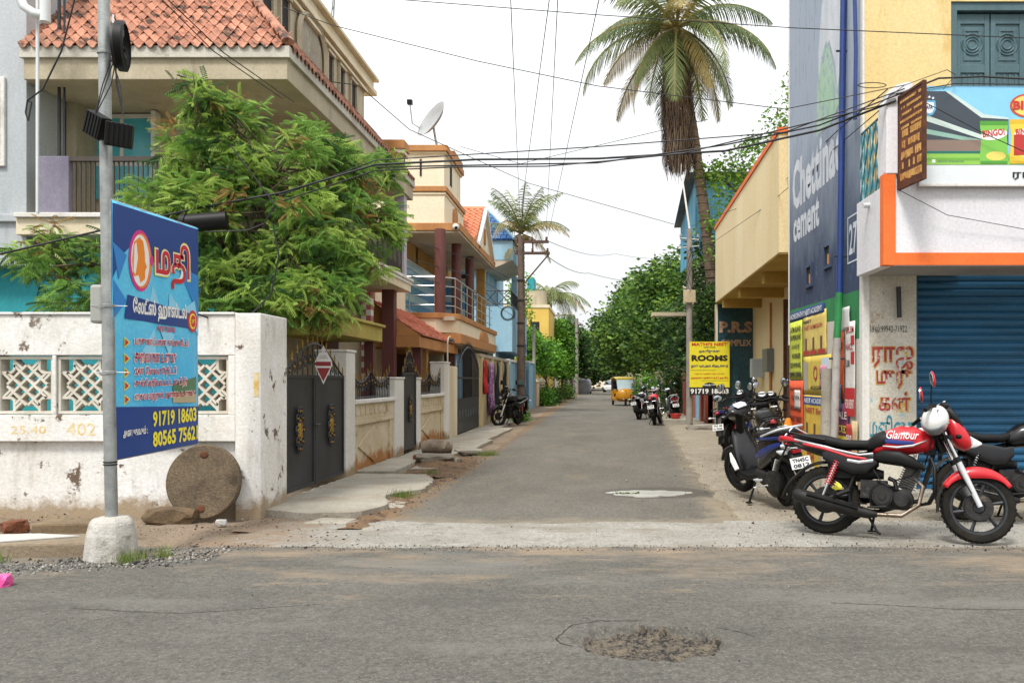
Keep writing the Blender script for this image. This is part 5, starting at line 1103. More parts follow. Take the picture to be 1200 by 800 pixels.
# lettering on the pillar
REDT = mat('worn_red_lettering', '9c2f36', .9, 'b0474a', sc=9, st='d9d4c6', stsc=12, stlo=.56, sthi=.62, k=.9, world=True); YELT = mat('worn_yellow_outline', 'cfa84c', .9, 'bb933c', sc=9, st='d9d4c6', stsc=12, stlo=.56, sthi=.62, k=.9, world=True); BLUT = mat('worn_teal_lettering', '3d93a8', .9, '2f7d92', sc=9, st='d9d4c6', stsc=12, stlo=.58, sthi=.64, k=.9, world=True)
BLKT = solid('black_lettering', '2a2a2c', .8)
O5 = Vector((5, 11, 0)); yp = Z0
def ptext(s, m_, x0, x1, ytop, ybot, bold=0, lay=1):
    a = (x0-703)*yp/1000; b = (x1-703)*yp/1000; z0 = 1.4+(446-ybot)*yp/1000; z1 = 1.4+(446-ytop)*yp/1000
    return text(s, m_, SB, Vector((a, yp-.002*lay, z0))-O5, (1,0,0), (0,0,1), w=b-a, h=z1-z0, bold=bold, name='painted_lettering')
ptext('செல்:99942-71922.', BLKT, 1016, 1064, 380, 389, 0)
for s, x0, x1, y0, y1 in (('ராஜ', 1021, 1070, 406, 433), ('முரு', 1026, 1068, 434, 455), ('கன்', 1029, 1066, 459, 481)):
    ptext(s, YELT, x0, x1+2, y0-1, y1+2, .04, 1); ptext(s, REDT, x0+1, x1, y0, y1, .015, 2)
ptext('மளிகை', BLUT, 1018, 1073, 486, 512, .02); ptext('கடை', BLUT, 1022, 1050, 517, 530, .02)
tag(MB().tube([at(1053, 336, 10.33), at(1054, 372, 10.33)], .03, n=8).build('iron_bracket', BLACKM), 'dark rusty iron bracket fixed to the white pillar beside the shutter', 'bracket')
# painted adverts on the side wall (X = 3.2, reading from far to near)
WT = mat('worn_white_paint', 'd9dde2', .9, 'c3cbd4', sc=3, st='8c9cb0', stsc=9, stlo=.62, sthi=.72, streak=2, k=.92, world=True); GT = mat('worn_green_paint', 'a3c8a8', .9, 'b3cfbb', sc=3, st='97a6b4', stsc=7, stlo=.5, sthi=.62, k=.9, world=True)
GB = mat('green_wall_band', '2f8f52', .85, '287d47', sc=3, bump=.1, k=.85, world=True)
def stext(s, m_, ya, yb_, z0, z1, bold=0, shear=0, lay=1): return text(s, m_, SB, Vector((XB-.001*lay, ya, z0))-O5, (0,-1,0), (0,0,1), w=ya-yb_, h=z1-z0, bold=bold, shear=shear, name='painted_lettering')
stext('Chettinad', WT, 14.15, 11.25, 4.18, 4.98, .035); stext('cement', WT, 14.1, 12.45, 3.66, 4.12, .035)
def spoly(n, m_, poly, lay=1): return part(n, m_, SB, MB().prism(poly, 'x', XB-.0015*lay, XB-.0015*(lay-1)-.0003))
def ell(cy, cz, ry, rz, pw=1): return [(cy+ry*math.cos(t)*abs(math.cos(t))**(pw-1), cz+rz*math.sin(t)) for t in [2*math.pi*j/28 for j in range(28)]]
spoly('painted_flame', WT, [(12.45, 5.6), (12.5, 6.2), (12.3, 6.8), (12.0, 7.15), (11.6, 7.25), (11.3, 7.1), (11.3, 5.7), (11.5, 5.3), (11.6, 5.7), (11.9, 6.15), (12.15, 6.1), (12.3, 5.7)])
spoly('painted_leaf', GT, [(12.6, 5.0), (12.55, 5.7), (12.3, 6.1), (12.05, 6.2), (11.8, 5.9), (11.6, 5.5), (11.4, 5.1), (11.9, 4.95), (12.5, 5.0)], 2)
stext('27', WT, 10.95, 10.62, 3.0, 3.4, .02); 
m = MB(); [m.box(XB-.003, XB-.0005, a, b, c, d) for a, b, c, d in ((10.58, 10.6, 2.9, 3.5), (11.0, 11.02, 2.9, 3.5), (10.6, 11.0, 3.48, 3.5), (10.6, 11.0, 2.9, 2.92))]; part('painted_frame', WT, SB, m)
spoly('green_band', GB, [(14.4, 2.3), (14.4, 2.58), (10.44, 2.52), (10.44, 1.92), (11.0, 1.92), (11.2, 2.2)]); spoly('white_base', mat('white_base_paint', 'd6d2c8', .9, 'c0b9aa', sc=2, st='a98f63', stsc=2.5, stlo=.6, sthi=.7, k=.9, world=True), [(14.4, -.1), (14.4, 2.3), (11.2, 2.2), (11.0, 1.92), (10.44, 1.92), (10.44, -.1)], 1)
for cy, cz in ((13.0, 3.0), (11.95, 3.15)):
    v = part('wall_vent', ADV, SB, MB().box(XB-.03, XB, cy-.2, cy+.2, cz-.18, cz-.13).box(XB-.03, XB, cy-.2, cy+.2, cz+.13, cz+.18).box(XB-.03, XB, cy-.2, cy-.14, cz-.13, cz+.13).box(XB-.03, XB, cy+.14, cy+.2, cz-.13, cz+.13)); part('vent_opening', DARK, SB, MB().box(XB-.005, XB-.001, cy-.14, cy+.14, cz-.13, cz+.13))
    part('vent_brick', TRIM, SB, MB().box(XB-.012, XB-.005, cy-.13, cy+.02, cz-.12, cz+.02))
# pasted posters: each sheet is a thing
def poster(label, ya, yb_, z0, z1, c, rows, lay, lab='poster', heads=()):
    P_ = thing('poster', label, 'poster', (XB-.004*lay, (ya+yb_)/2, z0)); w = ya-yb_; h = z1-z0; mm = MB(); nn = 6; V = []; F = []
    for i in range(nn+1):
        for j in range(nn+1): V.append((-.002-.003*(1+math.sin(i*1.7+j*2.3+lay)), w/2-w*j/nn, h*i/nn))
    for i in range(nn):
        for j in range(nn): a = i*(nn+1)+j; F.append((a, a+1, a+nn+2, a+nn+1))
    o = MB().add(V, F).build('sheet', mat('paper_'+c, c, .8, sc=6, fine=.1, st='b5a88f', stsc=5, stlo=.66, sthi=.75, bump=.05, k=.92), P_, smooth=True); o.modifiers.new('thick', 'SOLIDIFY').thickness = .001
    for (y0, y1, x0, x1, cc) in heads: MB().box(-.0095, -.0085, w/2-w*x1, w/2-w*x0, h*y0, h*y1).build('printed_block', solid('print_'+cc, cc, .7), P_)
    for s, cc, zz, hh, x0, x1 in rows: text(s, solid('print_'+cc, cc, .7), P_, (-.0105, w/2-w*x0, h*zz), (0,-1,0), (0,0,1), w=w*(x1-x0), h=h*hh, bold=.02)
    return P_
poster('yellow admission poster with bottles along its foot, below the navy advert', 13.4, 12.0, 1.78, 2.42, 'e9cf72', [('NEET ADMISSION', 'b03a3a', .62, .1, .1, .85), ('NEET', '2a2a2c', .78, .07, .05, .4)], 2, heads=((.02, .12, .05, .3, 'b8322c'), (.02, .12, .36, .6, 'b8322c'), (.02, .12, .68, .95, 'b8322c'), (.12, .42, .12, .2, '6b4a3a'), (.12, .42, .44, .52, '6b4a3a'), (.12, .42, .76, .84, '6b4a3a')))
poster('blue strip poster with white letters at the top of the wall posters', 14.3, 12.1, 2.38, 2.52, '2f4a86', [('HOMEOPATHY NEET ACADEMY', 'e8eef2', .2, .6, .03, .95)], 3)
poster('lime yellow poster with black handwriting on the painted wall', 14.3, 13.4, 1.42, 2.36, 'd2dc46', [('ATM BLIND', '2a2a2c', .82, .09, .1, .9), ('SUPERLINE', '2a2a2c', .68, .09, .1, .9), ('ஸ்பா விடுதி', '2a2a2c', .50, .12, .2, .8), ('WORKER', '2a2a2c', .36, .09, .2, .9), ('SEWING', '2a2a2c', .2, .09, .1, .9), ('99941 23456', '2a2a2c', .04, .09, .05, .95)], 4)
poster('orange handwritten poster below the lime yellow one', 14.3, 13.35, .55, 1.40, 'ea5a2a', [('வேலை ஆட்கள்', '5a1f14', .78, .12, .08, .92), ('தேவை', '5a1f14', .6, .12, .2, .8), ('WANTED', '5a1f14', .42, .11, .1, .9), ('90037 50037', '5a1f14', .22, .11, .05, .95), ('98042', '5a1f14', .05, .1, .2, .9)], 5)
poster('pale yellow notice with a red ring beside the lime poster', 13.38, 11.75, 1.2, 1.77, 'ddc552', [('O', 'b03a3a', .35, .4, .4, .55), ('ACADEMY', '2a2a2c', .12, .1, .3, .75)], 2, heads=((.5, .92, .68, .98, 'cfdbe6'), (.1, .85, .03, .2, 'a9a294')))
poster('second yellow bottle poster low on the painted wall', 13.33, 11.9, .35, 1.18, 'ebc44a', [('NEET ACADEMY', 'e8eef2', .86, .09, .05, .9), ('NEET Exam', 'b03a3a', .68, .1, .1, .9)], 3, heads=((.83, .98, .01, .99, '2f4a86'), (.14, .26, .05, .3, 'b8322c'), (.14, .26, .36, .6, 'b8322c'), (.14, .26, .68, .95, 'b8322c'), (.26, .5, .12, .2, '6b4a3a'), (.26, .5, .44, .52, '6b4a3a')))
poster('lowest yellow poster with a plant picture near the ground', 14.25, 12.0, -.05, .52, 'e3bf45', [('2024', 'b03a3a', .4, .3, .5, .7)], 3, heads=((.05, .3, .05, .95, 'd8d6d2'),))
poster('orange strip poster behind the blue drain pipe', 11.6, 11.1, 1.15, 2.1, 'e8622c', [('WANTED', '5a1f14', .7, .1, .1, .9), ('44915', '5a1f14', .1, .1, .1, .9)], 5)
poster('white and red price poster right of the drain pipe', 11.05, 10.62, .95, 2.15, 'ece8e2', [('SALEM', 'b03a3a', .88, .07, .1, .9), ('5.00', '2a2a2c', .52, .08, .1, .5), ('FOR RENT', 'ece8e2', .08, .1, .08, .92), ('NACL', 'b03a3a', .7, .07, .1, .8)], 5, heads=((0, .3, 0, 1, 'c2262a'), (.55, .68, .6, .95, 'c2262a'), (.75, .85, .6, .95, 'c2262a')))
poster('purple and yellow torn posters low right of the drain pipe', 11.5, 10.9, .1, 1.1, '7c3560', [('ACTED', 'e8d23c', .62, .1, .1, .9), ('SALE', 'ece8e2', .8, .1, .1, .9), ('50%', 'ece8e2', .1, .12, .1, .9)], 5, heads=((.3, .58, .05, .95, 'e8d23c'),))
poster('torn white paper at the top beside the drain pipe', 11.2, 10.85, 2.05, 2.35, 'e6e4e0', [], 6)
for lab_, a_, b_, c_, d_, col_, rows_ in (
    ('small white handbill pasted over the orange handwritten poster', 13.9, 13.5, .95, 1.25, 'e4e1da', [('TUITION', '2a2a2c', .5, .2, .1, .9)]),
    ('small pink handbill beside the red ring notice', 12.3, 11.95, 1.3, 1.62, 'd98aa0', [('SALE', '2a2a2c', .4, .25, .1, .9)]),
    ('torn cream strip low between the bottle poster and the drain pipe', 11.95, 11.6, .3, 1.15, 'dccfae', []),
    ('faded blue handbill above the purple torn poster', 11.55, 11.2, 1.0, 1.35, '6f93b8', [('OFFER', 'e8eef2', .4, .2, .1, .9)]),
    ('small red handbill at the foot of the price poster', 10.98, 10.7, .45, .85, 'c23a34', [('RENT', 'ece8e2', .4, .25, .1, .9)]),
    ('long buff peeled paper strip at the corner below the price poster', 10.75, 10.5, -.05, .9, 'd6bf92', [])): poster(lab_, a_, b_, c_, d_, col_, rows_, 7)
# drain pipes
dp = thing('drain_pipe', 'tall blue and green drain pipe down the corner of the painted wall', 'pipe', (3.1, 11.05, 0)); BP = mat('blue_pipe_paint', '1f3f86', .45, '1a3670', sc=3, st='c9ccd2', stsc=14, stlo=.7, sthi=.74, k=.9); GP = mat('green_pipe_paint', '2b8a4b', .5, '247a40', sc=3, st='c9ccd2', stsc=14, stlo=.7, sthi=.74, k=.9); GRP = mat('grey_pipe_paint', 'bdbab5', .6, 'a39e97', sc=3, st='7b7268', stsc=6, stlo=.6, sthi=.7, k=.9)
a, b, c, d = at(989, -40, 11.05), at(984, 343, 11.05), at(981, 396, 11.05), at(976, 545, 11.05)
for n_, m_, p, q_, r_ in (('pipe', BP, a, b, .05), ('pipe', GP, b, c, .055), ('pipe', GRP, c, Vector((d.x, d.y, 0)), .06)): keep(MB().tube([p, q_], r_*.85, n=14).build(n_, m_, smooth=True), dp)
m = MB(); [m.tube([at(x, y, 11.05)+Vector((-.08, 0, 0)), at(x, y, 11.05)+Vector((.12, 0, 0))], .014, n=6) for x, y in ((987, 60), (985, 300), (979, 420))]; keep(m.build('clamp', BLACKM), dp)
cp2 = tag(MB().tube([at(968, 440, 11.15)+Vector((0, 0, -1.45)), at(969, 455, 11.15), at(968, 432, 11.15)], [.085, .075, .07], n=12).build('cement_stump', CONC, smooth=True), 'rough grey cement stump behind the foot of the drain pipe', 'post')
tag(MB().tube([at(1001, -30, 10.38), at(1003, 60, 10.38), at(1002, 140, 10.38)], .025, n=8).build('thin_pipe', BP, smooth=True), 'thin blue pipe at the corner of the yellow upper wall', 'pipe')

# ================================================================ PRS COMPLEX (yellow, overhanging)
PC = thing('yellow_complex', 'yellow building with an orange topped overhang and a dark blue tiled panel', 'building', (5, 20, 0))
YL2 = mat('pale_yellow_render', 'ecdcb2', .9, 'e2cd9c', sc=.8, st='c9ac6b', stsc=1.2, stlo=.6, sthi=.8, bump=.1, streak=6, k=.92, world=True)
xn, xf, yn, yf = 3.465, 3.67, 16.5, 27.1
part('upper_wall', YL2, PC, MB().prism([(xn, yn), (8.5, yn), (8.5, yf), (xf, yf)], 'z', 3.88, 6.18)); part('coping', OR, PC, MB().prism([(xn-.03, yn-.03), (8.5, yn-.03), (8.5, yn+.15), (xn+.14, yn+.15), (xf+.14, yf+.03), (xf-.03, yf+.03)], 'z', 6.182, 6.29))
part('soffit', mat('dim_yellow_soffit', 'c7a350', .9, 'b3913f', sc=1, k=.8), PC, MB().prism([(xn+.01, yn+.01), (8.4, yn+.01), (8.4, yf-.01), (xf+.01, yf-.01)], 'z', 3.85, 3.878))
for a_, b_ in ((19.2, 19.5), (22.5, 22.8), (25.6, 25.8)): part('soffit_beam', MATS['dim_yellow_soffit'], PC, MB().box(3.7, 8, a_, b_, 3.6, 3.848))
part('lower_wall', YL2, PC, MB().box(4.86, 8.5, 16.7, 27.1, -.1, 3.84)); DT = mat('dark_blue_tile', '1c4350', .3, '2a5866', sc=9, st='6f929a', stsc=26, stlo=.64, sthi=.7, bump=.05, k=.8, world=True)
part('tiled_panel', DT, PC, MB().box(3.75, 4.93, 27.15, 27.4, -.1, 3.84), bevel=.01); part('panel_edge', CREAM, PC, MB().box(3.70, 3.748, 27.14, 27.5, -.1, 3.84))
GLT = mat('dull_gold_lettering', 'b8977a', .6, '8d6f58', sc=6, metal=.0)
text('P.R.S', GLT, PC, Vector((3.80, 27.13, 2.92))-Vector((5, 20, 0)), (1,0,0), (0,0,1), w=1.04, h=.37, bold=.05, ext=.01); text('COMPLEX', GLT, PC, Vector((3.84, 27.13, 2.50))-Vector((5, 20, 0)), (1,0,0), (0,0,1), w=.98, h=.21, bold=.04, ext=.01)
part('meter_box', solid('grey_meter_box', '6d7474', .5), PC, MB().box(4.66, 4.86, 23.8, 24.5, 1.65, 2.3)); part('meter_box', solid('light_meter_box', 'a9b4ba', .5), PC, MB().box(4.5, 4.84, 25.2, 25.6, 1.5, 2.05)); part('meter_conduit', TRIM, PC, MB().tube([(4.82, 24.1, 1.65), (4.82, 24.1, .2)], .04, n=6).tube([(4.82, 24.1, 2.3), (4.82, 24.1, 3.6)], .03, n=6))
part('door', mat('brown_tile_door', '6a4630', .6, '533524', sc=5), PC, MB().box(4.81, 4.86, 19.4, 22.0, -.0, 3.3)); m = MB(); [m.box(4.795, 4.81, 19.45+i*.31, 19.72+i*.31, .1+j*.3, .36+j*.3) for i in range(8) for j in range(10)]; part('door_panels', MATS['brown_tile_door'], PC, m)
m = MB(); m.box(4.74, 4.86, 22.0, 22.08, 0, 3.5); part('door_frame', MATS['brown_tile_door'], PC, m)
# blue corrugated shed on a roof behind
shd = thing('corrugated_shed', 'bright blue corrugated sheet rooftop shed behind the leaning palm', 'shed', (5, 32, 6)); CB = mat('blue_corrugated_sheet', '4797b8', .5, '6aadc4', sc=1.5, st='2a7fae', stsc=2, streak=5, k=.85); CM = mat('mauve_corrugated_sheet', '7d6f84', .6, '6a5e70', sc=1.5, streak=5, k=.85)
def corr(x0, x1, y0, y1, z0, z1, m_, zslope=0):
    n = int(math.hypot(x1-x0, y1-y0)/.09); V = []; F = []; d = Vector((x1-x0, y1-y0, 0)).normalized(); nr_ = Vector((d.y, -d.x, 0))
    for i in range(n+1):
        p = Vector((x0+(x1-x0)*i/n, y0+(y1-y0)*i/n, 0))+nr_*.02*(1 if i % 2 else -1); V += [(p.x, p.y, z0), (p.x, p.y, z1+zslope*i/n)]
    for i in range(n): F.append((2*i, 2*i+2, 2*i+3, 2*i+1))
    o = keep(MB().add(V, F).build('corrugated_wall', m_), shd); o.modifiers.new('thick', 'SOLIDIFY').thickness = .01
YS = 33.0
corr(3.72, 5.75, YS, YS+.3, 6.2, 9.4, CB); corr(5.75, 7.5, YS+.3, YS+.5, 6.2, 9.3, CM); corr(3.72, 3.6, YS, YS+5, 6.2, 9.35, CB, -1.2)
keep(MB().add([(3.3, YS-.3, 9.35), (8, YS-.1, 9.45), (8, YS+5, 8.3), (3.3, YS+5, 8.2), (3.3, YS-.3, 9.39), (8, YS-.1, 9.49), (8, YS+5, 8.34), (3.3, YS+5, 8.24)], [(0, 1, 2, 3), (4, 7, 6, 5), (0, 4, 5, 1), (0, 3, 7, 4)]).build('roof_sheet', mat('grey_roof_sheet', '77797a', .6, '5e6061', sc=2), None), shd)
keep(box('lower_block', CREAM, None, 4.1, 9, YS+.4, YS+9, -.1, 6.2), shd); keep(box('ledge', SOF, None, 1.9+.4, 9, YS+.2, YS+9, 3.95, 4.12), shd) if False else None
m = MB(); m.box(2.1, 3.9, 34.2, 35.0, 4.0, 4.15); tag(m.build('flat_canopy', CREAM), 'thin pale canopy jutting behind the right utility pole', 'canopy')
# lane walls on the right behind the yellow building
rw = thing('boundary_wall', 'red and blue painted wall and posts behind the yellow sign', 'wall', (4, 30, 0)); RO = solid('brick_red_paint', 'a8503a', .8)
keep(box('wall_body', mat('grey_metal_gate', '9aa0a4', .7, '83898c', sc=1, streak=4, k=.8), None, 3.55, 3.7, 28, 35.8, -.1, 2.1), rw)
for i, (y, m_) in enumerate(((28.0, RO), (29.2, RO), (30.6, LBLUE), (32.0, RO), (33.4, LBLUE), (34.9, RO))): keep(box('post', m_, None, 3.46, 3.72, y, y+.28, -.1, 2.2), rw)
fwall('pinkish wall beyond the red and blue posts', 36, 46, 2.0, mat('pink_wall_paint', 'b98878', .9, 'a3766a', sc=1, k=.8), x=3.75); fwall('old wall in the shade of the right hand trees', 46.5, 110, 1.9, BEIGE, x=3.9)
# ================================================================ TREES
NEEM = [leafmat('neem_leaf', '85ad4c', '668f40', k=1.0, tr=.32), leafmat('neem_leaf_bright', 'b8cf6c', '9cbc52', k=1.0, tr=.36), leafmat('neem_leaf_dark', '4a7036', '395a2c', k=.85, tr=.25), leafmat('neem_leaf_bronze', 'b3955c', '94743f', k=.9, tr=.25)]
def compound_leaf(npair=8, L=.18, ll=.038, lw=.012):
    """one pinnate leaf: drooping midrib with paired pointed leaflets"""
    V = []; F = []
    for i in range(npair):
        t = (i+1)/npair; x = L*t; z = -.22*L*t*t
        for s in (1, -1):
            b = len(V); q = ll*(1-.35*abs(t-.5)); V += [(x, 0, z), (x+q*.45, s*q*.45+s*.0, z-.012+lw*.4), (x+q*.75, s*q*.85, z-.035), (x+q*.30, s*q*.55, z-.02-lw*.3)]; F.append((b, b+1, b+2, b+3))
    b = len(V); V += [(0, -.003, 0), (0, .003, 0), (L, .002, -.22*L), (L, -.002, -.22*L)]; F.append((b, b+1, b+2, b+3))
    return np.array(V), np.array(F)
def blobs_pts(blobs, n, shell=.45):
    w = np.array([b[3]*b[4]*b[5] for b in blobs])**.7; idx = rng.choice(len(blobs), n, p=w/w.sum()); B_ = np.array(blobs)[idx]
    u = rng.normal(size=(n, 3)); u /= np.linalg.norm(u, axis=1)[:, None]; r = rng.uniform(shell, 1, n)**.6
    return B_[:, :3]+u*B_[:, 3:6]*r[:, None], u
def treelimbs(name, parent, base, fork, tips, r0, m, n=8):
    mb = MB(); base = Vector(base); fork = Vector(fork)
    mid = base.lerp(fork, .5)+Vector((.06, .03, 0)); mb.tube([base-Vector((0, 0, .15)), base+Vector((0, 0, .1)), mid, fork], [r0*1.5, r0*1.1, r0*.95, r0*.8], n=10); 
    o = keep(mb.build('trunk', m, smooth=True), parent)
    for t in tips:
        t = Vector(t); mb = MB(); q = fork.lerp(t, .45)+Vector((random.uniform(-.1, .1), random.uniform(-.1, .1), .12*(t-fork).length)); mb.tube([fork-Vector((0, 0, .05)), q, t], [r0*.55, r0*.36, r0*.1], n=7)
        for k in range(3):
            e = t+Vector((random.uniform(-.5, .5), random.uniform(-.5, .5), random.uniform(-.1, .5)))*(t-fork).length*.35; mb.tube([q.lerp(t, .2+.25*k), e], [r0*.16, r0*.04], n=5)
        keep(mb.build('limb', m, smooth=True), parent)
neem = thing('neem_tree', 'feathery green neem tree spilling over the white wall and the double gate', 'tree', (-4.6, 10.4, 0))
nb = [(-4.7, 10.3, 4.1, .6, .5, .65), (-4.4, 10.4, 4.35, .55, .55, .5), (-4.0, 10.6, 4.1, .75, .8, .6), (-3.45, 11.0, 3.95, .55, .7, .55), (-4.6, 10.2, 3.4, .85, .6, .65), (-3.65, 10.6, 3.2, .8, .9, .7), (-5.55, 9.9, 2.7, .45, .4, .4), (-6.4, 9.9, 2.85, .42, .35, .35),
      (-3.05, 11.3, 3.35, .4, .5, .6), (-4.2, 10.1, 2.55, .9, .5, .4), (-3.35, 10.3, 2.5, .45, .5, .42), (-3.5, 9.9, 2.2, .32, .3, .3), (-4.68, 9.95, 4.72, .25, .2, .22), (-5.15, 10.0, 3.45, .35, .35, .35), (-3.95, 9.7, 2.3, .35, .3, .25), (-5.9, 9.7, 2.35, .35, .3, .2), (-2.95, 11.9, 4.35, .22, .3, .2), (-5.1, 10.0, 3.0, .4, .4, .4)]
treelimbs('neem', neem, (-4.6, 10.4, 0), (-4.55, 10.45, 2.0), [b[:3] for b in nb[:10]], .13, BARK)
n = 1750; Pt, U = blobs_pts(nb, n, .15)
# leave gaps: drop the clumps that fall in the hollows of a 3-D noise
keepm = np.array([noise.noise(Vector(p)*1.9) > -.13+.25*random.random()-.12 for p in Pt]); Pt, U = Pt[keepm], U[keepm]; n = len(Pt)
lv, lf = compound_leaf(); per = 12; k = n*per
Pp = np.repeat(Pt, per, 0)+rng.normal(0, .05, (k, 3)); Rm = rots(k, -.85, .5); 
Ud = np.repeat(U, per, 0)
up = Rm[:, :, 0]; x = up+Ud*.45; x /= np.linalg.norm(x, axis=1)[:, None]; zz = np.tile([0, 0, 1.], (k, 1))+rng.normal(0, .5, (k, 3)); y = np.cross(zz, x); y /= np.linalg.norm(y, axis=1)[:, None]; z = np.cross(x, y)
Rm = np.stack([x, y, z], -1)*rng.uniform(.7, 1.15, k)[:, None, None]
cl = np.repeat(rng.choice(4, n, p=[.40, .36, .20, .04]), per)
# each clump takes one leaf tone at random
o = scatter('foliage', lv, lf, Rm, Pp, NEEM, cl); keep(o, neem); o['kind'] = 'stuff'
# bare twigs
mb = MB()
for i in range(260):
    p = Vector(Pt[i*13 % n]); c = Vector(nb[int(rng.integers(0, 6))][:3]); q = p+(c-p).normalized()*random.uniform(.3, .7)-Vector((0, 0, .12)); mb.tube([q, p, p+(p-q).normalized()*.12], [.012, .006, .002], n=4)
keep(mb.build('twigs', BARK), neem)['kind'] = 'stuff'

LG = [leafmat('tree_leaf', '5f8436', '4c7030', k=.9), leafmat('tree_leaf_bright', '8fae4a', '76983c', k=.95), leafmat('tree_leaf_dark', '37552a', '2c4724', k=.85)]
DG_ = [leafmat('dark_tree_leaf', '3f6130', '345429', k=.85), leafmat('dark_tree_leaf_bright', '6a8c3c', '557a34', k=.9), leafmat('dark_tree_leaf_deep', '28421f', '223a1b', k=.8)]
YG = [leafmat('fresh_leaf', '8cbf3c', '74a834', k=.9), leafmat('fresh_leaf_mid', '5d9430', '4c8229', k=.9), leafmat('fresh_leaf_dark', '3c6a26', '335c22', k=.85)]
def tree(name, label, base, blobs, nclump, per, size, mats, trunk=.2, fork=None, group=None, spread=1.0, cat='tree', p=(.5, .28, .22)):
    r = thing(name, label, cat, base, group); bx, by = base[0], base[1]
    fk = fork or (bx, by, min(b[2] for b in blobs)*.6)
    treelimbs(name, r, base, fk, [b[:3] for b in blobs[:8]], trunk, BARK)
    P_, U_ = blobs_pts(blobs, nclump, .45); k = nclump*per
    off = rng.normal(0, size*1.5*spread, (k, 3)); off[:, 2] *= .6; PP = np.repeat(P_, per, 0)+off
    tv = np.array([[0, 0, 0], [.45, .3, .04], [1, 0, -.1], [.5, -.3, .04]]); Rr = rots(k, -.6, .5)*(size*rng.uniform(.6, 1.3, k))[:, None, None]
    h = np.repeat(rng.choice(3, nclump, p=p), per); o = scatter('crown', tv, np.array([[0, 1, 2, 3]]), Rr, PP, mats, h); keep(o, r); o['kind'] = 'stuff'; return r
# right hand trees along the lane
tree('shade_tree', 'largest spreading green tree overhanging the right side of the lane', (4.9, 46, 0),
     [(3.4, 46, 5.6, 1.9, 1.9, 2.2), (4.9, 47, 6.8, 2.1, 2, 1.9), (6.4, 46, 5.2, 2.1, 2, 2.2), (2.6, 47, 4.0, 1.3, 1.7, 1.6), (4.2, 44, 4.0, 2.0, 1.5, 1.7), (5.8, 44, 3.4, 1.8, 1.6, 1.7), (2.9, 50, 6.3, 1.5, 1.8, 1.4)], 1500, 14, .26, LG, .28)
tree('shade_tree', 'leafy tree behind the right utility pole, close to the red and blue posts', (4.6, 34.5, 0),
     [(4.2, 35, 3.5, 1.0, 1.2, 1.0), (5.2, 35, 4.2, 1.3, 1.3, 1.3), (3.9, 36, 2.8, .9, 1, .8), (5.5, 34, 3.2, 1.2, 1.2, 1.0), (4.7, 33.5, 2.9, .9, .9, .7), (3.5, 37, 3.9, .9, .9, .8), (3.75, 32.2, 4.9, .45, .5, .8), (3.95, 31.5, 6.2, .4, .4, .45), (3.5, 33, 2.6, .7, .7, .9), (4.6, 33.0, 5.4, .8, .6, .6)], 1350, 12, .19, DG_, .18)
tree('small_tree', 'small dense tree filling the gap between the ROOMS board pole and the yellow building', (3.5, 28.1, 0), [(3.5, 28.1, 2.6, .38, .4, .6), (3.55, 28.0, 3.5, .36, .4, .5), (3.62, 28.0, 4.2, .25, .3, .35), (3.3, 28.6, 1.9, .35, .4, .5)], 420, 12, .12, DG_, .06)
tree('shade_tree', 'dense tree behind the auto rickshaw on the right of the lane', (4.2, 60, 0),
     [(2.2, 60, 5.2, 2.0, 2.2, 2.0), (4.0, 61, 7.0, 2.4, 2.4, 2.4), (6.5, 60, 6.0, 2.6, 2.4, 2.6), (1.9, 62, 3.4, 1.7, 2, 1.5), (4.4, 58, 3.8, 2.2, 2, 1.9), (2.8, 64, 7.2, 1.6, 1.8, 1.6)], 1300, 12, .33, LG, .3)
tree('shade_tree', 'dark green tree farther down the right side of the lane', (5, 84, 0),
     [(1.9, 84, 6.0, 2.6, 3, 2.9), (4.5, 85, 8.0, 3.2, 3, 3.2), (8, 84, 8, 3.6, 3, 3.5), (1.3, 86, 3.6, 2.0, 2.4, 1.8), (4.4, 82, 4.2, 3.0, 2.5, 2.4)], 1300, 12, .42, DG_, .35)
tree('shade_tree', 'tree whose crown closes the far end of the lane', (3, 122, 0),
     [(1.5, 122, 6.0, 3.6, 4, 3.4), (-1.0, 124, 3.6, 2.2, 3, 2.2), (5, 122, 8, 4.4, 4, 4.0), (0.2, 126, 7.2, 2.4, 3, 2.2), (9, 122, 7.5, 4.5, 4, 4)], 1200, 11, .6, LG, .4)
tree('shade_tree', 'small hazy tree at the far left end of the lane', (-3, 132, 0), [(-3.2, 132, 4.6, 2.4, 3, 2.8), (-5, 132, 6, 2.6, 3, 2.6), (-1.8, 134, 2.8, 1.6, 2, 1.6)], 700, 11, .6, DG_, .3)
tree('airy_tree', 'light airy tree with sparse leaves behind the yellow overhang', (6.2, 29, 0),
     [(5.6, 29, 8.8, 1.3, 1.2, .9), (6.8, 29, 10.2, 1.1, 1.2, .9), (4.6, 29, 7.9, 1.0, 1, .6), (4.4, 28.5, 6.6, .8, .8, .5), (5.4, 28, 7.3, 1.0, 1, .6), (4.0, 28.5, 8.3, .6, .5, .4), (7.4, 29, 11.6, 1.0, 1, .7), (3.9, 28.2, 5.6, .5, .5, .4), (6.6, 28.6, 8.6, 1.2, 1, 1.0)], 620, 11, .15, [LG[0], YG[0], LG[1]], .14, fork=(6.0, 29, 5.6), p=(.4, .3, .3))
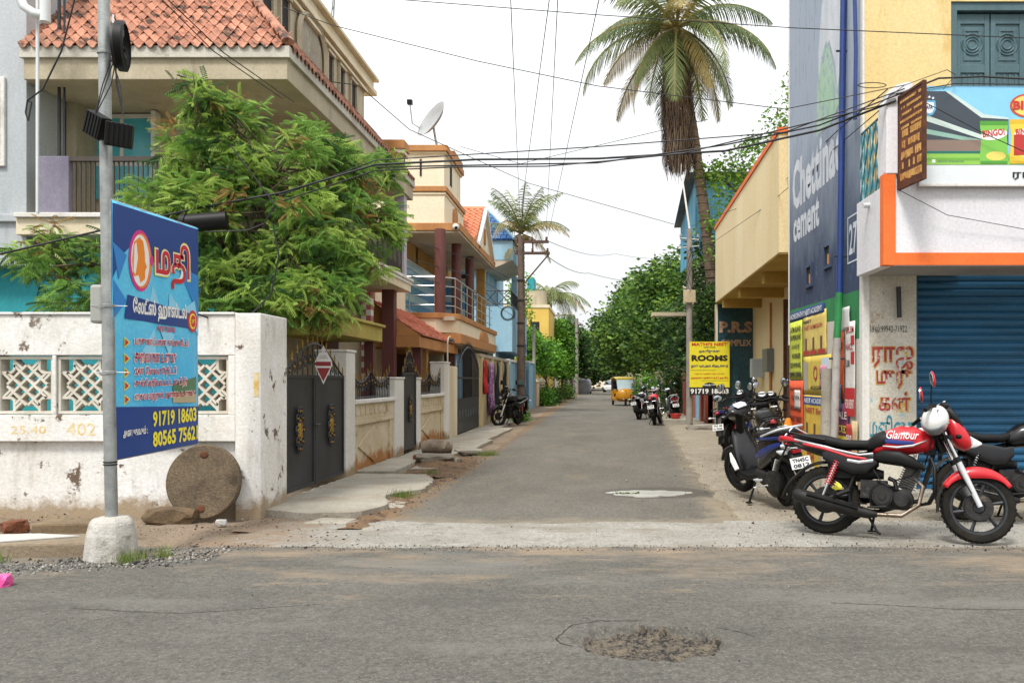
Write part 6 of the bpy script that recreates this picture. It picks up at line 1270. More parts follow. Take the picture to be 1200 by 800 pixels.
# left hand trees down the street
tree('garden_tree', 'bright green tree behind the left utility pole', (-3.9, 48, 0), [(-3.6, 48, 3.2, .9, 1.2, .8), (-3.4, 47.5, 2.5, .7, 1.2, .7), (-4.3, 49, 3.7, .8, 1.1, .8), (-4.35, 45.8, 5.6, .45, .6, 1.5), (-3.8, 50, 2.8, .9, 1, .9)], 620, 12, .18, YG, .15)
tree('garden_tree', 'rounded bright green tree hanging over the white domed wall', (-3.4, 53, 0), [(-3.3, 53, 3.0, .9, 1.2, .9), (-4.0, 53.5, 3.3, .9, 1.2, .9), (-3.0, 52.5, 2.4, .7, 1.0, .7)], 520, 12, .2, YG, .15)
tree('conifer', 'narrow bright green conifer before the white house', (-2.75, 62, 0), [(-2.75, 62, 3.0, .75, .75, 1.0), (-2.75, 62, 4.2, .55, .55, .9), (-2.75, 62, 5.3, .32, .32, .7), (-2.7, 62, 2.2, .7, .7, .7)], 620, 12, .2, YG, .1)
tree('garden_tree', 'dark tree among the far poles on the left', (-3.0, 88, 0), [(-3.0, 88, 5.2, 1.5, 2, 1.8), (-2.2, 90, 3.3, 1.0, 1.6, 1.3), (-3.8, 88, 6.8, 1.2, 1.6, 1.0)], 600, 12, .36, DG_, .2)
def bush(label, c, r, n, size, mats, name='bush'):
    t = thing(name, label, 'bush', c); P_, U_ = blobs_pts([(0, 0, r[2]*.8, *r)], n, .3); k = n*8; PP = np.repeat(P_, 8, 0)+rng.normal(0, size, (k, 3)); PP[:, 2] = np.maximum(PP[:, 2], .03)
    tv = np.array([[0, 0, 0], [.45, .25, .05], [1, 0, -.1], [.5, -.25, .05]]); o = scatter('foliage', tv, np.array([[0, 1, 2, 3]]), rots(k, -.3, .8)*size, PP, mats, np.repeat(rng.integers(0, 3, n), 8), parent=t); o['kind'] = 'stuff'
    m = MB(); [m.tube([(0, 0, 0), (random.uniform(-.5, .5)*r[0], random.uniform(-.5, .5)*r[1], r[2])], [.03, .01], n=5) for _ in range(5)]; m.build('stems', BARK, t)
bush('low green bush at the foot of the white domed wall', (-3.0, 48, 0), (.5, 1.2, .55), 160, .16, YG)
bush('round green bush between the bushes and the far left poles', (-2.9, 54, 0), (.5, 1.4, .5), 160, .18, LG)
bush('dusty bush beside the second far pole on the left', (-2.7, 66, 0), (.6, 2.0, .6), 160, .2, LG)
bush('leafy bush between the auto rickshaw and the parked motorcycles', (2.35, 41, 0), (.7, 1.2, .95), 260, .15, YG)
bush('low weeds near the tail of the parked black motorcycle', (-2.75, 29.5, 0), (.25, 1.6, .18), 120, .09, YG)
bush('green bush under the right hand trees near the pink wall', (3.2, 38, 0), (.6, 1.6, 1.2), 260, .17, DG_)

# ---------------------------------------------------------------- palms
PF = leafmat('palm_frond', '83925a', '6b7a46', k=.9, tr=.3, sc=.6); PFY = leafmat('palm_frond_dry', 'b9a970', '9c8a50', k=.9, tr=.3, sc=.8); PFD = leafmat('palm_frond_dark', '6b7c4c', '566740', k=.9, tr=.3, sc=.8); DRY = leafmat('dead_frond', '6e5a48', '4c3d31', k=.8, tr=.1)
RIB = mat('frond_rib', '9a9150', .6, '7f7640', sc=6, k=.8)
def frond(parent, origin, az, el, L, droop, m, nl=78, ll=.75, hang=.55, w=.034):
    """midrib arc from origin; az heading, el starting elevation (rad), droop total bend (rad)"""
    o = Vector(origin); pts = [o.copy()]; n = 16; p = o.copy(); dirs = []
    for i in range(n):
        e = el-droop*((i+1)/n)**1.25; d = Vector((math.cos(az)*math.cos(e), math.sin(az)*math.cos(e), math.sin(e))); dirs.append(d); p = p+d*(L/n); pts.append(p.copy())
    mb = MB(); mb.tube(pts, [.045*(1-.85*i/n)*L/3.5+.006 for i in range(n+1)], n=5); V = []; F = []
    side = Vector((-math.sin(az), math.cos(az), 0))
    for i in range(nl):
        t = .12+.88*i/(nl-1); f = t*n; j = min(int(f), n-1); q = pts[j].lerp(pts[j+1], f-j); d = dirs[j]; lo = ll*(math.sin(math.pi*min(1, t*.88+.10))**.7)*random.uniform(.85, 1.1)
        for s in (1, -1):
            a = (side*s*(.85-.2*hang)+d*(.45+.3*t)+Vector((0, 0, -hang*random.uniform(.5, 1.3)))).normalized(); e1 = q+a*lo*.55; a2 = (a+Vector((0, 0, -hang*1.0))).normalized(); e2 = e1+a2*lo*.45; ww = d*(w*.5)
            b = len(V); V += [q-ww, q+ww, e1+ww*1.1, e1-ww*1.1, e2]; F += [(b, b+1, b+2, b+3), (b+3, b+2, b+4)]
    mb.add(V, F, 1); ob = mb.build('frond', [RIB, m], parent, fix=False); return ob
def palm(label, base, top, r0, r1, fronds, skirt=None, bend=0, ll=.75, nl=78, w=.034):
    r = thing('coconut_palm', label, 'palm tree', base); T_ = Vector(top)-Vector(base); n = 24; pts = []; rad = []
    for i in range(n+1): t = i/n; pts.append(T_*t+Vector((bend*math.sin(math.pi*t), 0, 0))); rad.append((r0+(r1-r0)*t)*(1+.06*math.sin(i*2.6)))
    MB().tube(pts, rad, n=12).build('trunk', mat('palm_trunk', '7c6a58', .95, '5c4c3f', sc=5, bump=.7, bsc=20, streak=.2, k=.85), r, smooth=True)
    m = MB()
    for i in range(38):
        t = .2+.8*i/38; p = T_*t+Vector((bend*math.sin(math.pi*t), 0, 0)); rr = (r0+(r1-r0)*t)*1.05; m.lathe([(rr, -.02), (rr+.015, 0), (rr, .02)], p, n=10)
    m.build('leaf_scars', BARK, r)
    for (az, el, L, dr, k_) in fronds: frond(r, T_+Vector((0, 0, .1)), az, el, L, dr, (PF, PFY, PFD)[k_], ll=ll, nl=nl, w=w)
    m = MB()
    for i in range(7): a = i*.9; m.sphere(T_+Vector((.22*math.cos(a), .22*math.sin(a), -.12)), .12, 8, 6, sc=(1, 1, 1.2))
    m.build('coconuts', mat('coconut_husk', '8a7a45', .8, '6c5f38', sc=5), r, smooth=True)
    return r, T_
fr = []
random.seed(11)
for i in range(8): fr.append((i*.785+.2, R(random.uniform(35, 62)), random.uniform(3.5, 4.0), R(random.uniform(60, 85)), random.choice((0, 2, 0))))
for i in range(11): fr.append((i*.571+.1, R(random.uniform(2, 24)), random.uniform(3.7, 4.3), R(random.uniform(65, 95)), random.choice((0, 0, 1, 2))))
for i in range(9): fr.append((i*.698+.4, R(random.uniform(-40, -18)), random.uniform(3.1, 3.8), R(random.uniform(45, 62)), random.choice((1, 0, 1))))
Yp = 28.7; top = at(793, 36, Yp); base = at(846, 446, Yp); base.z = 0
pr_, T_ = palm('tall leaning coconut palm with a thick skirt of dead brown fronds, right of the lane', base, top, .22, .15, fr, ll=1.0, bend=.22)
# skirt of dead fronds hanging round the trunk
def skirt(parent, c, r, ztop, zbot, n):
    tv = np.array([[0, -.5, 0], [0, .5, 0], [.1, .35, -.5], [.0, .15, -1.], [.0, -.15, -1.], [.1, -.35, -.5]]); a = rng.uniform(0, 2*np.pi, n); rr = r*np.sqrt(rng.uniform(.25, 1, n)); z = rng.uniform(zbot+.55, ztop, n); ln = rng.uniform(.5, .95, n)
    frac = np.clip((z-zbot)/(ztop-zbot), 0, 1)[:, None]; ax = np.array(c[:2])[None]+0*frac
    T = np.stack([c[0]+rr*np.cos(a)+(z-ztop)*c[2], c[1]+rr*np.sin(a), z], -1); Rm = np.zeros((n, 3, 3)); Rm[:, 0, 0] = np.cos(a); Rm[:, 1, 0] = np.sin(a); Rm[:, 0, 1] = -np.sin(a)*.035; Rm[:, 1, 1] = np.cos(a)*.035; Rm[:, 2, 2] = ln
    for ff in ((0, 1, 2, 5), (5, 2, 3, 4)): pass
    F = np.array([[0, 1, 2, 5], [5, 2, 3, 4]]); o = scatter('dead_frond_skirt', tv, F, Rm, T, [DRY, MATS['rough_bark'], leafmat('dead_frond_pale', '8f7a62', '6f5b49', k=.8, tr=.1)], rng.choice(3, n, p=[.55, .25, .2]), parent=parent); o['kind'] = 'stuff'
sx = (T_.x)/(T_.z)
skirt(pr_, (T_.x, T_.y, -.03), .52, T_.z-1.6, T_.z-4.75, 2200); skirt(pr_, (T_.x, T_.y, -.03), .5, T_.z-.3, T_.z-2.0, 700)
random.seed(5); fr = []
for i in range(9): fr.append((i*.7, R(random.uniform(58, 82)), random.uniform(2.1, 2.7), R(random.uniform(35, 65)), 0))
for i in range(8): fr.append((i*.79+.4, R(random.uniform(25, 50)), random.uniform(2.3, 2.9), R(random.uniform(75, 110)), random.choice((0, 0, 1))))
for i in range(3): fr.append((i*2.1+.1, R(-15), 1.8, R(60), 1))
palm('shorter coconut palm rising behind the left utility pole', (-3.28, 36, 0), (-3.32, 36, 7.5), .15, .13, fr, ll=.65, nl=34, w=.03)
random.seed(8); fr = [(i*.62, R(random.uniform(5, 75)), random.uniform(2.8, 3.6), R(random.uniform(70, 110)), random.choice((0, 0, 2, 1))) for i in range(20)]
palm('distant yellowish palm beyond the yellow house', (-3.8, 66, 0), (-3.9, 66, 7.9), .2, .18, fr, ll=1.1, nl=34, w=.05)

# ================================================================ POLES AND WIRES
POLEC = mat('cement_pole', 'a39d94', .9, '8c867d', sc=3, st='6b655d', stsc=4, bump=.2, k=.8); POLEB = mat('brown_utility_pole', '7b6a5c', .9, '60534a', sc=4, st='4f443c', stsc=5, bump=.3, k=.85)
INS = solid('brown_insulator', '5d3d33', .3)
def pole(label, x, y, h, r0, r1, m, arms=(), lean=(0, 0)):
    p = thing('utility_pole', label, 'utility pole', (x, y, 0)); MB().tube([(0, 0, -.2), (lean[0], lean[1], h)], [r0, r1], n=12).build('pole', m, p, smooth=True)
    for (z, x0, x1, rr) in arms:
        a = MB(); a.box(x0, x1, -.05, .05, z-.045, z+.045).build('cross_arm', mat('rusty_cross_arm', '5c4336', .8, '47352c', sc=6), p); i = MB()
        for k_ in range(3): xx = x0+.08+(x1-x0-.16)*k_/2; i.lathe([(0, 0), (.035, .01), (.05, .05), (.03, .08), (.045, .11), (0, .15)], (xx, 0, z+.045), n=8)
        i.build('insulators', INS, p, smooth=True)
    return p
lp = pole('brown utility pole with two rusty cross arms beside the parked black motorcycle', -2.78, 30, 6.5, .14, .10, POLEB, ((6.28, -.2, .98, 0), (5.88, -.2, 1.02, 0)))
MB().tube([(1.0, 0, 5.86), (.18, 0, 4.9)], .028, n=6).tube([(.42, 0, 5.88), (.42, 0, 6.28)], .03, n=5).build('brace', MATS['rusty_cross_arm'], lp); m = MB()
for z in (1.2, 2.6, 3.4, 4.2, 4.9): m.lathe([(.135, z), (.15, z+.01), (.15, z+.05), (.135, z+.06)], n=12)
m.build('bands', BLACKM, lp); MB().lathe([(0, -.16), (.09, -.16), (.09, -.13), (0, -.13)], (0, 0, 1.35), axis='y', n=16).build('number_disc', solid('teal_disc', '4b6a68', .6), lp)
m = MB(); [m.lathe([(.2+.02*i, .0+.02*i), (.215+.02*i, .012+.02*i), (.2+.02*i, .024+.02*i)], (0, 0, 0), axis='y', n=20, closed=True) for i in range(4)]
o = m.build('cable_coil', WIRE); o.location = at(595, 367, 31.0); tag(o, 'round coil of black cable hanging on the light blue balcony', 'cable coil')
pole('thin grey pole left of the pair far down the left side', -2.65, 68, 5.6, .16, .12, POLEC, ((5.2, -.2, 1.0, 0), (3.9, -.1, .8, 0))); pole('pale pole right of the pair far down the left side', -2.3, 85, 7.6, .2, .15, POLEC, ((7.0, -.5, .5, 0),)); pole('white short pole in the greenery left of the conifer', -3.55, 46, 4.3, .1, .08, POLEC)
pole('pole with cross arm at the far end of the left side', -1.9, 118, 7, .2, .15, POLEC, ((6.4, -.7, .7, 0),))
rp = pole('grey cement utility pole carrying a beige box and the yellow ROOMS board', 2.83, 27.0, 6.2, .11, .085, POLEC)
MB().box(-.20, .18, -.2, -.09, 3.85, 4.25).build('meter_box', mat('beige_box', 'c6b595', .7, k=.85), rp, bevel=.02); m = MB(); m.tube([(-.3, 0, 5.9), (.3, 0, 5.85)], .03, n=6).tube([(-.25, 0, 5.6), (.3, -.05, 5.65)], .02, n=5); [m.lathe([(0, 0), (.04, .02), (.04, .1), (0, .12)], (x, 0, 5.92), n=8) for x in (-.27, 0, .27)]; m.build('bracket', STEEL, rp)
m = MB()
for i in range(5): m.tube([(.02*i, -.1, 5.6)]+[(.12*math.sin(j*.7+i)*.9+.0, -.13-.02*i, 5.6-.18*j) for j in range(1, 9)], .008, n=4)
m.build('loose_cables', WIRE, rp)
tag(MB().tube([at(799, 205, 27.2), at(808, 268, 27.2)], [.025, .032], n=8).build('white_pipe', WHITE), 'thin white pipe leaning up from the top of the right utility pole', 'pipe')
# ROOMS board
yb_ = thing('rooms_board', 'yellow ROOMS notice board with a black foot tied to the right utility pole', 'sign', (3.45, 26.85, .95)); YB = solid('board_yellow', 'e9d92c', .5, k=.95); BLB = solid('board_black', '1b1b1b', .5); RDB = solid('board_red', 'cc3a26', .5)
MB().box(-.63, .63, 0, .03, 0, 1.68).build('panel', YB, yb_); MB().box(-.63, .63, -.004, -.0005, 0, .245).prism([(-.23+0, .24), (.23, .24)]+[(.23*math.cos(a), .24+.16*math.sin(a)) for a in [math.pi*j/12 for j in range(1, 12)]], 'y', -.0042, -.0004).build('black_foot', BLB, yb_)
WB = solid('board_white', 'ecebe6', .5); VB = solid('board_navy', '25356e', .5)
for s, m_, z, h, w in (("MATHI'S NEST", RDB, 1.55, .10, 1.12), ('Ladies Hostel', BLB, 1.49, .035, .35), ('மகளிருக்கு', VB, 1.31, .12, .66), ('ROOMS', BLB, 1.07, .19, 1.14), ('நாள் வாடகை கிடைக்கும்', VB, .84, .13, 1.16), ('உணவு வசதியுடன் உள்ளது', RDB, .63, .07, .96), ('அனைத்து வசதிகளும் R.T அருகில்', RDB, .49, .09, 1.18), ('தொடர்புக்கு', WB, .27, .09, .42), ('91719 18603', WB, .04, .165, 1.2)):
    text(s, m_, yb_, (0, -.0055, z), (1,0,0), (0,0,1), w=w, h=h, bold=.035 if s != 'ROOMS' else .05, center=True)
MB().box(-.6, .2, -.003, -.0005, .775, .785).box(-.25, .6, -.003, -.0005, .45, .458).build('rule_line', BLB, yb_)
# left steel pole with banner
lpole = thing('sign_pole', 'galvanised steel street pole in a cement footing at the front left', 'pole', (-3.82, 6.68, 0))
MB().tube([(0, 0, .2), (-.02, 0, 1.2), (-.075, 0, 5.2)], [.046, .046, .044], n=16).build('shaft', STEEL, lpole, smooth=True)
m = MB(); m.lathe([(.0, -.1), (.2, -.1), (.205, 0), (.185, .2), (.16, .31), (.12, .335), (0, .345)], n=7); fo = m.build('footing', mat('footing_cement', 'd2cec6', .95, 'aaa599', sc=5, st='7b7467', stsc=5, stlo=.56, sthi=.7, bump=.8, bsc=25, k=.8), lpole, bevel=.025)
m = MB()
for z in (.74, .76): m.lathe([(.048, z), (.053, z+.006), (.048, z+.012)], (-.012, 0, 0), n=14)
m.build('black_tape', BLACKP, lpole); m = MB()
for z, x in ((1.97, -.03), (1.45, -.02), (3.95, -.06)): m.lathe([(.047, z), (.052, z+.004), (.052, z+.024), (.047, z+.028)], (x, 0, 0), n=14); m.tube([(x, -.05, z), (x-.12, -.03, z+.02), (x+.14, .02, z+.015)], .003, n=4)
m.build('strap', STEEL, lpole)
m = MB(); m.box(-.16, -.06, -.03, .08, 1.85, 2.15); m.build('junction_box', solid('grey_plastic_box', '9b9c96', .6), lpole, bevel=.02)
# fibre spool and enclosures on the pole
sp_ = thing('cable_spool', 'black reel of fibre cable on a bracket near the top of the front left pole', 'cable reel', (-3.72, 6.64, 4.0), rot=(0, 0, R(-72))); sp_.scale = (.84,)*3
m = MB(); 
for i in range(9): m.lathe([(.095+.013*i, -.025-.004*i), (.105+.013*i, -.006), (.11+.013*i, .02), (.1+.013*i, .03)], (0, 0, 0), axis='y', n=26, closed=True)
m.build('coiled_cable', WIRE, sp_, smooth=True); MB().lathe([(.2, -.04), (.225, -.03), (.225, .03), (.2, .04)], axis='y', n=26, closed=True).tube([(-.2, 0, 0), (.2, 0, 0)], .012, n=5).tube([(0, 0, -.2), (0, 0, .2)], .012, n=5).build('reel_ring', BLACKP, sp_, smooth=True)
MB().tube([(-.02, -.05, .23), (-.02, -.05, .1), (-.3, .0, .05), (-.3, 0, -.05), (.04, -.05, -.1)], .01, n=5).tube([(-.05, -.05, .24), (.1, -.05, .24), (.1, -.05, .14)], .009, n=5).build('bracket', CHROME, sp_)
for i, (x, y, z, rr, lab) in enumerate(((-3.86, 6.55, 3.36, (R(8), R(28), R(-20)), 'black ribbed cable junction box hanging against the pole, left of its twin'), (-3.66, 6.5, 3.27, (R(10), R(6), R(20)), 'black ribbed cable junction box hanging right of the pole, lower of the pair'))):
    t = thing('junction_enclosure', lab, 'cable box', (x, y, z), 'black cable boxes hanging from the pole', rot=rr); t.scale = (.88,)*3; MB().box(-.105, .105, -.05, .05, -.1, .1).build('case', BLACKP, t, bevel=.01); m = MB()
    for k_ in range(5): m.box(-.09+.038*k_, -.074+.038*k_, -.056, -.05, -.095, .095)
    m.box(-.11, .11, -.035, -.02, -.105, -.101); m.build('ribs', BLACKP, t)
m = MB()
for i in range(6):
    a = Vector((-3.76+.02*math.sin(i), 6.6, 3.88)); b = Vector((-3.86 if i % 2 else -3.64, 6.52, 3.42)); m.tube([a, a.lerp(b, .4)+Vector((.03*math.sin(i*2), 0, -.02)), b], .005, n=4)
tag(m.build('drop_cables', WIRE), 'thin black cables from the reel down to the two junction boxes', 'cable')
# hostel banner
bn = thing('hostel_banner', 'blue ladies hostel banner with Tamil lettering on the front left pole', 'banner', (-3.81, 6.66, .78), rot=(0, 0, 0))
BN0 = mat('banner_cyan', '62ccf2', .45, '48bcec', sc=1.2, lo=.4, hi=.6, bump=.0, k=.95); BNN = solid('banner_navy', '174089', .45); BND = solid('banner_mid_blue', '2f86d0', .45); BNL = solid('banner_pale_blue', '8fd3ef', .45); RB = solid('banner_red', 'cb2434', .45); PK = solid('banner_pink', 'd8308c', .45); OB = solid('banner_orange', 'ef8a2a', .45); YLB = solid('banner_yellow', 'f4e53a', .45); WBN = solid('banner_white', 'efeeea', .45); BW_, BH = 1.42, 2.03
V = []; F = []; nn = 16
for i in range(nn+1):
    for j in range(nn+1): V.append((.004*math.sin(j*.9)*math.sin(i*.5), BW_*j/nn, BH*i/nn+.03*j/nn))
for i in range(nn):
    for j in range(nn): a = i*(nn+1)+j; F.append((a, a+1, a+nn+2, a+nn+1))
o = MB().add(V, F).build('sheet', BN0, bn, smooth=True); o.modifiers.new('thick', 'SOLIDIFY').thickness = .003
m = MB(); [m.tube([(-.012, a, b), (-.012, c, d)], .012, n=6) for a, b, c, d in ((0, 0, 0, BH), (BW_, .03, BW_, BH+.03), (0, 0, BW_, .03), (0, BH, BW_, BH+.03))]; m.build('frame', STEEL, bn)
def bq(m_, poly, lay, n='print'): return MB().prism([(p[0]*BW_, p[1]*BH+.03*p[0]) for p in poly], 'x', .0055+.0009*(lay-1), .006+.0009*lay).build(n, m_, bn)
bq(BNN, [(0, .0), (1, .0), (1, .172), (0, .205)], 1, 'printed_block'); bq(BNN, [(0, .99), (0, .70), (.10, .80), (.22, .86), (.34, .80), (.9, .80), (1, .66), (1, .995)], 1, 'printed_block')
for i, q in enumerate((((0, .70), (.14, .62), (.02, .55)), ((0, .84), (.14, .80), (.06, .70)), ((.72, .80), (1, .78), (1, .6)), ((.9, .74), (1, .72), (1, .56)))): bq(BND, q, 2+i*.25, 'printed_facet')
for i, q in enumerate((((.42, .70), (.52, .60), (.36, .58)), ((.62, .68), (.78, .60), (.60, .56)), ((.30, .42), (.44, .52), (.46, .40)), ((.82, .62), (1, .68), (1, .50)), ((.5, .52), (.68, .50), (.62, .40)))): bq(BNL, q, 2.1+i*.15, 'printed_facet')
def el(cy, cz, ry, rz, n=26): return [(cy+ry*math.cos(t), cz+rz*math.sin(t)) for t in [2*math.pi*j/n for j in range(n)]]
bq(PK, el(.285, .79, .125, .125), 3, 'emblem_ring'); bq(OB, el(.295, .79, .108, .112), 4, 'emblem_ring'); bq(WBN, el(.28, .79, .098, .105), 5, 'emblem_ground')
bq(OB, [(.21, .86), (.27, .885), (.31, .87), (.325, .83), (.33, .79), (.35, .77), (.33, .75), (.33, .72), (.28, .70), (.26, .73), (.20, .72), (.19, .79)], 6, 'emblem_face'); bq(WBN, [(.215, .85), (.235, .86), (.25, .80), (.225, .73), (.205, .74)], 7, 'emblem_hair_line'); bq(PK, el(.405, .80, .02, .022, 10), 6, 'emblem_flower')
def bt(s, m_, y0, y1, z0, z1, bold=.03, lay=3, sh=0):
    return text(s, m_, bn, (.0065+.0009*lay, y0*BW_, z0*BH+.03*(y0+y1)/2), (0, 1, .02), (0, -.02, 1), w=(y1-y0)*BW_, h=(z1-z0)*BH, bold=bold, shear=sh)
bt('மதி', YLB, .44, .89, .68, .91, .05, 3); bt('மதி', WBN, .447, .883, .687, .905, .04, 4); bt('மதி', RB, .455, .875, .695, .90, .02, 5)
bq(BNN, [(.12, .55), (.88, .53), (.88, .60), (.15, .645)], 3, 'title_strip'); bt('லேடீஸ் ஹாஸ்டல்', WBN, .20, .84, .545, .635, .04, 4)
bq(RB, el(.92, .565, .065, .05), 4, 'round_badge'); bq(YLB, el(.92, .565, .045, .036), 5, 'round_badge'); bq(RB, el(.925, .565, .036, .028), 6, 'round_badge'); bt('24*7', YLB, .895, .96, .555, .575, .02, 7)
bt('காளாமலை', RB, .47, .69, .505, .53, .02, 3)
rows = (('பாதுகாப்பான தங்குமிடம்', .22, .86, .432, .478), ('சுவையான உணவு', .22, .70, .372, .410), ('24/7 செக்யூரிட்டி', .22, .70, .315, .355), ('சுத்திகரிக்கப்பட்ட குடிநீர்', .22, .84, .262, .305), ('சைவ மற்றும் அசைவ உணவு', .22, .95, .208, .25))
for s, a, b, c, d in rows:
    bt(s, WBN, a-.006, b+.006, c-.004, d+.004, .035, 3); bt(s, RB, a, b, c, d, .012, 4); zc = (c+d)/2; bq(YLB, [(.115, zc-.022), (.115, zc+.022), (.17, zc)], 4, 'arrow_mark'); bq(RB, [(.12, zc-.015), (.12, zc+.015), (.158, zc)], 5, 'arrow_mark')
bq(solid('banner_photo_green', '4f7a56', .45), [(.66, .20), (.97, .19), (.97, .31), (.66, .28)], 2, 'printed_view'); bq(solid('banner_photo_sand', 'b7a886', .45), [(.66, .20), (.97, .19), (.97, .23), (.66, .24)], 3, 'printed_view')
bt('அணுகவும் :', WBN, .10, .36, .075, .115, .03, 3); bt('91719 18603', YLB, .42, .97, .10, .168, .035, 3); bt('80565 75621', YLB, .42, .99, .015, .083, .035, 3)
# wires
def wire(pts, r=.006, label='thin black overhead wire crossing the street', sag=0, name='overhead_wire', m=WIRE, grp='overhead wires'):
    q = []
    for i in range(len(pts)-1):
        a, b = Vector(pts[i]), Vector(pts[i+1]); n = 14
        for j in range(n+(i == len(pts)-2)):
            t = j/n; p = a.lerp(b, t); p.z -= sag*4*t*(1-t); q.append(p)
    o = MB().tube(q, r, n=5).build(name, m, smooth=True); return tag(o, label, 'cable', grp)
def L(*a): return [at(*p) for p in a]
wire(L((-60, 312, 9.6), (110, 272, 9.6), (235, 243, 9.7), (330, 226, 9.8), (440, 193, 9.7), (560, 187, 9.6), (700, 186, 9.5), (850, 177, 9.45), (960, 153, 9.4), (1050, 118, 9.3)), .013, 'thickest sagging black cable from the neem tree to the shop balcony')
wire(L((440, 196, 9.7), (700, 191, 9.5), (850, 170, 9.4), (960, 147, 9.35), (1050, 112, 9.3)), .009, 'second black cable sagging just above the thickest one')
wire(L((330, 236, 9.8), (440, 200, 9.7), (530, 196, 9.6), (640, 195, 9.5), (720, 188, 9.5), (800, 180, 9.4), (1040, 122, 9.3)), .008, 'lowest black cable of the sagging bundle above the lane')
wire(L((300, 240, 10), (440, 188, 9.8), (700, 172, 9.6), (920, 155, 9.4), (1060, 104, 9.3)), .007, 'uppermost cable of the sagging bundle above the lane')
wire(L((1050, 112, 9.28), (1100, 92, 9.28), (1150, 90, 9.28), (1260, 96, 9.28)), .011, 'thick cable running along above the billboard'); wire(L((1050, 110, 9.26), (1120, 98, 9.26), (1260, 100, 9.26)), .006, 'thinner cable just below the thick one above the billboard')
wire(L((1020, 130, 9.3), (1060, 100, 9.25), (1110, 82, 9.2), (1120, 88, 9.2), (1105, 105, 9.2)), .004, 'loose wire arching over the rusty sign')
wire([at(1022, 100, 9.5)+Vector((.16*math.cos(t), 0, .03*math.sin(t))) for t in [2*math.pi*j/10 for j in range(11)]], .005, 'flat loop of spare cable beside the balcony pier', name='cable_loop')
wire(L((445, -2, 8.2), (690, 17, 8), (930, 33, 7.8), (1230, 46, 7.6)), .0045, 'long thin wire crossing near the top of the view')
wire(L((330, 8, 8.5), (390, 30, 8.5), (560, 72, 8.4), (700, 101, 8.3), (920, 128, 8.2), (1060, 100, 8.2)), .0045, 'thin wire from the beige roof across the lane to the shop')
wire(L((190, -10, 12), (300, 85, 14), (420, 100, 15.2), (480, 152, 18), (620, 215, 24), (790, 263, 27)), .009, 'thin wire descending from the beige roof to the right utility pole')
for x0, x1, y1, Yn in ((598, 610, 290, 30), (645, 606, 300, 30), (654, 640, 290, 30), (704, 641, 300, 30)): wire([at(x0, -10, 9.5), at(x1, y1-18, Yn)], .006, 'straight wire running down the lane to the cross arms, %s of four' % {598: 'leftmost', 645: 'second', 654: 'third', 704: 'rightmost'}[x0])
wire([at(641, 282, 30), at(720, 297, 60), at(800, 300, 80)], .012, 'faint wire from the cross arms toward the far trees', sag=.3)
wire([at(641, 300, 30), at(690, 320, 50), at(770, 330, 60)], .014, 'faint lower wire sagging beyond the cross arms', sag=.2)
wire(L((810, 265, 27), (900, 230, 20), (985, 150, 11), (1040, 105, 9.4)), .007, 'wire from the right utility pole up past the painted wall'); wire(L((812, 300, 27), (900, 240, 18), (1030, 130, 9.4)), .006, 'lower wire from the right utility pole to the shop balcony')
wire(L((1052, 222, 9.2), (1110, 252, 9.25), (1230, 274, 9.3)), .004, 'thin slack wire across the white balcony front'); wire(L((1080, 118, 9.2), (1150, 155, 9.2), (1260, 205, 9.2)), .005, 'thin wire hanging diagonally across the billboard')
wire(L((90, -10, 9.8), (72, 60, 9.8), (50, 105, 9.8), (32, 118, 9.9)), .010, 'thick black cable swooping down to the grey house corner'); wire(L((32, 118, 9.9), (30, 132, 9.9), (33, 142, 9.9), (37, 120, 9.9), (32, 118, 9.9)), .009, 'bunched cable loop on the grey house corner')
wire(L((540, 172, 30), (610, 192, 30), (830, 140, 26)), .01, 'thin wire crossing behind the short palm'); wire(L((190, 0, 8), (250, 60, 9), (330, 115, 10.5)), .006, 'service wire passing over the tiled roof, nearest the pole'); wire(L((197, 0, 8), (262, 62, 9), (345, 120, 10.5)), .006, 'service wire passing over the tiled roof beside its twin')
for i, (dy, yy) in enumerate(((0, 366), (22, 372), (42, 380))): wire([at(470, 278+dy, 19), at(560, 306+dy*.9, 26), at(604, 330+dy, 30)], .009, 'slack wire in front of the maroon columns, %s of three' % ('top', 'middle', 'lowest')[i])
# black cable joint and loops in the neem tree
o = tag(MB().tube([at(216, 262, 9.3), at(266, 258, 9.4)], .10, n=16).tube([at(214, 262, 9.3), at(220, 262, 9.3)], .11, n=16).build('cable_joint', BLACKP, smooth=True), 'thick black cylindrical cable joint hanging in the neem tree', 'cable joint')
wire(L((270, 170, 9.2), (300, 210, 9.2), (322, 240, 9.2), (310, 262, 9.2), (290, 270, 9.2), (240, 272, 9.3)), .008, 'loop of spare cable hanging in the neem tree', name='cable_loop'); wire(L((320, 262, 9), (327, 300, 9), (318, 345, 9), (290, 372, 8.95), (260, 378, 8.9), (232, 368, 8.6)), .009, 'cable loop hanging over the white wall top', name='cable_loop')
# ================================================================ TWO-WHEELERS
def vehicle_paint(n, c, k=1.0): return mat('paint_'+n, c, .34, sc=5, fine=.05, bump=0, coat=.3, spec=.35, k=k, st='8a7a66', stsc=6, stlo=.66, sthi=1.0)
RED = vehicle_paint('red', 'c8202a', .95); BLK = vehicle_paint('black', '0b0b0d'); BLU = vehicle_paint('blue', '1a3178'); SIL = vehicle_paint('silver', 'c9cbcc'); WHT = vehicle_paint('white', 'dddddb'); SEATM = mat('black_seat_vinyl', '0e0e0f', .6, '171616', sc=8, bump=.25, bsc=90, spec=.25)
LENSR = solid('red_lens', '9c1420', .15, coat=.5); LENSA = solid('amber_lens', 'd9822a', .2); LENSC = solid('clear_lens', 'c9cdd0', .08, spec=.8); MIRG = solid('mirror_glass', 'c5ccd2', .03, metal=1); PLATE = solid('number_plate_white', 'dcdcd8', .5)
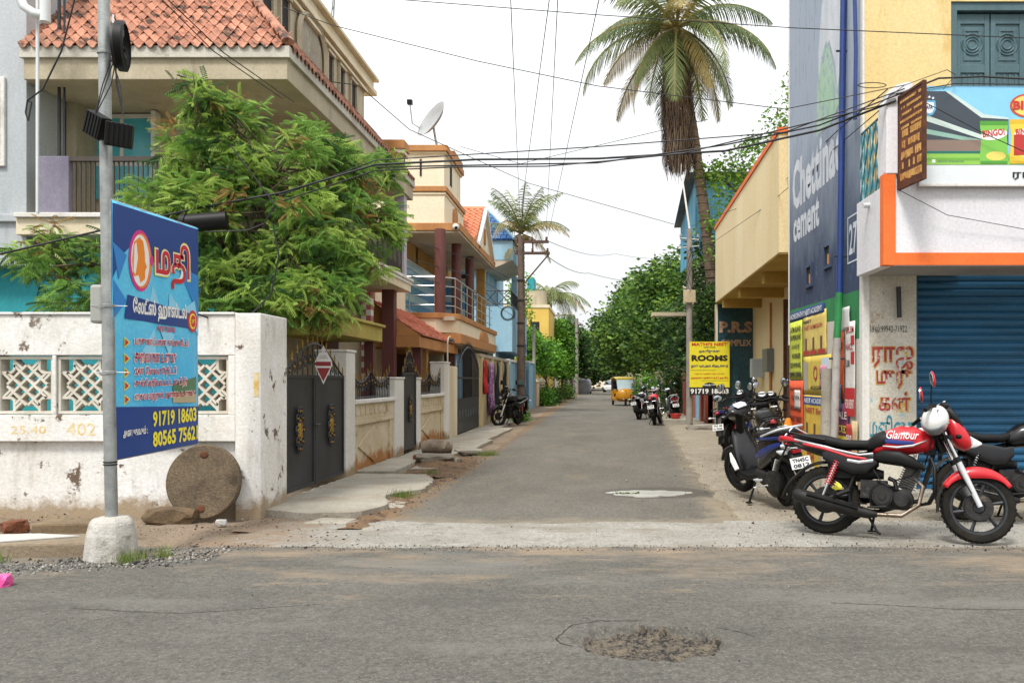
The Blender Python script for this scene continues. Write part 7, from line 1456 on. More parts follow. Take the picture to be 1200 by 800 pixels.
DUSTY = mat('dusty_black_steel', '161514', .5, '22201d', sc=7, st='51483b', stsc=9, stlo=.66, sthi=.8, bump=.12, spec=.25)
def wheel(parent, c, r, w, spokes=6, M=None, rimm=ALLOY, disc=True, wire_=False, n=40, name='wheel'):
    T = Matrix.Translation(c); T = M @ T if M else T; h = w/2; e = MB(T)
    prof = [(r-w*.95, -h*.62), (r-w*.55, -h), (r-w*.22, -h*.86), (r-.008, -h*.45), (r, 0), (r-.008, h*.45), (r-w*.22, h*.86), (r-w*.55, h), (r-w*.95, h*.62)]
    e.lathe(prof, axis='y', n=n, closed=True)
    for i in range(n if n > 30 else 0):
        a = 2*math.pi*i/n; 
        for s in (-1, 1): e.obox(((r-.006)*math.cos(a), s*h*.42, (r-.006)*math.sin(a)), (.016, h*.5, .011), (s*.0, math.pi/2-a, .5*s))
    ty = e.build(name, RUBBER, parent, smooth=True, angle=.7); ri = r-w*.93; m = MB(T)
    m.lathe([(ri+.006, -h*.7), (ri-.012, -h*.66), (ri-.022, -h*.25), (ri-.022, h*.25), (ri-.012, h*.66), (ri+.006, h*.7)], axis='y', n=n, closed=True); m.lathe([(0, -h*.9), (.045, -h*.9), (.05, -h*.5), (.05, h*.5), (.045, h*.9), (0, h*.9)], axis='y', n=18)
    if wire_:
        for i in range(24):
            a = 2*math.pi*i/24; s = 1 if i % 2 else -1; m.tube([(.04*math.cos(a), s*h*.7, .04*math.sin(a)), ((ri-.01)*math.cos(a+.25*s), 0, (ri-.01)*math.sin(a+.25*s))], .0025, n=4)
    else:
        for i in range(spokes):
            a = 2*math.pi*i/spokes+.26; q = (ri-.015); m.tube([(.04*math.cos(a), 0, .04*math.sin(a)), (q*.55*math.cos(a+.06), 0, q*.55*math.sin(a+.06)), (q*math.cos(a), 0, q*math.sin(a))], [.020, .013, .019], n=6)
    m.build('rim', rimm, ty, smooth=True, angle=.6)
    if disc: MB(T).lathe([(.052, -h*1.05), (.115, -h*1.05), (.12, -h*.9), (.12, h*.9), (.115, h*1.05), (.052, h*1.05)], axis='y', n=22).build('drum', ENG, ty, smooth=True, angle=.5)
    return ty
def plate(par, M, s1, s2, w=.2, h=.11):
    o = MB(M).box(-.004, .0, -w/2, w/2, -h/2, h/2).build('number_plate', PLATE, par, bevel=.004)
    for s, z in ((s1, .008), (s2, -h/2+.012)):
        t = text(s, BLKT, None, (0, 0, 0), (0, -1, 0), (0, 0, 1), w=w*.8, h=h*.34, bold=.03, center=True)
        t.data.transform(M @ Matrix.Translation((-.005, 0, z))); t.parent = o
def motorcycle(label, loc, heading, lean=9, steer=0, body=None, accent=None, tank=None, tail='cowl', detail=True, style='commuter', mirrors=None, exh=-1, group='parked two wheelers', plates=('TN 45', 'BK 2291'), wirewheel=False, box_=False, cat='motorcycle', guard=True, scale=1.0):
    body = body or BLK; tank = tank or body; accent = accent or SIL; mirrors = mirrors or BLACKP
    r = thing('motorcycle', label, cat, loc, group); r.rotation_mode = 'QUATERNION'
    r.rotation_mode = 'XYZ'; r.rotation_euler = (Matrix.Rotation(R(heading), 3, 'Z') @ Matrix.Rotation(R(-lean), 3, 'X')).to_euler(); r.scale = (scale,)*3
    RW = .305; WB = 1.27; n = 40 if detail else 22
    rw = wheel(r, (0, 0, RW), RW, .095, n=n, wire_=wirewheel, rimm=CHROME if wirewheel else ALLOY, name='rear_wheel')
    # steered front end: rotate about the fork line
    hp = Vector((.92, 0, 1.10)); fa = Vector((WB, 0, RW)); ax = (hp-fa).normalized(); SM = Matrix.Translation(fa) @ Matrix.Rotation(R(steer), 4, ax) @ Matrix.Translation(-fa)
    fw = wheel(r, (WB, 0, RW), RW, .085, n=n, M=SM, wire_=wirewheel, rimm=CHROME if wirewheel else ALLOY, name='front_wheel')
    def P_(n_, m_, mb, par=r, bevel=0, smooth=True, a=.7): return mb.build(n_, m_, par, bevel=bevel, smooth=smooth, angle=a)
    # frame
    f = MB(); f.tube([(.9, 0, .88), (.62, 0, .80), (.2, 0, .70), (-.05, 0, .72)], .022, n=8).tube([(.93, 0, .82), (.86, 0, .55), (.80, 0, .34), (.45, 0, .22), (.2, 0, .24)], .020, n=8)
    for s in (-1, 1): f.tube([(.30, .09*s, .68), (.22, .10*s, .42), (.0, .085*s, RW)], .016, n=8).tube([(.22, .10*s, .40), (0, .10*s, RW)], .020, n=8).tube([(.25, .1*s, .62), (-.28, .11*s, .80)], .013, n=6)
    P_('frame', DUSTY, f)
    # forks, triple clamps, handlebar
    k = MB(SM)
    for s in (-1, 1): k.tube([(.925, .095*s, 1.07), (1.10, .095*s, .68)], .0165, n=10)
    P_('fork_tube', CHROME, k); k = MB(SM)
    for s in (-1, 1): k.tube([(1.09, .095*s, .70), (WB, .10*s, RW)], [.026, .022], n=10)
    P_('fork_slider', SIL if style != 'sport' else BLACKP, k); k = MB(SM)
    for s in (-1, 1): k.tube([(1.08, .095*s, .715), (1.10, .095*s, .675)], .03, n=10)
    k.box(.90, .97, -.12, .12, 1.05, 1.08).box(.98, 1.05, -.12, .12, .87, .905).tube([(.95, 0, 1.05), (1.02, 0, .88)], .03, n=10); P_('yoke', BLACKP, k, smooth=False)
    k = MB(SM); hb = [(.80, -.36, 1.07), (.86, -.24, 1.12), (.91, -.12, 1.13), (.92, 0, 1.10), (.91, .12, 1.13), (.86, .24, 1.12), (.80, .36, 1.07)]; k.tube(hb, .012, n=8); P_('handlebar', CHROME if style == 'classic' else BLACKP, k); k = MB(SM)
    for s in (-1, 1): k.tube([(.79, .37*s, 1.065), (.85, .26*s, 1.115)], .018, n=10).tube([(.90, .2*s, 1.10), (.90, .34*s, 1.075)], .006, n=5).box(.84, .9, min(.2*s, .25*s), max(.2*s, .25*s), 1.09, 1.15)
    P_('grip', BLACKP, k)
    for s in (-1, 1):
        q = MB(SM); q.tube([(.86, .23*s, 1.13), (.85, .27*s, 1.22), (.85, .31*s, 1.30)], .006, n=6); o = P_('mirror', BLACKP, q); MM = SM @ Matrix.Translation((.85, .335*s, 1.345)) @ Euler((R(14*s), R(-8), R(-6*s))).to_matrix().to_4x4()
        MB(MM).sphere((.008, 0, 0), .07, 14, 8, sc=(.22, .72, 1.05)).build('mirror_shell', mirrors, o, smooth=True); MB(MM).sphere((-.004, 0, 0), .062, 14, 8, sc=(.12, .72, 1.05)).build('mirror_glass', MIRG, o, smooth=True)
    # head lamp cowl
    if style == 'classic':
        P_('headlamp', CHROME, MB(SM).lathe([(0, -.11), (.05, -.10), (.085, -.04), (.09, .02), (.08, .03)], (1.10, 0, .93), axis='x', n=20)); P_('headlamp_glass', LENSC, MB(SM).lathe([(.08, .028), (.05, .045), (0, .05)], (1.10, 0, .93), axis='x', n=20))
    else:
        P_('headlamp_cowl', tank if style == 'commuter' else body, MB(SM).loft([(1.01, 0, 1.02, .06, .07), (1.05, 0, .99, .10, .11), (1.10, 0, .94, .115, .125), (1.16, 0, .89, .105, .10), (1.205, 0, .86, .075, .06), (1.215, 0, .855, .05, .035)], n=18, e=2.5), a=.9)
        P_('headlamp_glass', LENSC, MB(SM).loft([(1.16, 0, .89, .095, .075), (1.205, 0, .865, .07, .052), (1.225, 0, .86, .04, .025)], n=16, e=2.6)); P_('windscreen', BLACKP, MB(SM).loft([(.98, 0, 1.14, .07, .05), (1.03, 0, 1.11, .105, .07), (1.09, 0, 1.05, .11, .06), (1.14, 0, .99, .09, .035)], n=14))
    P_('instrument_panel', BLACKP, MB(SM).loft([(.93, 0, 1.145, .06, .02), (.97, 0, 1.175, .10, .035), (1.02, 0, 1.165, .10, .04), (1.04, 0, 1.15, .05, .02)], n=14)); P_('dial', LENSC, MB(SM @ Matrix.Translation((.962, 0, 1.195)) @ Matrix.Rotation(R(-35), 4, 'Y')).lathe([(0, 0), (.055, 0), (.058, -.01)], n=18))
    for s in (-1, 1): P_('indicator', BLACKP, MB(SM).tube([(1.08, .12*s, .88), (1.08, .17*s, .88)], .008, n=6).sphere((1.085, .195*s, .88), .03, 10, 6, sc=(.9, 1.1, .7)))
    c_ = MB()
    for i in range(6):
        y = -.1+.04*i; c_.tube([(.90, y*2.2, 1.11), (.98+.03*math.sin(i*2), y*1.6, 1.04), (.94, y, .93), (.86, y*.7, .86), (.74, y*.8, .80)], .0055, n=5)
    c_.tube([(.86, -.2, 1.12), (.98, -.22, 1.0), (1.04, -.15, .82), (1.12, -.13, .6), (1.22, -.12, .42)], .005, n=5).tube([(.92, -.1, .92), (.86, -.12, .7), (.74, -.13, .55), (.6, -.14, .5)], .006, n=5).tube([(.92, .1, .92), (.84, .12, .66), (.66, .13, .5)], .006, n=5)
    P_('control_cables', BLACKP, c_); P_('horn', BLACKP, MB().lathe([(0, -.02), (.045, -.02), (.045, .01), (0, .02)], (.97, 0, .74), axis='x', n=14)); P_('battery_box', BLACKP, MB().box(.02, .24, -.09, .09, .50, .66), bevel=.01, smooth=False); P_('steering_head', BLACKP, MB().tube([(.90, 0, .98), (.99, 0, .76)], .036, n=10).box(.84, .93, -.05, .05, .74, .9))
    # front mudguard
    V = []; F = []; na, nb_ = 22, 7
    for i in range(na+1):
        a = R(36+ (114)*i/na); rr = RW+.032+.014*math.sin(i/na*math.pi)
        for j in range(nb_+1): b = (j/nb_-.5)*2; q = .072*(1-.3*abs(i/na-.5)); dd = (.045+.06*math.sin(i/na*math.pi)**2)*b*b*b*b; V.append((WB+math.cos(a)*(rr-dd), q*b, RW+math.sin(a)*(rr-dd)))
    for i in range(na):
        for j in range(nb_): a = i*(nb_+1)+j; F.append((a, a+1, a+nb_+2, a+nb_+1))
    o = P_('front_mudguard', tank if style != 'classic' else CHROME, MB(SM).add(V, F)); o.modifiers.new('t', 'SOLIDIFY').thickness = .006
    if detail: P_('mud_flap', DUSTY, MB(SM).add([(WB+math.cos(R(a))*(RW+.03), y, RW+math.sin(R(a))*(RW+.03)) for a in (148, 168, 190) for y in (-.062, .062)]+[(WB+math.cos(R(a))*(RW+.022), y, RW+math.sin(R(a))*(RW+.022)) for a in (148, 168, 190) for y in (-.062, .062)], [(0,1,3,2), (2,3,5,4), (6,8,9,7), (8,10,11,9), (0,2,8,6), (2,4,10,8), (1,7,9,3), (3,9,11,5)]))
    # tank
    t = MB().loft([(.40, 0, .78, .085, .035), (.44, 0, .80, .12, .085), (.52, 0, .835, .145, .115), (.64, 0, .86, .155, .13), (.76, 0, .865, .15, .12), (.86, 0, .85, .12, .09), (.92, 0, .84, .07, .05)], n=24, e=2.5)
    tk = P_('fuel_tank', tank, t, a=1.2); MB().lathe([(.045, 0), (.045, .012), (0, .016)], (.70, 0, .982), n=16).build('filler_cap', CHROME, tk, smooth=True, angle=.5)
    if style == 'commuter':
        for s in (-1, 1): MB().loft([(.42, .11*s, .70, .02, .03), (.50, .14*s, .71, .03, .055), (.64, .155*s, .70, .034, .06), (.76, .15*s, .66, .03, .05), (.84, .13*s, .62, .015, .02)], n=12).build('tank_shroud', BLACKP, tk, smooth=True, angle=.9)
        P_('tank_rear_cover', BLACKP, MB().loft([(.36, 0, .80, .10, .055), (.42, 0, .83, .130, .085), (.50, 0, .85, .150, .098), (.56, 0, .86, .152, .06)], n=20, e=2.6), par=tk)
    # seat
    P_('seat', SEATM, MB().loft([(-.30, 0, .865, .07, .025), (-.22, 0, .862, .115, .04), (-.02, 0, .845, .135, .05), (.16, 0, .81, .14, .045), (.34, 0, .81, .12, .045), (.45, 0, .83, .085, .045), (.52, 0, .85, .05, .03)], n=18, e=3.2), a=.9)
    for s in (-1, 1):   # side panels and tail
        P_('side_panel', body, MB().loft([(-.02, .115*s, .72, .015, .05), (.1, .135*s, .68, .018, .085), (.24, .14*s, .64, .02, .10), (.36, .13*s, .63, .018, .085), (.45, .11*s, .68, .012, .05)], n=12, e=3), a=.9)
        if style == 'sport': P_('tail_fairing', accent, MB().loft([(-.42, .03*s, .88, .03, .03), (-.30, .09*s, .85, .035, .06), (-.12, .125*s, .80, .03, .075), (.04, .14*s, .76, .022, .06), (.14, .14*s, .74, .01, .02)], n=14, e=3), a=.9)
        P_('tail_panel', body, MB().loft([(-.40, .035*s, .855, .03, .02), (-.30, .075*s, .825, .03, .035), (-.15, .105*s, .79, .022, .045), (.02, .12*s, .755, .015, .04), (.14, .125*s, .735, .008, .02)], n=12, e=3), a=.9)
        if detail and style == 'commuter':
            P_('tail_stripe', SIL, MB().tube([(-.28, .108*s, .842), (-.1, .131*s, .80), (.1, .148*s, .755), (.3, .162*s, .715), (.42, .158*s, .73)], .009, n=5, flat=1)); P_('tail_tip', tank, MB().loft([(-.43, .03*s, .865, .02, .012), (-.36, .075*s, .85, .025, .026), (-.24, .105*s, .825, .012, .014)], n=10)); P_('tail_stripe', tank, MB().tube([(-.2, .118*s, .80), (0, .14*s, .76), (.2, .162*s, .70), (.36, .16*s, .68)], .012, n=5))
    P_('under_tail', BLACKP, MB().loft([(-.42, 0, .85, .02, .015), (-.32, 0, .82, .07, .03), (-.1, 0, .76, .09, .05), (.2, 0, .70, .09, .06)], n=10)); P_('tail_lamp', LENSR, MB().loft([(-.445, 0, .845, .02, .015), (-.42, 0, .85, .05, .028), (-.37, 0, .852, .055, .03)], n=12))
    P_('grab_rail', BLACKP if style != 'classic' else CHROME, MB().tube([(.0, .15, .84), (-.2, .155, .875), (-.34, .12, .91), (-.41, 0, .925), (-.34, -.12, .91), (-.2, -.155, .875), (.0, -.15, .84)], .011, n=8))
    V = []; F = []      # rear mudguard
    for i in range(15):
        a = R(75+105*i/14); rr = RW+.05+(.05*max(0, i-9)/5)
        for j in range(5): b = (j/4-.5)*2; V.append((math.cos(a)*(rr-.02*b*b), .065*b, RW+math.sin(a)*(rr-.02*b*b)))
    for i in range(14):
        for j in range(4): a = i*5+j; F.append((a, a+1, a+6, a+5))
    o = P_('rear_mudguard', DUSTY, MB().add(V, F)); o.modifiers.new('t', 'SOLIDIFY').thickness = .006
    P_('plate_holder', DUSTY, MB().tube([(-.36, 0, .80), (-.44, 0, .62), (-.47, 0, .45)], [.05, .055, .05], n=4, flat=.2), smooth=False)
    plate(r, Matrix.Translation((-.462, 0, .60)) @ Matrix.Rotation(R(12), 4, 'Y'), *plates)
    for s in (-1, 1): P_('rear_indicator', LENSC, MB().tube([(-.38, .05*s, .77), (-.38, .13*s, .77)], .008, n=6).sphere((-.38, .155*s, .77), .028, 10, 6, sc=(.8, 1.2, .7)))
    # engine
    e = MB(); e.lathe([(0, -.15), (.085, -.15), (.115, -.11), (.12, .10), (.09, .15), (0, .15)], (.50, 0, .36), axis='y', n=24).lathe([(0, -.16), (.06, -.16), (.09, -.13), (.095, .1), (0, .12)], (.66, 0, .34), axis='y', n=20).obox((.42, 0, .42), (.22, .20, .16)).obox((.56, 0, .30), (.34, .18, .10))
    en = P_('engine', ENG, e, a=.6); c = MB(); Mc = Matrix.Translation((.66, 0, .40)) @ Matrix.Rotation(R(22), 4, 'Y')
    cyl = MB(Mc)
    for i in range(8): cyl.box(-.075, .085, -.085, .085, .06+i*.021, .069+i*.021)
    cyl.box(-.055, .065, -.065, .065, .03, .24).box(-.07, .08, -.075, .075, .235, .30); cyl.build('cylinder_fins', ENG if not detail else mat('cylinder_alloy', '5a5853', .5, '33312e', sc=10, metal=.5, bump=.1), en)
    MB().loft([(.50, 0, .55, .04, .04), (.42, 0, .56, .045, .05), (.34, 0, .56, .07, .08), (.24, 0, .56, .07, .08)], n=12).build('air_box', BLACKP, en, smooth=True)
    MB().tube([(.55, -.10, .52), (.60, -.12, .50), (.62, -.13, .42)], .02, n=8).tube([(.45, -.12, .5), (.55, -.13, .45), (.7, -.12, .45)], .008, n=5).tube([(.4, -.1, .62), (.48, -.13, .5), (.5, -.13, .42)], .006, n=5).build('cables_and_hoses', BLACKP, en, smooth=True)
    MB().lathe([(.0, -.157), (.07, -.157), (.074, -.15), (.07, -.145)], (.50, 0, .36), axis='y', n=22).lathe([(0, -.166), (.03, -.166), (.034, -.158)], (.50, 0, .36), axis='y', n=12).build('engine_cover', mat('engine_cover', '2f2d2a', .4, metal=.5, sc=8), en, smooth=True, angle=.5)
    # exhaust
    s = exh; P_('exhaust_pipe', mat('hot_chrome', '8f8376', .35, '6b5a4a', sc=8, metal=.8), MB().tube([(.74, s*.05, .55), (.83, s*.07, .46), (.80, s*.10, .30), (.66, s*.13, .20), (.40, s*.15, .20), (.22, s*.16, .22)], .019, n=10))
    mf = P_('muffler', DUSTY, MB().tube([(.46, s*.165, .20), (.38, s*.168, .205), (.15, s*.175, .25), (-.12, s*.18, .31), (-.24, s*.18, .34), (-.27, s*.18, .345)], [.025, .045, .060, .064, .058, .03], n=16), a=.8); MB().tube([(.3, s*.20, .245), (-.14, s*.215, .345)], [.05, .045], n=8, flat=.35).build('heat_shield', CHROME if style == 'sport' else BLACKP, mf, smooth=True); MB().tube([(-.235, s*.18, .334), (-.26, s*.18, .34)], .02, n=10).build('tail_pipe', DARK, mf)
    for q in (-1, 1):   # shocks, foot rests
        sp = MB(); pts = [(.03-.07*(-0), .13*q, .33)]; a0, a1 = Vector((-.01, .135*q, .34)), Vector((.12, .135*q, .68)); d = (a1-a0); u = d.cross(Vector((0, 1, 0))).normalized(); v = Vector((0, 1, 0)); pts = []
        nt_ = 9 if detail else 5
        for i in range(nt_*8+1): a = 2*math.pi*i/8; pts.append(a0+d*(.30+.62*i/(nt_*8))+(u*math.cos(a)+v*math.sin(a))*.027)
        sp.tube(pts, .0058, n=5); P_('shock_spring', RED if style == 'commuter' else BLACKP, sp); P_('shock_damper', CHROME, MB().tube([a0, a0+d*.45], .012, n=8).tube([a0+d*.3, a1], .018, n=8))
    P_('footrest', BLACKP, MB().tube([(.33, -.24, .29), (.33, -.12, .29), (.33, .12, .29), (.33, .24, .29)], .011, n=6).tube([(.34, -.22, .29), (.25, -.22, .29)], .004, n=4).tube([(.1, -.23, .34), (.1, -.13, .36)], .011, n=6).tube([(.1, .23, .34), (.1, .13, .36)], .011, n=6).tube([(.36, .19, .22), (.55, .19, .26)], .008, n=6).tube([(.38, -.18, .26), (.54, -.19, .27), (.55, -.24, .27)], .009, n=6))
    P_('side_stand', BLACKP, MB().tube([(.42, .12, .24), (.38, .23, .045)], .012, n=6).box(.35, .42, .21, .26, .035, .05)); P_('centre_stand', BLACKP, MB().tube([(.36, .10, .22), (.24, .16, .14), (.2, .17, .12)], .012, n=6).tube([(.36, -.10, .22), (.46, -.13, .05), (.49, -.13, .03)], .012, n=6))
    P_('chain_cover', BLACKP, MB().loft([(-.1, .12, .31, .012, .05), (.1, .12, .33, .014, .075), (.4, .12, .36, .014, .06)], n=8))
    if guard:
        g = MB()
        for q in (-1, 1): g.tube([(.88, .03*q, .70), (.90, .20*q, .70), (.93, .26*q, .62), (.93, .26*q, .42), (.88, .22*q, .32), (.80, .06*q, .30)], .013, n=8).tube([(.89, .05*q, .5), (.93, .26*q, .5)], .010, n=6)
        P_('leg_guard', BLACKP if style != 'classic' else CHROME, g)
    return r, SM, tk
def scooter(label, loc, heading, lean=8, steer=0, body=None, accent=None, seatc=None, group='parked two wheelers', plates=('TN 45', 'AC 0812'), tails=True, mirrors=None, detail=True, white_toe=False):
    body = body or BLK; accent = accent or body; mirrors = mirrors or BLACKP
    r = thing('scooter', label, 'scooter', loc, group); r.rotation_euler = (Matrix.Rotation(R(heading), 3, 'Z') @ Matrix.Rotation(R(-lean), 3, 'X')).to_euler()
    RW = .26; WB = 1.22; n = 40 if detail else 22; wheel(r, (0, 0, RW), RW, .10, n=n, spokes=5, name='rear_wheel')
    hp = Vector((.93, 0, 1.02)); fa = Vector((WB, 0, RW)); SM = Matrix.Translation(fa) @ Matrix.Rotation(R(steer), 4, (hp-fa).normalized()) @ Matrix.Translation(-fa); wheel(r, (WB, 0, RW), RW, .09, n=n, M=SM, spokes=5, name='front_wheel')
    def P_(n_, m_, mb, par=r, bevel=0, smooth=True, a=.8): return mb.build(n_, m_, par, bevel=bevel, smooth=smooth, angle=a)
    P_('front_mudguard', body, MB(SM).loft([(WB-.30, 0, .32, .04, .06), (WB-.2, 0, .48, .065, .07), (WB, 0, .575, .07, .04), (WB+.16, 0, .52, .06, .04), (WB+.25, 0, .43, .04, .03)], n=12)); P_('fork', BLACKP, MB(SM).tube([(1.05, .06, .7), (WB, .07, RW)], .02, n=8).tube([(1.05, -.06, .7), (WB, -.07, RW)], .02, n=8))
    P_('leg_shield', body, MB().loft([(.84, 0, .34, .14, .05), (.90, 0, .43, .16, .12), (.97, 0, .56, .15, .17), (1.03, 0, .67, .12, .15), (1.08, 0, .70, .07, .10), (1.11, 0, .69, .03, .05)], n=18, e=3.4)); P_('shield_trim', WHT if white_toe else BLACKP, MB().tube([(.80, -.2, .36), (.86, -.212, .46), (.90, -.215, .56)], [.03, .035, .012], n=6).tube([(.80, .2, .36), (.86, .212, .46), (.90, .215, .56)], [.03, .035, .012], n=6))
    P_('floor_board', BLACKP, MB().loft([(.38, 0, .30, .15, .05), (.6, 0, .28, .17, .035), (.84, 0, .29, .17, .04)], n=12, e=4)); P_('body_panel', body, MB().loft([(.42, 0, .46, .10, .17), (.34, 0, .52, .14, .20), (.15, 0, .60, .155, .18), (-.10, 0, .68, .15, .13), (-.30, 0, .73, .11, .09), (-.42, 0, .75, .06, .045)], n=18, e=2.8))
    for s in (-1, 1): P_('side_trim', accent, MB().loft([(.30, .14*s, .56, .014, .03), (.12, .158*s, .61, .014, .042), (-.10, .155*s, .68, .012, .036), (-.3, .12*s, .735, .008, .018)], n=8)); P_('rear_indicator', LENSC, MB().loft([(-.36, .075*s, .64, .025, .02), (-.30, .11*s, .64, .035, .03), (-.22, .13*s, .65, .01, .01)], n=10))
    P_('seat', SEATM, MB().loft([(-.36, 0, .83, .07, .03), (-.28, 0, .835, .12, .05), (-.05, 0, .83, .14, .055), (.15, 0, .79, .14, .05), (.34, 0, .78, .11, .045), (.42, 0, .77, .06, .03)], n=18, e=3)); P_('seat_edge', BLU if accent is not body else body, MB().loft([(-.37, 0, .80, .06, .02), (-.28, 0, .795, .135, .028), (.1, 0, .765, .15, .028), (.38, 0, .74, .10, .02)], n=16, e=3))
    g = P_('grab_rail', SIL, MB().tube([(.06, .165, .80), (-.2, .17, .86), (-.36, .13, .90), (-.43, 0, .91), (-.36, -.13, .90), (-.2, -.17, .86), (.06, -.165, .80)], .013, n=8).tube([(-.40, -.13, .70), (-.43, -.155, .80), (-.42, .0, .91)], .008, n=5).tube([(-.40, .13, .70), (-.43, .155, .80), (-.42, .0, .91)], .008, n=5).tube([(-.405, -.13, .70), (-.44, 0, .685), (-.405, .13, .70)], .008, n=5))
    if tails:
        for s in (-1, 1): P_('tail_lamp', LENSR, MB().prism([(.02*s, .72), (.115*s, .74), (.03*s, .83)], 'x', -.435, -.38), smooth=False)
    P_('tail_lamp', LENSR, MB().box(-.43, -.36, -.05, .05, .63, .67), bevel=.006, smooth=False); P_('rear_fender', BLACKP, MB().loft([(-.44, 0, .48, .06, .10), (-.36, 0, .58, .09, .10), (-.2, 0, .60, .10, .08), (.1, 0, .50, .09, .10)], n=12)); plate(r, Matrix.Translation((-.475, 0, .53)) @ Matrix.Rotation(R(14), 4, 'Y'), *plates, w=.23, h=.12)
    e = P_('engine', ENG, MB().lathe([(0, .04), (.13, .04), (.15, .08), (.15, .14), (.1, .18), (0, .18)], (.0, 0, .27), axis='y', n=20).loft([(-.02, .11, .27, .05, .10), (.2, .11, .30, .06, .10), (.42, .08, .33, .06, .08)], n=10).obox((.28, 0, .33), (.25, .18, .16)))
    P_('muffler', DUSTY, MB().tube([(.25, -.13, .22), (.1, -.165, .24), (-.15, -.17, .30), (-.26, -.17, .33)], [.025, .055, .06, .045], n=14)); P_('kick_lever', SIL, MB().tube([(.0, .2, .27), (.25, .21, .22), (.27, .25, .22)], .009, n=6)); P_('side_stand', BLACKP, MB().tube([(.45, .14, .24), (.38, .28, .045)], .013, n=6).box(.34, .42, .26, .31, .035, .05)); P_('footrest', SIL, MB().tube([(.2, .14, .30), (.2, .24, .30)], .014, n=6).obox((.2, .22, .31), (.12, .05, .015)))
    for s in (-1, 1): P_('shock_damper', BLACKP, MB().tube([(.0, .10*s, .30), (-.05, .11*s, .58)], .022, n=8))
    P_('handlebar_cover', body, MB(SM).loft([(.86, 0, 1.02, .10, .035), (.90, 0, 1.04, .17, .05), (.96, 0, 1.04, .18, .07), (1.03, 0, 1.01, .12, .08), (1.08, 0, .98, .06, .05)], n=16, e=2.6)); P_('dial', LENSC, MB(SM @ Matrix.Translation((.905, 0, 1.105)) @ Matrix.Rotation(R(-28), 4, 'Y')).loft([(-.05, 0, 0, .07, .006), (0, 0, .005, .09, .01), (.05, 0, 0, .07, .006)], n=16)); P_('headlamp_glass', LENSC, MB(SM).loft([(1.03, 0, 1.0, .10, .06), (1.085, 0, .98, .05, .035)], n=14)); P_('steering_column', BLACKP, MB(SM).tube([(.95, 0, 1.0), (1.05, 0, .7)], .05, n=10))
    P_('grip', BLACKP, MB(SM).tube([(.84, -.35, 1.02), (.90, -.16, 1.05)], .018, n=8).tube([(.84, .35, 1.02), (.90, .16, 1.05)], .018, n=8).tube([(.93, .18, 1.06), (.92, .33, 1.04)], .006, n=5).tube([(.93, -.18, 1.06), (.92, -.33, 1.04)], .006, n=5))
    for s in (-1, 1):
        o = P_('mirror', BLACKP, MB(SM).tube([(.90, .20*s, 1.07), (.90, .25*s, 1.18), (.9, .29*s, 1.24)], .006, n=6)); MM = SM @ Matrix.Translation((.9, .31*s, 1.27)) @ Euler((R(10*s), R(-8), R(-6*s))).to_matrix().to_4x4(); MB(MM).sphere((.008, 0, 0), .062, 12, 8, sc=(.25, 1.1, .7)).build('mirror_shell', mirrors, o, smooth=True); MB(MM).sphere((-.005, 0, 0), .055, 12, 8, sc=(.12, 1.1, .7)).build('mirror_glass', MIRG, o, smooth=True)
    return r, SM
# --- the red motorcycle in front
mred, SMr, tkr = motorcycle('glossy red and black motorcycle with a white helmet on its handlebar, before the shutter', (2.05, 7.76, .012), -22.7, lean=8, steer=11, body=BLK, tank=RED, accent=SIL, mirrors=RED, plates=('TN 45', 'AR 4471'))
DEC = solid('decal_silver', 'dfe0e0', .3); 
for s in (-1, 1):
    t = text('Glamour', DEC, tkr, (.53 if s < 0 else .80, .158*s, .865), (1 if s < 0 else -1, 0, 0), (0, 0, 1), w=.27, h=.075, bold=.012, shear=.35, ext=.003)
    MB().loft([(.52, .148*s, .845, .012, .018), (.64, .160*s, .835, .006, .02), (.76, .150*s, .835, .010, .012)], n=8).build('blue_flash', BLU, tkr, smooth=True)
for s in (-1, 1): MB().tube([(.50, .150*s, .80), (.62, .163*s, .79), (.75, .158*s, .81), (.86, .128*s, .86)], [.004, .010, .009, .003], n=5).build('tank_swoosh', SIL, tkr, smooth=True)
for s in (-1, 1): MB().tube([(.20, .156*s, .665), (.3, .162*s, .65), (.42, .15*s, .67)], .014, n=5).build('tail_stripe', SIL, mred)
def worldpt(root, M, p):
    bpy.context.view_layer.update(); return root.matrix_world @ (M @ Vector(p))
bpy.context.view_layer.update()
hp_ = worldpt(mred, SMr, (.90, -.17, 1.02))
hel = thing('helmet', 'white motorcycle helmet hanging on the handlebar of the red motorcycle', 'helmet', hp_, rot=(R(-10), R(46), R(222))); hel.scale = (.88,)*3
HW = solid('helmet_white', 'deddd9', .25, coat=.5); m = MB(); V = []; F = []; nu, nv = 28, 16
for i in range(nv+1):
    p = math.pi*.80*i/nv
    for j in range(nu): a = 2*math.pi*j/nu; V.append((.145*math.sin(p)*math.cos(a)*1.08, .125*math.sin(p)*math.sin(a), .14*math.cos(p)))
for i in range(nv):
    for j in range(nu):
        a = 2*math.pi*(j+.5)/nu; ca = math.cos(a); ph = math.pi*.8*(i+.5)/nv
        if ca > .45 and 1.35 < ph < 2.15: continue
        F.append((i*nu+j, (i+1)*nu+j, (i+1)*nu+(j+1) % nu, i*nu+(j+1) % nu))
o = m.add(V, F).build('shell', HW, hel, smooth=True, angle=1.2); o.modifiers.new('t', 'SOLIDIFY').thickness = .012
V = []; F = []
for i in range(7):
    for j in range(13): p = 1.25+.95*i/6; a = R(-62+124*j/12); V.append((.150*math.sin(p)*math.cos(a)*1.08, .130*math.sin(p)*math.sin(a), .145*math.cos(p)))
for i in range(6):
    for j in range(12): a = i*13+j; F.append((a, a+1, a+14, a+13))
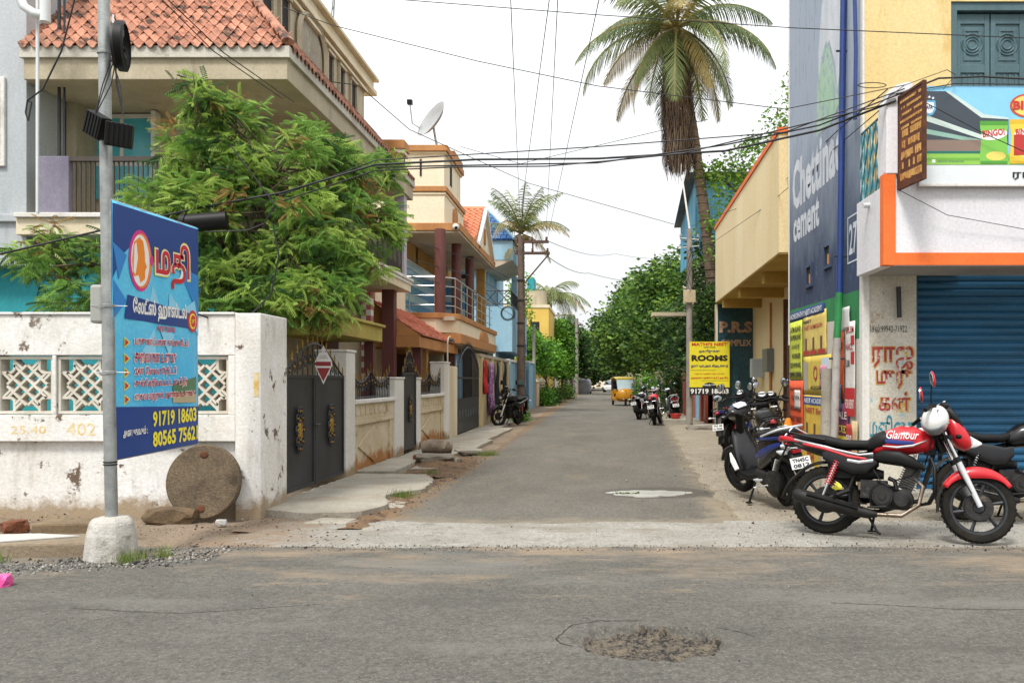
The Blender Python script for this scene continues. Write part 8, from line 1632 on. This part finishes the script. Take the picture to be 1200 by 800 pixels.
o = MB().add(V, F).build('visor', solid('visor_grey', '6d7478', .1, spec=.8, coat=.5), hel, smooth=True); o.modifiers.new('t', 'SOLIDIFY').thickness = .004
MB().tube([(.0, .126, -.01), (.02, .130, .02)], .012, n=10).tube([(.0, -.126, -.01), (.02, -.130, .02)], .012, n=10).build('visor_pivot', solid('pivot_grey', '9a9a98', .4), hel); MB().tube([(.02, .10, -.10), (.03, .03, -.19), (.03, -.03, -.19), (.02, -.10, -.10)], .007, n=5).build('chin_strap', BLACKP, hel); MB().sphere((-.01, 0, -.01), .115, 16, 10, sc=(1, .9, .95)).build('lining', DARK, hel, smooth=True)
# yellow bag seen through the rear wheel
rock('yellow_packet', (2.3, 8.35, .33), (.12, .12, .16), solid('yellow_plastic', 'd8cf4a', .4), 'small yellow packet seen through the rear wheel of the red motorcycle', 'packet', 31)
cl = MB(); p0 = Vector((3.15, 8.5, .0))
# --- others on the right
motorcycle('motorcycle with a white tail and black seat at the right edge of the photo', (3.62, 8.45, .02), -7, lean=8, body=BLK, tank=BLK, accent=WHT, style='sport', exh=-1, plates=('TN 45', 'BH 1080'), guard=False)
scooter('blue and black scooter with red tail lamps in a silver rail, seen from behind', (2.07, 9.42, .02), 104, lean=9, steer=18, body=BLK, accent=BLU, plates=('TN45C', '0812'), white_toe=True)
mb4, SM4, tk4 = motorcycle('black motorcycle with round mirrors and a silver crash guard behind the blue and black scooter', (2.42, 11.6, .02), 84, lean=7, steer=-8, body=BLK, tank=BLK, style='commuter', plates=('TN 45', 'X 8210'))
MB().tube([(1.0, -.2, .92), (1.1, -.22, .98), (1.1, .22, .98), (1.0, .2, .92)], .014, n=8).tube([(.92, -.24, .72), (.95, -.27, .5), (.85, -.2, .34)], .014, n=8).tube([(.92, .24, .72), (.95, .27, .5), (.85, .2, .34)], .014, n=8).build('chrome_guard', CHROME, mb4, smooth=True)
motorcycle('dark motorcycle with a red tail lamp at the left of the right foreground row', (2.33, 15.1, .0), 62, lean=8, steer=10, body=BLK, tank=BLU, style='commuter', plates=('TN 45', 'H 3306'))
motorcycle('black motorcycle beyond the crash guard one, nearest the tiled panel', (2.95, 14.0, .0), 78, lean=8, steer=-6, body=BLK, tank=BLK, plates=('TN 45', 'D 6120'))
motorcycle('black motorcycle close behind the far left one of the foreground row', (2.75, 17.2, .0), 66, lean=8, steer=8, body=BLK, tank=BLK, detail=False)
sk = thing('saffron_cloth', 'saffron yellow cloth bundle hanging beside the pasted posters', 'cloth', (3.0, 13.6, .35)); MB().lathe([(0, -.3), (.10, -.28), (.14, -.05), (.10, .25), (.04, .45), (0, .46)], n=12).build('folds', mat('saffron_fabric', 'e0932a', .9, 'c97c1e', sc=5, bump=.2), sk, smooth=True)
# --- small group farther up on the right
motorcycle('red tanked motorcycle with chrome guard in the row beside the yellow ROOMS board', (1.72, 26.6, .0), 80, lean=8, steer=12, style='classic', body=BLK, tank=RED, detail=False, plates=('TN 45', 'K 771'))
motorcycle('motorcycle parked just beyond the chrome guarded one on the right of the lane', (1.42, 30.5, .0), 70, lean=8, steer=12, body=SIL, tank=SIL, detail=False)
scooter('dark scooter parked by the red posts behind the yellow board', (2.75, 31, .0), 95, body=BLK, detail=False)
scooter('pale grey scooter standing beneath the leafy tree behind the row', (2.3, 35, .0), 80, body=SIL, detail=False)
motorcycle('dark motorcycle left of the auto rickshaw, far up the lane', (1.9, 74, .0), 100, body=BLK, detail=False); motorcycle('farthest dark motorcycle under the trees at the end of the lane', (3.4, 92, .0), 110, body=BLK, tank=RED, detail=False)
bw_ = MB().lathe([(0, 0), (.13, .0), (.18, .12), (.19, .16), (.175, .16), (.12, .03), (0, .02)], (0, 0, 0), n=18).build('red_bowl', solid('red_plastic', 'b8342c', .4), smooth=True); bw_.location = (2.45, 27.6, .18); tag(bw_, 'red plastic bowl on the ledge behind the parked motorcycles', 'bowl')
tag(MB().box(2.0, 2.8, 27.2, 27.9, -.05, .17).build('stone_ledge', CONC, bevel=.02), 'low grey stone ledge carrying the red bowl', 'ledge')
tag(MB().obox((3.15, 25.6, .05), (.6, .5, .08), (0, 0, .3)).build('broken_slab', CONC, bevel=.02), 'broken slab on the ground below the yellow board', 'slab'); rock('rubble_heap', (2.95, 24.6, .0), (.9, .9, .22), STONE, 'small rubble heap at the foot of the right utility pole', 'rubble', 41)
# --- left black motorcycle
motorcycle('black motorcycle parked facing the viewer on the left side of the lane', (-2.62, 27.1, .02), 247, lean=8, steer=-20, body=BLK, tank=BLK, accent=SIL, style='commuter')
# --- auto rickshaw
ar = thing('auto_rickshaw', 'yellow three wheeled auto rickshaw coming down the right side of the lane', 'auto rickshaw', (1.32, 48, 0), rot=(0, 0, R(-84))); YA = vehicle_paint('rickshaw_yellow', 'c4861c'); YO = vehicle_paint('rickshaw_hood_yellow', 'bfa52e'); ar.scale = (.9,)*3; CANV = solid('canopy_black', '2b2a28', .8)
MB().loft([(1.28, 0, .62, .16, .12), (1.22, 0, .66, .34, .30), (1.08, 0, .70, .48, .38), (.85, 0, .66, .58, .36), (.7, 0, .50, .62, .22)], n=20, e=3).build('front_cowl', YA, ar, smooth=True, angle=1); MB().loft([(.8, 0, .42, .62, .12), (-.2, 0, .42, .65, .14), (-1.2, 0, .50, .65, .2)], n=16, e=4).build('floor_pan', YA, ar, smooth=True, angle=.8)
MB().loft([(-.35, 0, .72, .65, .26), (-.8, 0, .75, .66, .30), (-1.25, 0, .72, .60, .26), (-1.35, 0, .66, .5, .18)], n=18, e=4).build('rear_body', YA, ar, smooth=True, angle=.8); MB().loft([(.72, 0, 1.66, .56, .05), (.6, 0, 1.72, .62, .06), (0, 0, 1.75, .64, .07), (-1.1, 0, 1.72, .63, .07), (-1.28, 0, 1.60, .58, .12)], n=18, e=4).build('canopy', YO, ar, smooth=True, angle=.8)
MB().box(-1.30, -1.24, -.58, .58, .9, 1.6).build('rear_curtain', CANV, ar); m = MB()
for s in (-1, 1): m.tube([(1.0, .5*s, .95), (.72, .55*s, 1.64)], .03, n=6).tube([(-.3, .62*s, .9), (-.3, .62*s, 1.7)], .025, n=6).tube([(-1.2, .6*s, .9), (-1.2, .6*s, 1.7)], .025, n=6)
m.build('canopy_posts', CANV, ar); MB().add([(1.01, -.48, .98), (1.01, .48, .98), (.74, .53, 1.62), (.74, -.53, 1.62), (1.0, -.48, .98), (1.0, .48, .98), (.73, .53, 1.62), (.73, -.53, 1.62)], [(0,1,2,3), (7,6,5,4)]).build('windscreen', solid('windscreen_glass', 'a9bcc0', .08, spec=.8), ar); MB().box(-.9, -.3, -.55, .55, .5, .75).box(-1.0, -.85, -.55, .55, .75, 1.2).build('seat', SEATM, ar); MB().box(.1, .5, -.3, .3, .5, .8).build('driver_seat', SEATM, ar)
wheel(ar, (1.05, 0, .22), .22, .11, n=20, name='front_wheel', disc=False); wheel(ar, (-.85, .55, .22), .22, .11, n=20, name='rear_wheel', disc=False); wheel(ar, (-.85, -.55, .22), .22, .11, n=20, name='rear_wheel', disc=False)
MB().loft([(.75, 0, .40, .10, .08), (.95, 0, .46, .11, .06), (1.12, 0, .47, .11, .05), (1.27, 0, .40, .08, .04)], n=12).build('front_mudguard', BLK, ar, smooth=True)
for s in (-1, 1): MB().lathe([(0, .06), (.07, .05), (.09, 0), (.07, -.05)], (1.16, .28*s, .80), axis='x', n=14).build('headlamp', LENSC, ar, smooth=True); MB().tube([(.95, .5*s, 1.2), (1.0, .66*s, 1.25)], .01, n=5).sphere((1.0, .7*s, 1.25), .07, 8, 6, sc=(.3, .7, 1)).build('mirror', BLACKP, ar)
MB().box(1.24, 1.25, -.2, .2, .42, .5).build('number_plate', PLATE, ar)
# white covered car and distant car
cc = thing('covered_car', 'car under a pale grey cover parked far down on the left of the lane', 'car', (-1.75, 92, 0), rot=(0, 0, R(90))); MB().loft([(-1.7, 0, .5, .6, .45), (-1.6, 0, .65, .78, .62), (-.8, 0, .8, .82, .80), (.3, 0, .82, .82, .82), (.9, 0, .6, .8, .58), (1.7, 0, .5, .75, .48), (1.8, 0, .45, .6, .4)], n=22, e=4).build('cover', mat('car_cover', 'bdbcc2', .8, 'a9a8b0', sc=1.2, bump=.4, bsc=4), cc, smooth=True, angle=1)
MB().box(-1.2, -.8, -.83, -.7, 0, .3).box(.8, 1.2, -.83, -.7, 0, .3).box(-1.2, -.8, .7, .83, 0, .3).box(.8, 1.2, .7, .83, 0, .3).build('tyres', RUBBER, cc)
wc = thing('white_car', 'small white car parked at the far end of the lane on the right', 'car', (1.3, 104, 0), rot=(0, 0, R(-95))); MB().loft([(-1.9, 0, .55, .6, .2), (-1.8, 0, .6, .78, .3), (0, 0, .6, .82, .32), (1.6, 0, .58, .78, .28), (1.9, 0, .5, .6, .2)], n=18, e=4).build('body', WHT, wc, smooth=True, angle=.9); MB().loft([(-1.5, 0, .95, .5, .1), (-1.0, 0, 1.1, .64, .28), (.2, 0, 1.12, .66, .30), (.9, 0, .9, .62, .1)], n=18, e=4).build('cabin', solid('car_glass', '3c4448', .1, spec=.8), wc, smooth=True, angle=.9); MB().loft([(-.95, 0, 1.4, .5, .03), (.15, 0, 1.42, .52, .03)], n=12, e=4).build('roof', WHT, wc, smooth=True)
for x in (-1.2, 1.2):
    for y in (-.72, .72): wheel(wc, (x, y, .3), .3, .18, n=16, disc=False)
for s in (-1, 1): MB().sphere((1.84, .55*s, .62), .12, 8, 6, sc=(.5, 1.2, .8)).build('headlamp', LENSC, wc, smooth=True)
MB().box(1.9, 1.92, -.25, .25, .36, .48).build('number_plate', PLATE, wc)
print('OBJECTS', len(bpy.data.objects))
# ================================================================ tidy: pieces of a pair or a row become parts of their own
def split_islands(o):
    me = o.data; n = len(me.vertices); par = list(range(n))
    def fd(a):
        while par[a] != a: par[a] = par[par[a]]; a = par[a]
        return a
    for e in me.edges:
        a, b = fd(e.vertices[0]), fd(e.vertices[1])
        if a != b: par[a] = b
    isl = {}
    for p in me.polygons: isl.setdefault(fd(p.vertices[0]), []).append(p)
    if not 1 < len(isl) <= 16: return
    first = True
    for ps in isl.values():
        ids = sorted({v for p in ps for v in p.vertices}); mp = {v: i for i, v in enumerate(ids)}
        m2 = bpy.data.meshes.new(me.name); m2.from_pydata([me.vertices[i].co[:] for i in ids], [], [[mp[v] for v in p.vertices] for p in ps])
        for m in me.materials: m2.materials.append(m)
        m2.polygons.foreach_set('material_index', [p.material_index for p in ps]); m2.polygons.foreach_set('use_smooth', [p.use_smooth for p in ps])
        if ps[0].use_smooth: m2.set_sharp_from_angle(angle=.8)
        if first: o.data = m2; first = False
        else: c = o.copy(); c.data = m2; COL.objects.link(c)
SPLIT = {'yoke', 'grip', 'centre_stand', 'footrest', 'fork_tube', 'fork_slider', 'bands', 'strap', 'pier', 'support', 'pilaster', 'clamp', 'canopy_posts', 'tyres', 'coconuts', 'insulators', 'window_slit', 'floor_arch', 'column_shaft', 'balcony_pier', 'roof_slab_edge', 'pipe_pair'}
for o in list(bpy.data.objects):
    b = o.name.split('.')[0]
    if o.type == 'MESH' and b in SPLIT: split_islands(o)
    if b in ('spear_tips', 'worn_lettering', 'leaf_scars', 'fret_moulding') and o.parent: o['kind'] = 'stuff'
